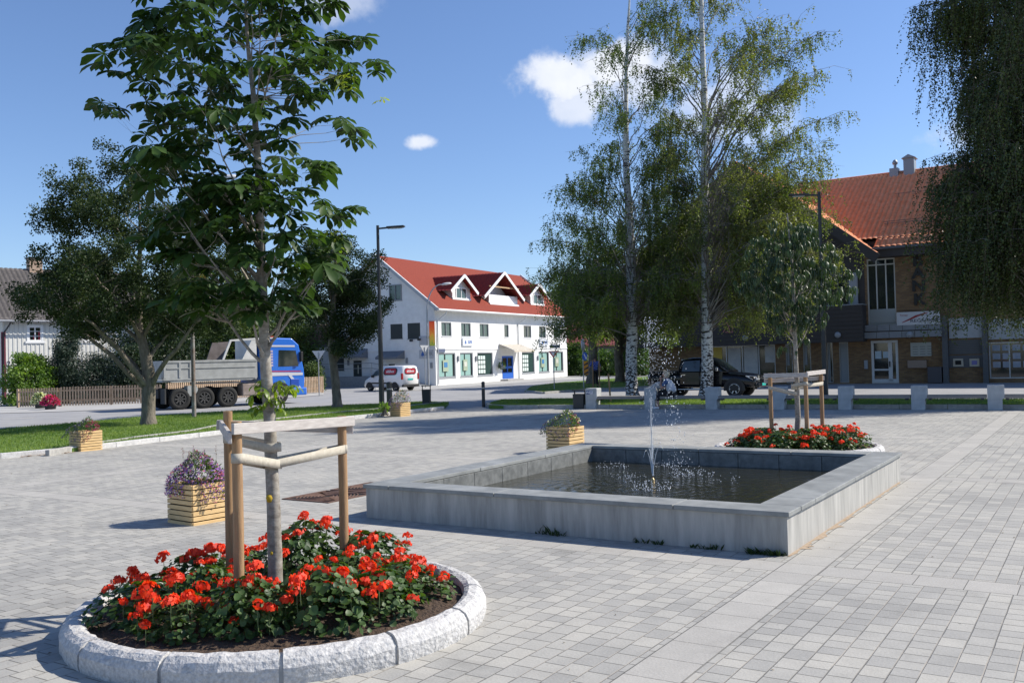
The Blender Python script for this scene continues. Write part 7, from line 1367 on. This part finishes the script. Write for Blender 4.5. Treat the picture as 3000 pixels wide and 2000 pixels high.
# cab
mb = MB(); mb.prism([(-.95, .75), (1.35, .55), (1.42, 1.2), (1.38, 1.75), (1.12, 2.95), (.75, 3.28), (-.55, 3.32), (-.95, 3.0)], (0, .05, 0), (1, 0, 0), (0, 0, 1), (0, 2.4, 0)); cab = mb.build('cab', tb_, TK, bevel=.06)
for y, s_ in ((.05, -1), (2.45, 1)):
    side_panel(TK, 'side_window', cgl, [(-.05, 1.85), (1.12, 1.85), (.98, 2.65), (.0, 2.70)], y, .012*1) if s_ > 0 else None
mb = MB(); mb.prism([(-.02, 1.88), (1.08, 1.88), (.94, 2.66), (.02, 2.70)], (0, .04, 0), (1, 0, 0), (0, 0, 1), (0, .012, 0)); mb.build('side_window', cgl, TK)
mb = MB(); mb.prism([(-.9, 1.42), (1.3, 1.42), (1.3, 1.55), (-.9, 1.62)], (0, .035, 0), (1, 0, 0), (0, 0, 1), (0, .01, 0)); mb.prism([(.45, 1.5), (.62, 1.5), (1.25, .72), (1.08, .72)], (0, .03, 0), (1, 0, 0), (0, 0, 1), (0, .01, 0)); mb.prism([(-.5, 2.86), (.9, 2.84), (.88, 2.93), (-.5, 2.95)], (0, .035, 0), (1, 0, 0), (0, 0, 1), (0, .01, 0)); mb.build('stripe', mat('stripe pale', (.62, .62, .66), .4), TK)
mb = MB(); mb.prism([(-.9, 1.64), (1.2, 1.60), (1.2, 1.64), (-.9, 1.69)], (0, .037, 0), (1, 0, 0), (0, 0, 1), (0, .008, 0)); mb.build('red_stripe', sr, TK)
for k in range(6): tbx('lettering', mat('letter pale', (.55, .45, .55), .5), -.42, -.30, .034, .05, 2.6-k*.14, 2.69-k*.14)
tbx('beacon', mat('beacon red', (.5, .04, .02), .3), -.1, .35, .9, 1.6, 3.32, 3.42); tbx('mirror', blackp, 1.12, 1.25, -.15, .05, 2.1, 2.6, bevel=.02)
tbx('bumper', tb_, .72, 1.50, .0, 2.5, .42, .80, bevel=.05); tbx('step', mat('step blue', (.02, .08, .42), .4), .62, 1.1, .02, .35, .84, 1.25, bevel=.03)
for xw, m_, nm in ((0, tb_, 'mudguard'),): mb = MB(); mb.prism([(xw+.64*math.cos(a), .5+.64*math.sin(a)) for a in np.linspace(0, math.pi, 15)], (0, .03, 0), (1, 0, 0), (0, 0, 1), (0, .04, 0)); mb.build('wheel_arch', blackp, TK)
tbx('windscreen', cgl, 1.2, 1.31, .2, 2.3, 1.9, 2.7)
tbx('fuel_tank', dust, -1.9, -.8, .08, .7, .5, 1.1, bevel=.05); tbx('mud_flap', mat('flap', (.05, .05, .05), .9), -5.65, -5.59, .05, .6, .3, 1.0)
mb = MB(); mb.tube([(-1.1, .4, 1.0), (-2.1, .25, 1.18), (-4.4, .25, 1.2)], .04, 6); mb.build('side_rail', galv, TK)
mb = MB(); mb.prism([(-4.6, .62), (-4.2, .62), (-4.1, .95), (-4.2, 1.1), (-4.6, 1.1)], (0, .02, 0), (1, 0, 0), (0, 0, 1), (0, .45, 0)); mb.build('mudguard', grey, TK)
TK.scale = (.94, .94, .94)
# tipper: open box, walls 8 cm, raised canopy over the cab
mb = MB(); z0, z1 = 1.28, 2.28; xr_, xf_ = -5.75, -1.15
mb.prism([(xr_, z0+.25), (xr_, z1), (xf_, z1), (xf_, z0+.1), (xf_-.3, z0), (xr_+.4, z0)], (0, .0, 0), (1, 0, 0), (0, 0, 1), (0, .08, 0)); mb.prism([(xr_, z0+.25), (xr_, z1), (xf_, z1), (xf_, z0+.1), (xf_-.3, z0), (xr_+.4, z0)], (0, 2.42, 0), (1, 0, 0), (0, 0, 1), (0, .08, 0))
mb.box(xr_, xf_, .08, 2.42, z0+.02, z0+.12); mb.box(xr_-.02, xr_+.08, .085, 2.415, z0+.14, z1); mb.build('tipper_body', grey, TK)
mb = MB(); mb.box(xr_+.05, xf_, -.03, -.002, z1-.10, z1); mb.box(xr_+.2, xf_-.1, -.03, -.002, z1-.38, z1-.33); mb.box(xr_+.05, xf_-.1, -.03, -.002, z0+.1, z0+.16)
for x in (-5.7, -5.0, -4.5): mb.box(x, x+.09, -.035, -.003, z0+.2, z1-.11)
mb.build('tipper_ribs', grey, TK)
mb = MB(); mb.prism([(xf_-1.9, z1), (xf_-1.5, z1+1.02), (xf_+.9, z1+1.12), (xf_+.9, z1+1.0), (xf_-1.4, z1+.92), (xf_-1.78, z1)], (0, 0, 0), (1, 0, 0), (0, 0, 1), (0, 2.5, 0)); mb.prism([(xf_-.35, z1), (xf_+.02, z1+1.0), (xf_+.12, z1+1.0), (xf_-.2, z1)], (0, 0.02, 0), (1, 0, 0), (0, 0, 1), (0, 2.46, 0)); mb.prism([(xf_-.3, z1), (xf_+.05, z1+1.0), (xf_+.05, z1)], (0, 0.0, 0), (1, 0, 0), (0, 0, 1), (0, .05, 0)); 
mb = MB(); W2 = 2.5
mb.box(xf_-.06, xf_+.02, .09, 2.41, z0+.13, z1+1.0)                                            # headboard
mb.prism([(xf_-.02, z1+.92), (xf_+1.0, z1+1.0), (xf_+1.0, z1+1.06), (xf_-.1, z1+1.02)], (0, .0, 0), (1, 0, 0), (0, 0, 1), (0, W2, 0))  # canopy above the cab
mb.prism([(xf_-1.75, z1), (xf_-1.35, z1+.95), (xf_-.05, z1+1.03), (xf_-.05, z1+.93), (xf_-1.28, z1+.87), (xf_-1.65, z1)], (0, 0, 0), (1, 0, 0), (0, 0, 1), (0, .07, 0)); mb.build('headboard', mat('tipper white', (.55, .55, .53), .7, c2=(.66, .66, .64), vscale=3), TK)
mb = MB(); mb.prism([(xf_-1.6, z1), (xf_-1.28, z1+.87), (xf_-.35, z1+.92), (xf_-.8, z1)], (0, 2.3, 0), (1, 0, 0), (0, 0, 1), (0, .06, 0)); mb.build('far_side_wall', mat('inside rust', (.13, .11, .10), .9, c2=(.2, .17, .16), vscale=3), TK)
mb = MB(); mb.prism([(xf_-.75, z1), (xf_-.25, z1+.93), (xf_-.06, z1+.93), (xf_-.06, z1)], (0, .01, 0), (1, 0, 0), (0, 0, 1), (0, .05, 0)); mb.build('side_gusset', MATS['tipper white'], TK)
# ================================================================ people
skin = mat('skin', (.42, .23, .16), .6)
def skinned(name, joints, bones, m, parent, sub=2, root=0):
    me = bpy.data.meshes.new(name); me.from_pydata([j[:3] for j in joints], bones, []); o = put(name, me, parent, m); o.modifiers.new('skin', 'SKIN'); o.modifiers.new('sub', 'SUBSURF').levels = sub; o.modifiers[-1].render_levels = sub
    for v, j in zip(me.skin_vertices[0].data, joints): r_ = j[3]; v.radius = r_ if hasattr(r_, '__len__') else (r_, r_)
    me.skin_vertices[0].data[root].use_root = True; o.modifiers[0].use_smooth_shade = True; return o
def body(parent, J, hands=True):
    """J: dict of joint positions; one continuous figure with five-fingered hands"""
    names = ['pelvis', 'waist', 'chest', 'neck', 'head', 'crown', 'shL', 'elL', 'wrL', 'shR', 'elR', 'wrR', 'hpL', 'knL', 'anL', 'toL', 'hpR', 'knR', 'anR', 'toR']; rad = dict(pelvis=(.15, .12), waist=(.13, .10), chest=(.16, .115), neck=.055, head=(.078, .09), crown=(.06, .07), shL=.06, elL=.042, wrL=.028, shR=.06, elR=.042, wrR=.028, hpL=.09, knL=.06, anL=.042, toL=.036, hpR=.09, knR=.06, anR=.042, toR=.036)
    pts = [(*J[n], rad[n]) for n in names]; ix = {n: i for i, n in enumerate(names)}; B = [(ix[a], ix[b_]) for a, b_ in (('pelvis', 'waist'), ('waist', 'chest'), ('chest', 'neck'), ('neck', 'head'), ('head', 'crown'), ('chest', 'shL'), ('shL', 'elL'), ('elL', 'wrL'), ('chest', 'shR'), ('shR', 'elR'), ('elR', 'wrR'), ('pelvis', 'hpL'), ('hpL', 'knL'), ('knL', 'anL'), ('anL', 'toL'), ('pelvis', 'hpR'), ('hpR', 'knR'), ('knR', 'anR'), ('anR', 'toR'))]
    for s_ in 'LR':
        w = Vector(J['wr'+s_]); d = (w-Vector(J['el'+s_])).normalized(); side = d.cross(Vector((0, 0, 1)));
        if side.length < .1: side = Vector((0, 1, 0))
        side.normalize(); palm = w+d*.075; pi_ = len(pts); pts.append((*palm, (.036, .016))); B.append((ix['wr'+s_], pi_)); dn = d.cross(side)
        for k, ln in enumerate((.072, .08, .075, .058)):
            b0 = palm+side*(k-1.5)*.02+d*.02; b1_ = b0+d*ln*.55+dn*.008; b2_ = b1_+d*ln*.35+dn*.03; n0 = len(pts); pts += [(*b0, .010), (*b1_, .0085), (*b2_, .007)]; B += [(pi_, n0), (n0, n0+1), (n0+1, n0+2)]
        b0 = w+d*.03+side*.035; b1_ = b0+d*.035+side*.02; n0 = len(pts); pts += [(*b0, .011), (*b1_, .009)]; B += [(pi_, n0), (n0, n0+1)]
    o = skinned('body', pts, B, skin, parent, 2); return o
def face(parent, head, fwd, up=Vector((0, 0, 1))):
    head = Vector(head); fwd = Vector(fwd).normalized(); s_ = up.cross(fwd).normalized(); mb = MB(); mb.tube([head+fwd*.085+up*.02, head+fwd*.112-up*.012], [.008, .014], 6); mb.build('nose', skin, parent)
    mb = MB()
    for k in (-1, 1): mb.tube([head+fwd*.082+s_*k*.032+up*.022, head+fwd*.094+s_*k*.032+up*.022], .011, 8)
    mb.build('eyes', mat('eye dark', (.05, .04, .04), .3), parent); mb = MB(); mb.tube([head+fwd*.088-s_*.022-up*.045, head+fwd*.095-up*.045, head+fwd*.088+s_*.022-up*.045], .006, 6); mb.build('mouth', mat('lips', (.35, .10, .09), .5), parent)
# seated woman, facing left along the bench (local +x is her forward direction)
fx = line0+bd*(on_line(1966)); wp_ = Vector((fx.x, fx.y, 0)); WM = thing('person', 'blonde woman in a pale vest and blue top reading a newspaper on the bench', 'person', wp_, bdeg+math.pi)
WM.location = wp_+bn*.10
SH = .46
J = dict(pelvis=(0, -.05, SH+.12), waist=(.05, -.05, SH+.26), chest=(.14, -.05, SH+.45), neck=(.20, -.05, SH+.60), head=(.25, -.05, SH+.70), crown=(.255, -.05, SH+.80), shL=(.15, .12, SH+.50), elL=(.30, .15, SH+.24), wrL=(.36, .02, SH+.50), shR=(.15, -.22, SH+.50), elR=(.30, -.26, SH+.24), wrR=(.52, -.24, SH+.30),
         hpL=(.04, .04, SH+.08), knL=(.46, .06, SH+.06), anL=(.46, .07, .10), toL=(.62, .07, .05), hpR=(.04, -.15, SH+.08), knR=(.50, -.16, SH+.13), anR=(.60, -.16, .14), toR=(.76, -.16, .08))
body(WM, J); face(WM, (.262, -.05, SH+.70), (1, 0, -.25))
skinned('trousers', [(*J['pelvis'], (.17, .14)), (*J['hpL'], .10), (*J['knL'], .078), (.46, .07, .27, .062), (*J['hpR'], .10), (*J['knR'], .078), (.56, -.16, .30, .062)], [(0, 1), (1, 2), (2, 3), (0, 4), (4, 5), (5, 6)], mat('black trousers', (.012, .012, .016), .9), WM)
skinned('blue_top', [(.06, -.05, SH+.28, (.14, .13)), (.14, -.05, SH+.46, (.17, .14)), (.19, -.05, SH+.575, (.08, .07)), (*J['shL'], .078), (.26, .145, SH+.31, .062), (*J['shR'], .078), (.26, -.25, SH+.31, .062)], [(0, 1), (1, 2), (1, 3), (3, 4), (1, 5), (5, 6)], mat('blue top', (.06, .11, .22), .9, var=.2, vscale=12), WM)
skinned('vest', [(-.02, -.05, SH+.07, (.215, .20)), (.03, -.05, SH+.24, (.19, .17)), (.10, -.05, SH+.42, (.20, .155)), (.15, -.05, SH+.54, (.13, .10))], [(0, 1), (1, 2), (2, 3)], mat('pale vest', (.52, .52, .54), .9, var=.1, vscale=9), WM)
skinned('hair', [(.205, -.05, SH+.745, (.10, .10)), (.19, -.05, SH+.79, (.08, .09)), (.16, -.05, SH+.68, (.09, .085)), (.15, -.05, SH+.60, (.07, .045))], [(0, 1), (0, 2), (2, 3)], mat('blonde hair', (.45, .36, .25), .7, c2=(.60, .50, .36), vscale=20, stretch=(3, 3, .5)), WM)
for a_, t_ in ((J['anL'], J['toL']), (J['anR'], J['toR'])): skinned('shoe', [(a_[0]-.03, a_[1], a_[2]-.02, (.055, .05)), ((a_[0]+t_[0])/2, a_[1], t_[2]+.01, (.05, .045)), (t_[0]+.03, t_[1], t_[2]-.005, (.045, .035))], [(0, 1), (1, 2)], mat('white shoe', (.70, .70, .72), .6), WM)
npp = Matrix.Translation((0, 0, 0)); V = []; F = []
for i in range(9):
    for j in range(5): u_ = i/8; v_ = j/4; V.append((.40+.56*u_, -.10+.16*(v_-.5), SH+.36-.26*u_+.03*math.sin(u_*6)+.26*(v_-.5)))
F = [(i*5+j, i*5+j+1, (i+1)*5+j+1, (i+1)*5+j) for i in range(8) for j in range(4)]
NPr = npmesh('newspaper', V, F, mat('newsprint', (.80, .80, .80), .9, c2=(.28, .29, .32), vscale=16, detail=9), None); NPr.matrix_world = Matrix.Translation(WM.location) @ Matrix.Rotation(bdeg+math.pi, 4, 'Z'); NPr.modifiers.new('t', 'SOLIDIFY').thickness = .006; tag(NPr, 'open newspaper held by the seated woman', 'newspaper')
# standing man in plaid shirt, back to the camera, behind the sapling stakes
mp_ = G(1747, 1134, .1); MN = thing('person', 'man in a blue plaid shirt and dark trousers standing behind the sapling stakes', 'person', Vector((mp_.x, mp_.y+.5, .1)), R_(95))
J = dict(pelvis=(0, 0, .94), waist=(0, 0, 1.08), chest=(.01, 0, 1.32), neck=(.01, 0, 1.50), head=(.03, 0, 1.61), crown=(.03, 0, 1.71), shL=(0, .19, 1.42), elL=(.0, .30, 1.16), wrL=(.16, .34, 1.0), shR=(0, -.19, 1.42), elR=(.0, -.30, 1.16), wrR=(.16, -.34, 1.0), hpL=(0, .09, .90), knL=(.01, .11, .48), anL=(0, .12, .08), toL=(.15, .13, .04), hpR=(0, -.09, .90), knR=(.03, -.11, .48), anR=(0, -.12, .08), toR=(.15, -.13, .04))
body(MN, J); face(MN, (.04, 0, 1.61), (1, 0, 0))
skinned('trousers', [(*J['pelvis'], (.165, .13)), (*J['hpL'], .10), (*J['knL'], .078), (0, .12, .12, .07), (*J['hpR'], .10), (*J['knR'], .078), (0, -.12, .12, .07)], [(0, 1), (1, 2), (2, 3), (0, 4), (4, 5), (5, 6)], mat('dark trousers', (.015, .015, .02), .9), MN)
pm = bpy.data.materials.new('plaid'); pm.use_nodes = True; t = pm.node_tree; b = t.nodes['Principled BSDF']; tcn = t.nodes.new('ShaderNodeTexCoord'); ck = t.nodes.new('ShaderNodeTexChecker'); t.links.new(tcn.outputs['Object'], ck.inputs['Vector']); ck.inputs['Scale'].default_value = 14; ck.inputs['Color1'].default_value = (.03, .05, .28, 1); ck.inputs['Color2'].default_value = (.16, .20, .42, 1); t.links.new(ck.outputs['Color'], b.inputs['Base Color']); b.inputs['Roughness'].default_value = .9
skinned('shirt', [(0, 0, .90, (.19, .15)), (0, 0, 1.10, (.18, .14)), (.01, 0, 1.33, (.20, .145)), (.01, 0, 1.47, (.08, .07)), (*J['shL'], .085), (*J['elL'], .06), (*J['shR'], .085), (*J['elR'], .06)], [(0, 1), (1, 2), (2, 3), (2, 4), (4, 5), (2, 6), (6, 7)], pm, MN)
skinned('hair', [(.0, 0, 1.67, (.095, .09)), (-.01, 0, 1.72, (.08, .08)), (-.02, 0, 1.60, (.075, .06))], [(0, 1), (0, 2)], mat('brown hair', (.07, .05, .035), .8), MN)
for a_, t_ in ((J['anL'], J['toL']), (J['anR'], J['toR'])): skinned('shoe', [(a_[0]-.03, a_[1], a_[2]-.03, (.055, .05)), ((a_[0]+t_[0])/2, a_[1], t_[2]+.01, (.05, .045)), (t_[0]+.03, t_[1], t_[2]-.005, (.045, .035))], [(0, 1), (1, 2)], mat('dark shoe', (.03, .03, .03), .6), MN)
print('objects', len(bpy.data.objects), 'faces', sum(len(m.polygons) for m in bpy.data.meshes))
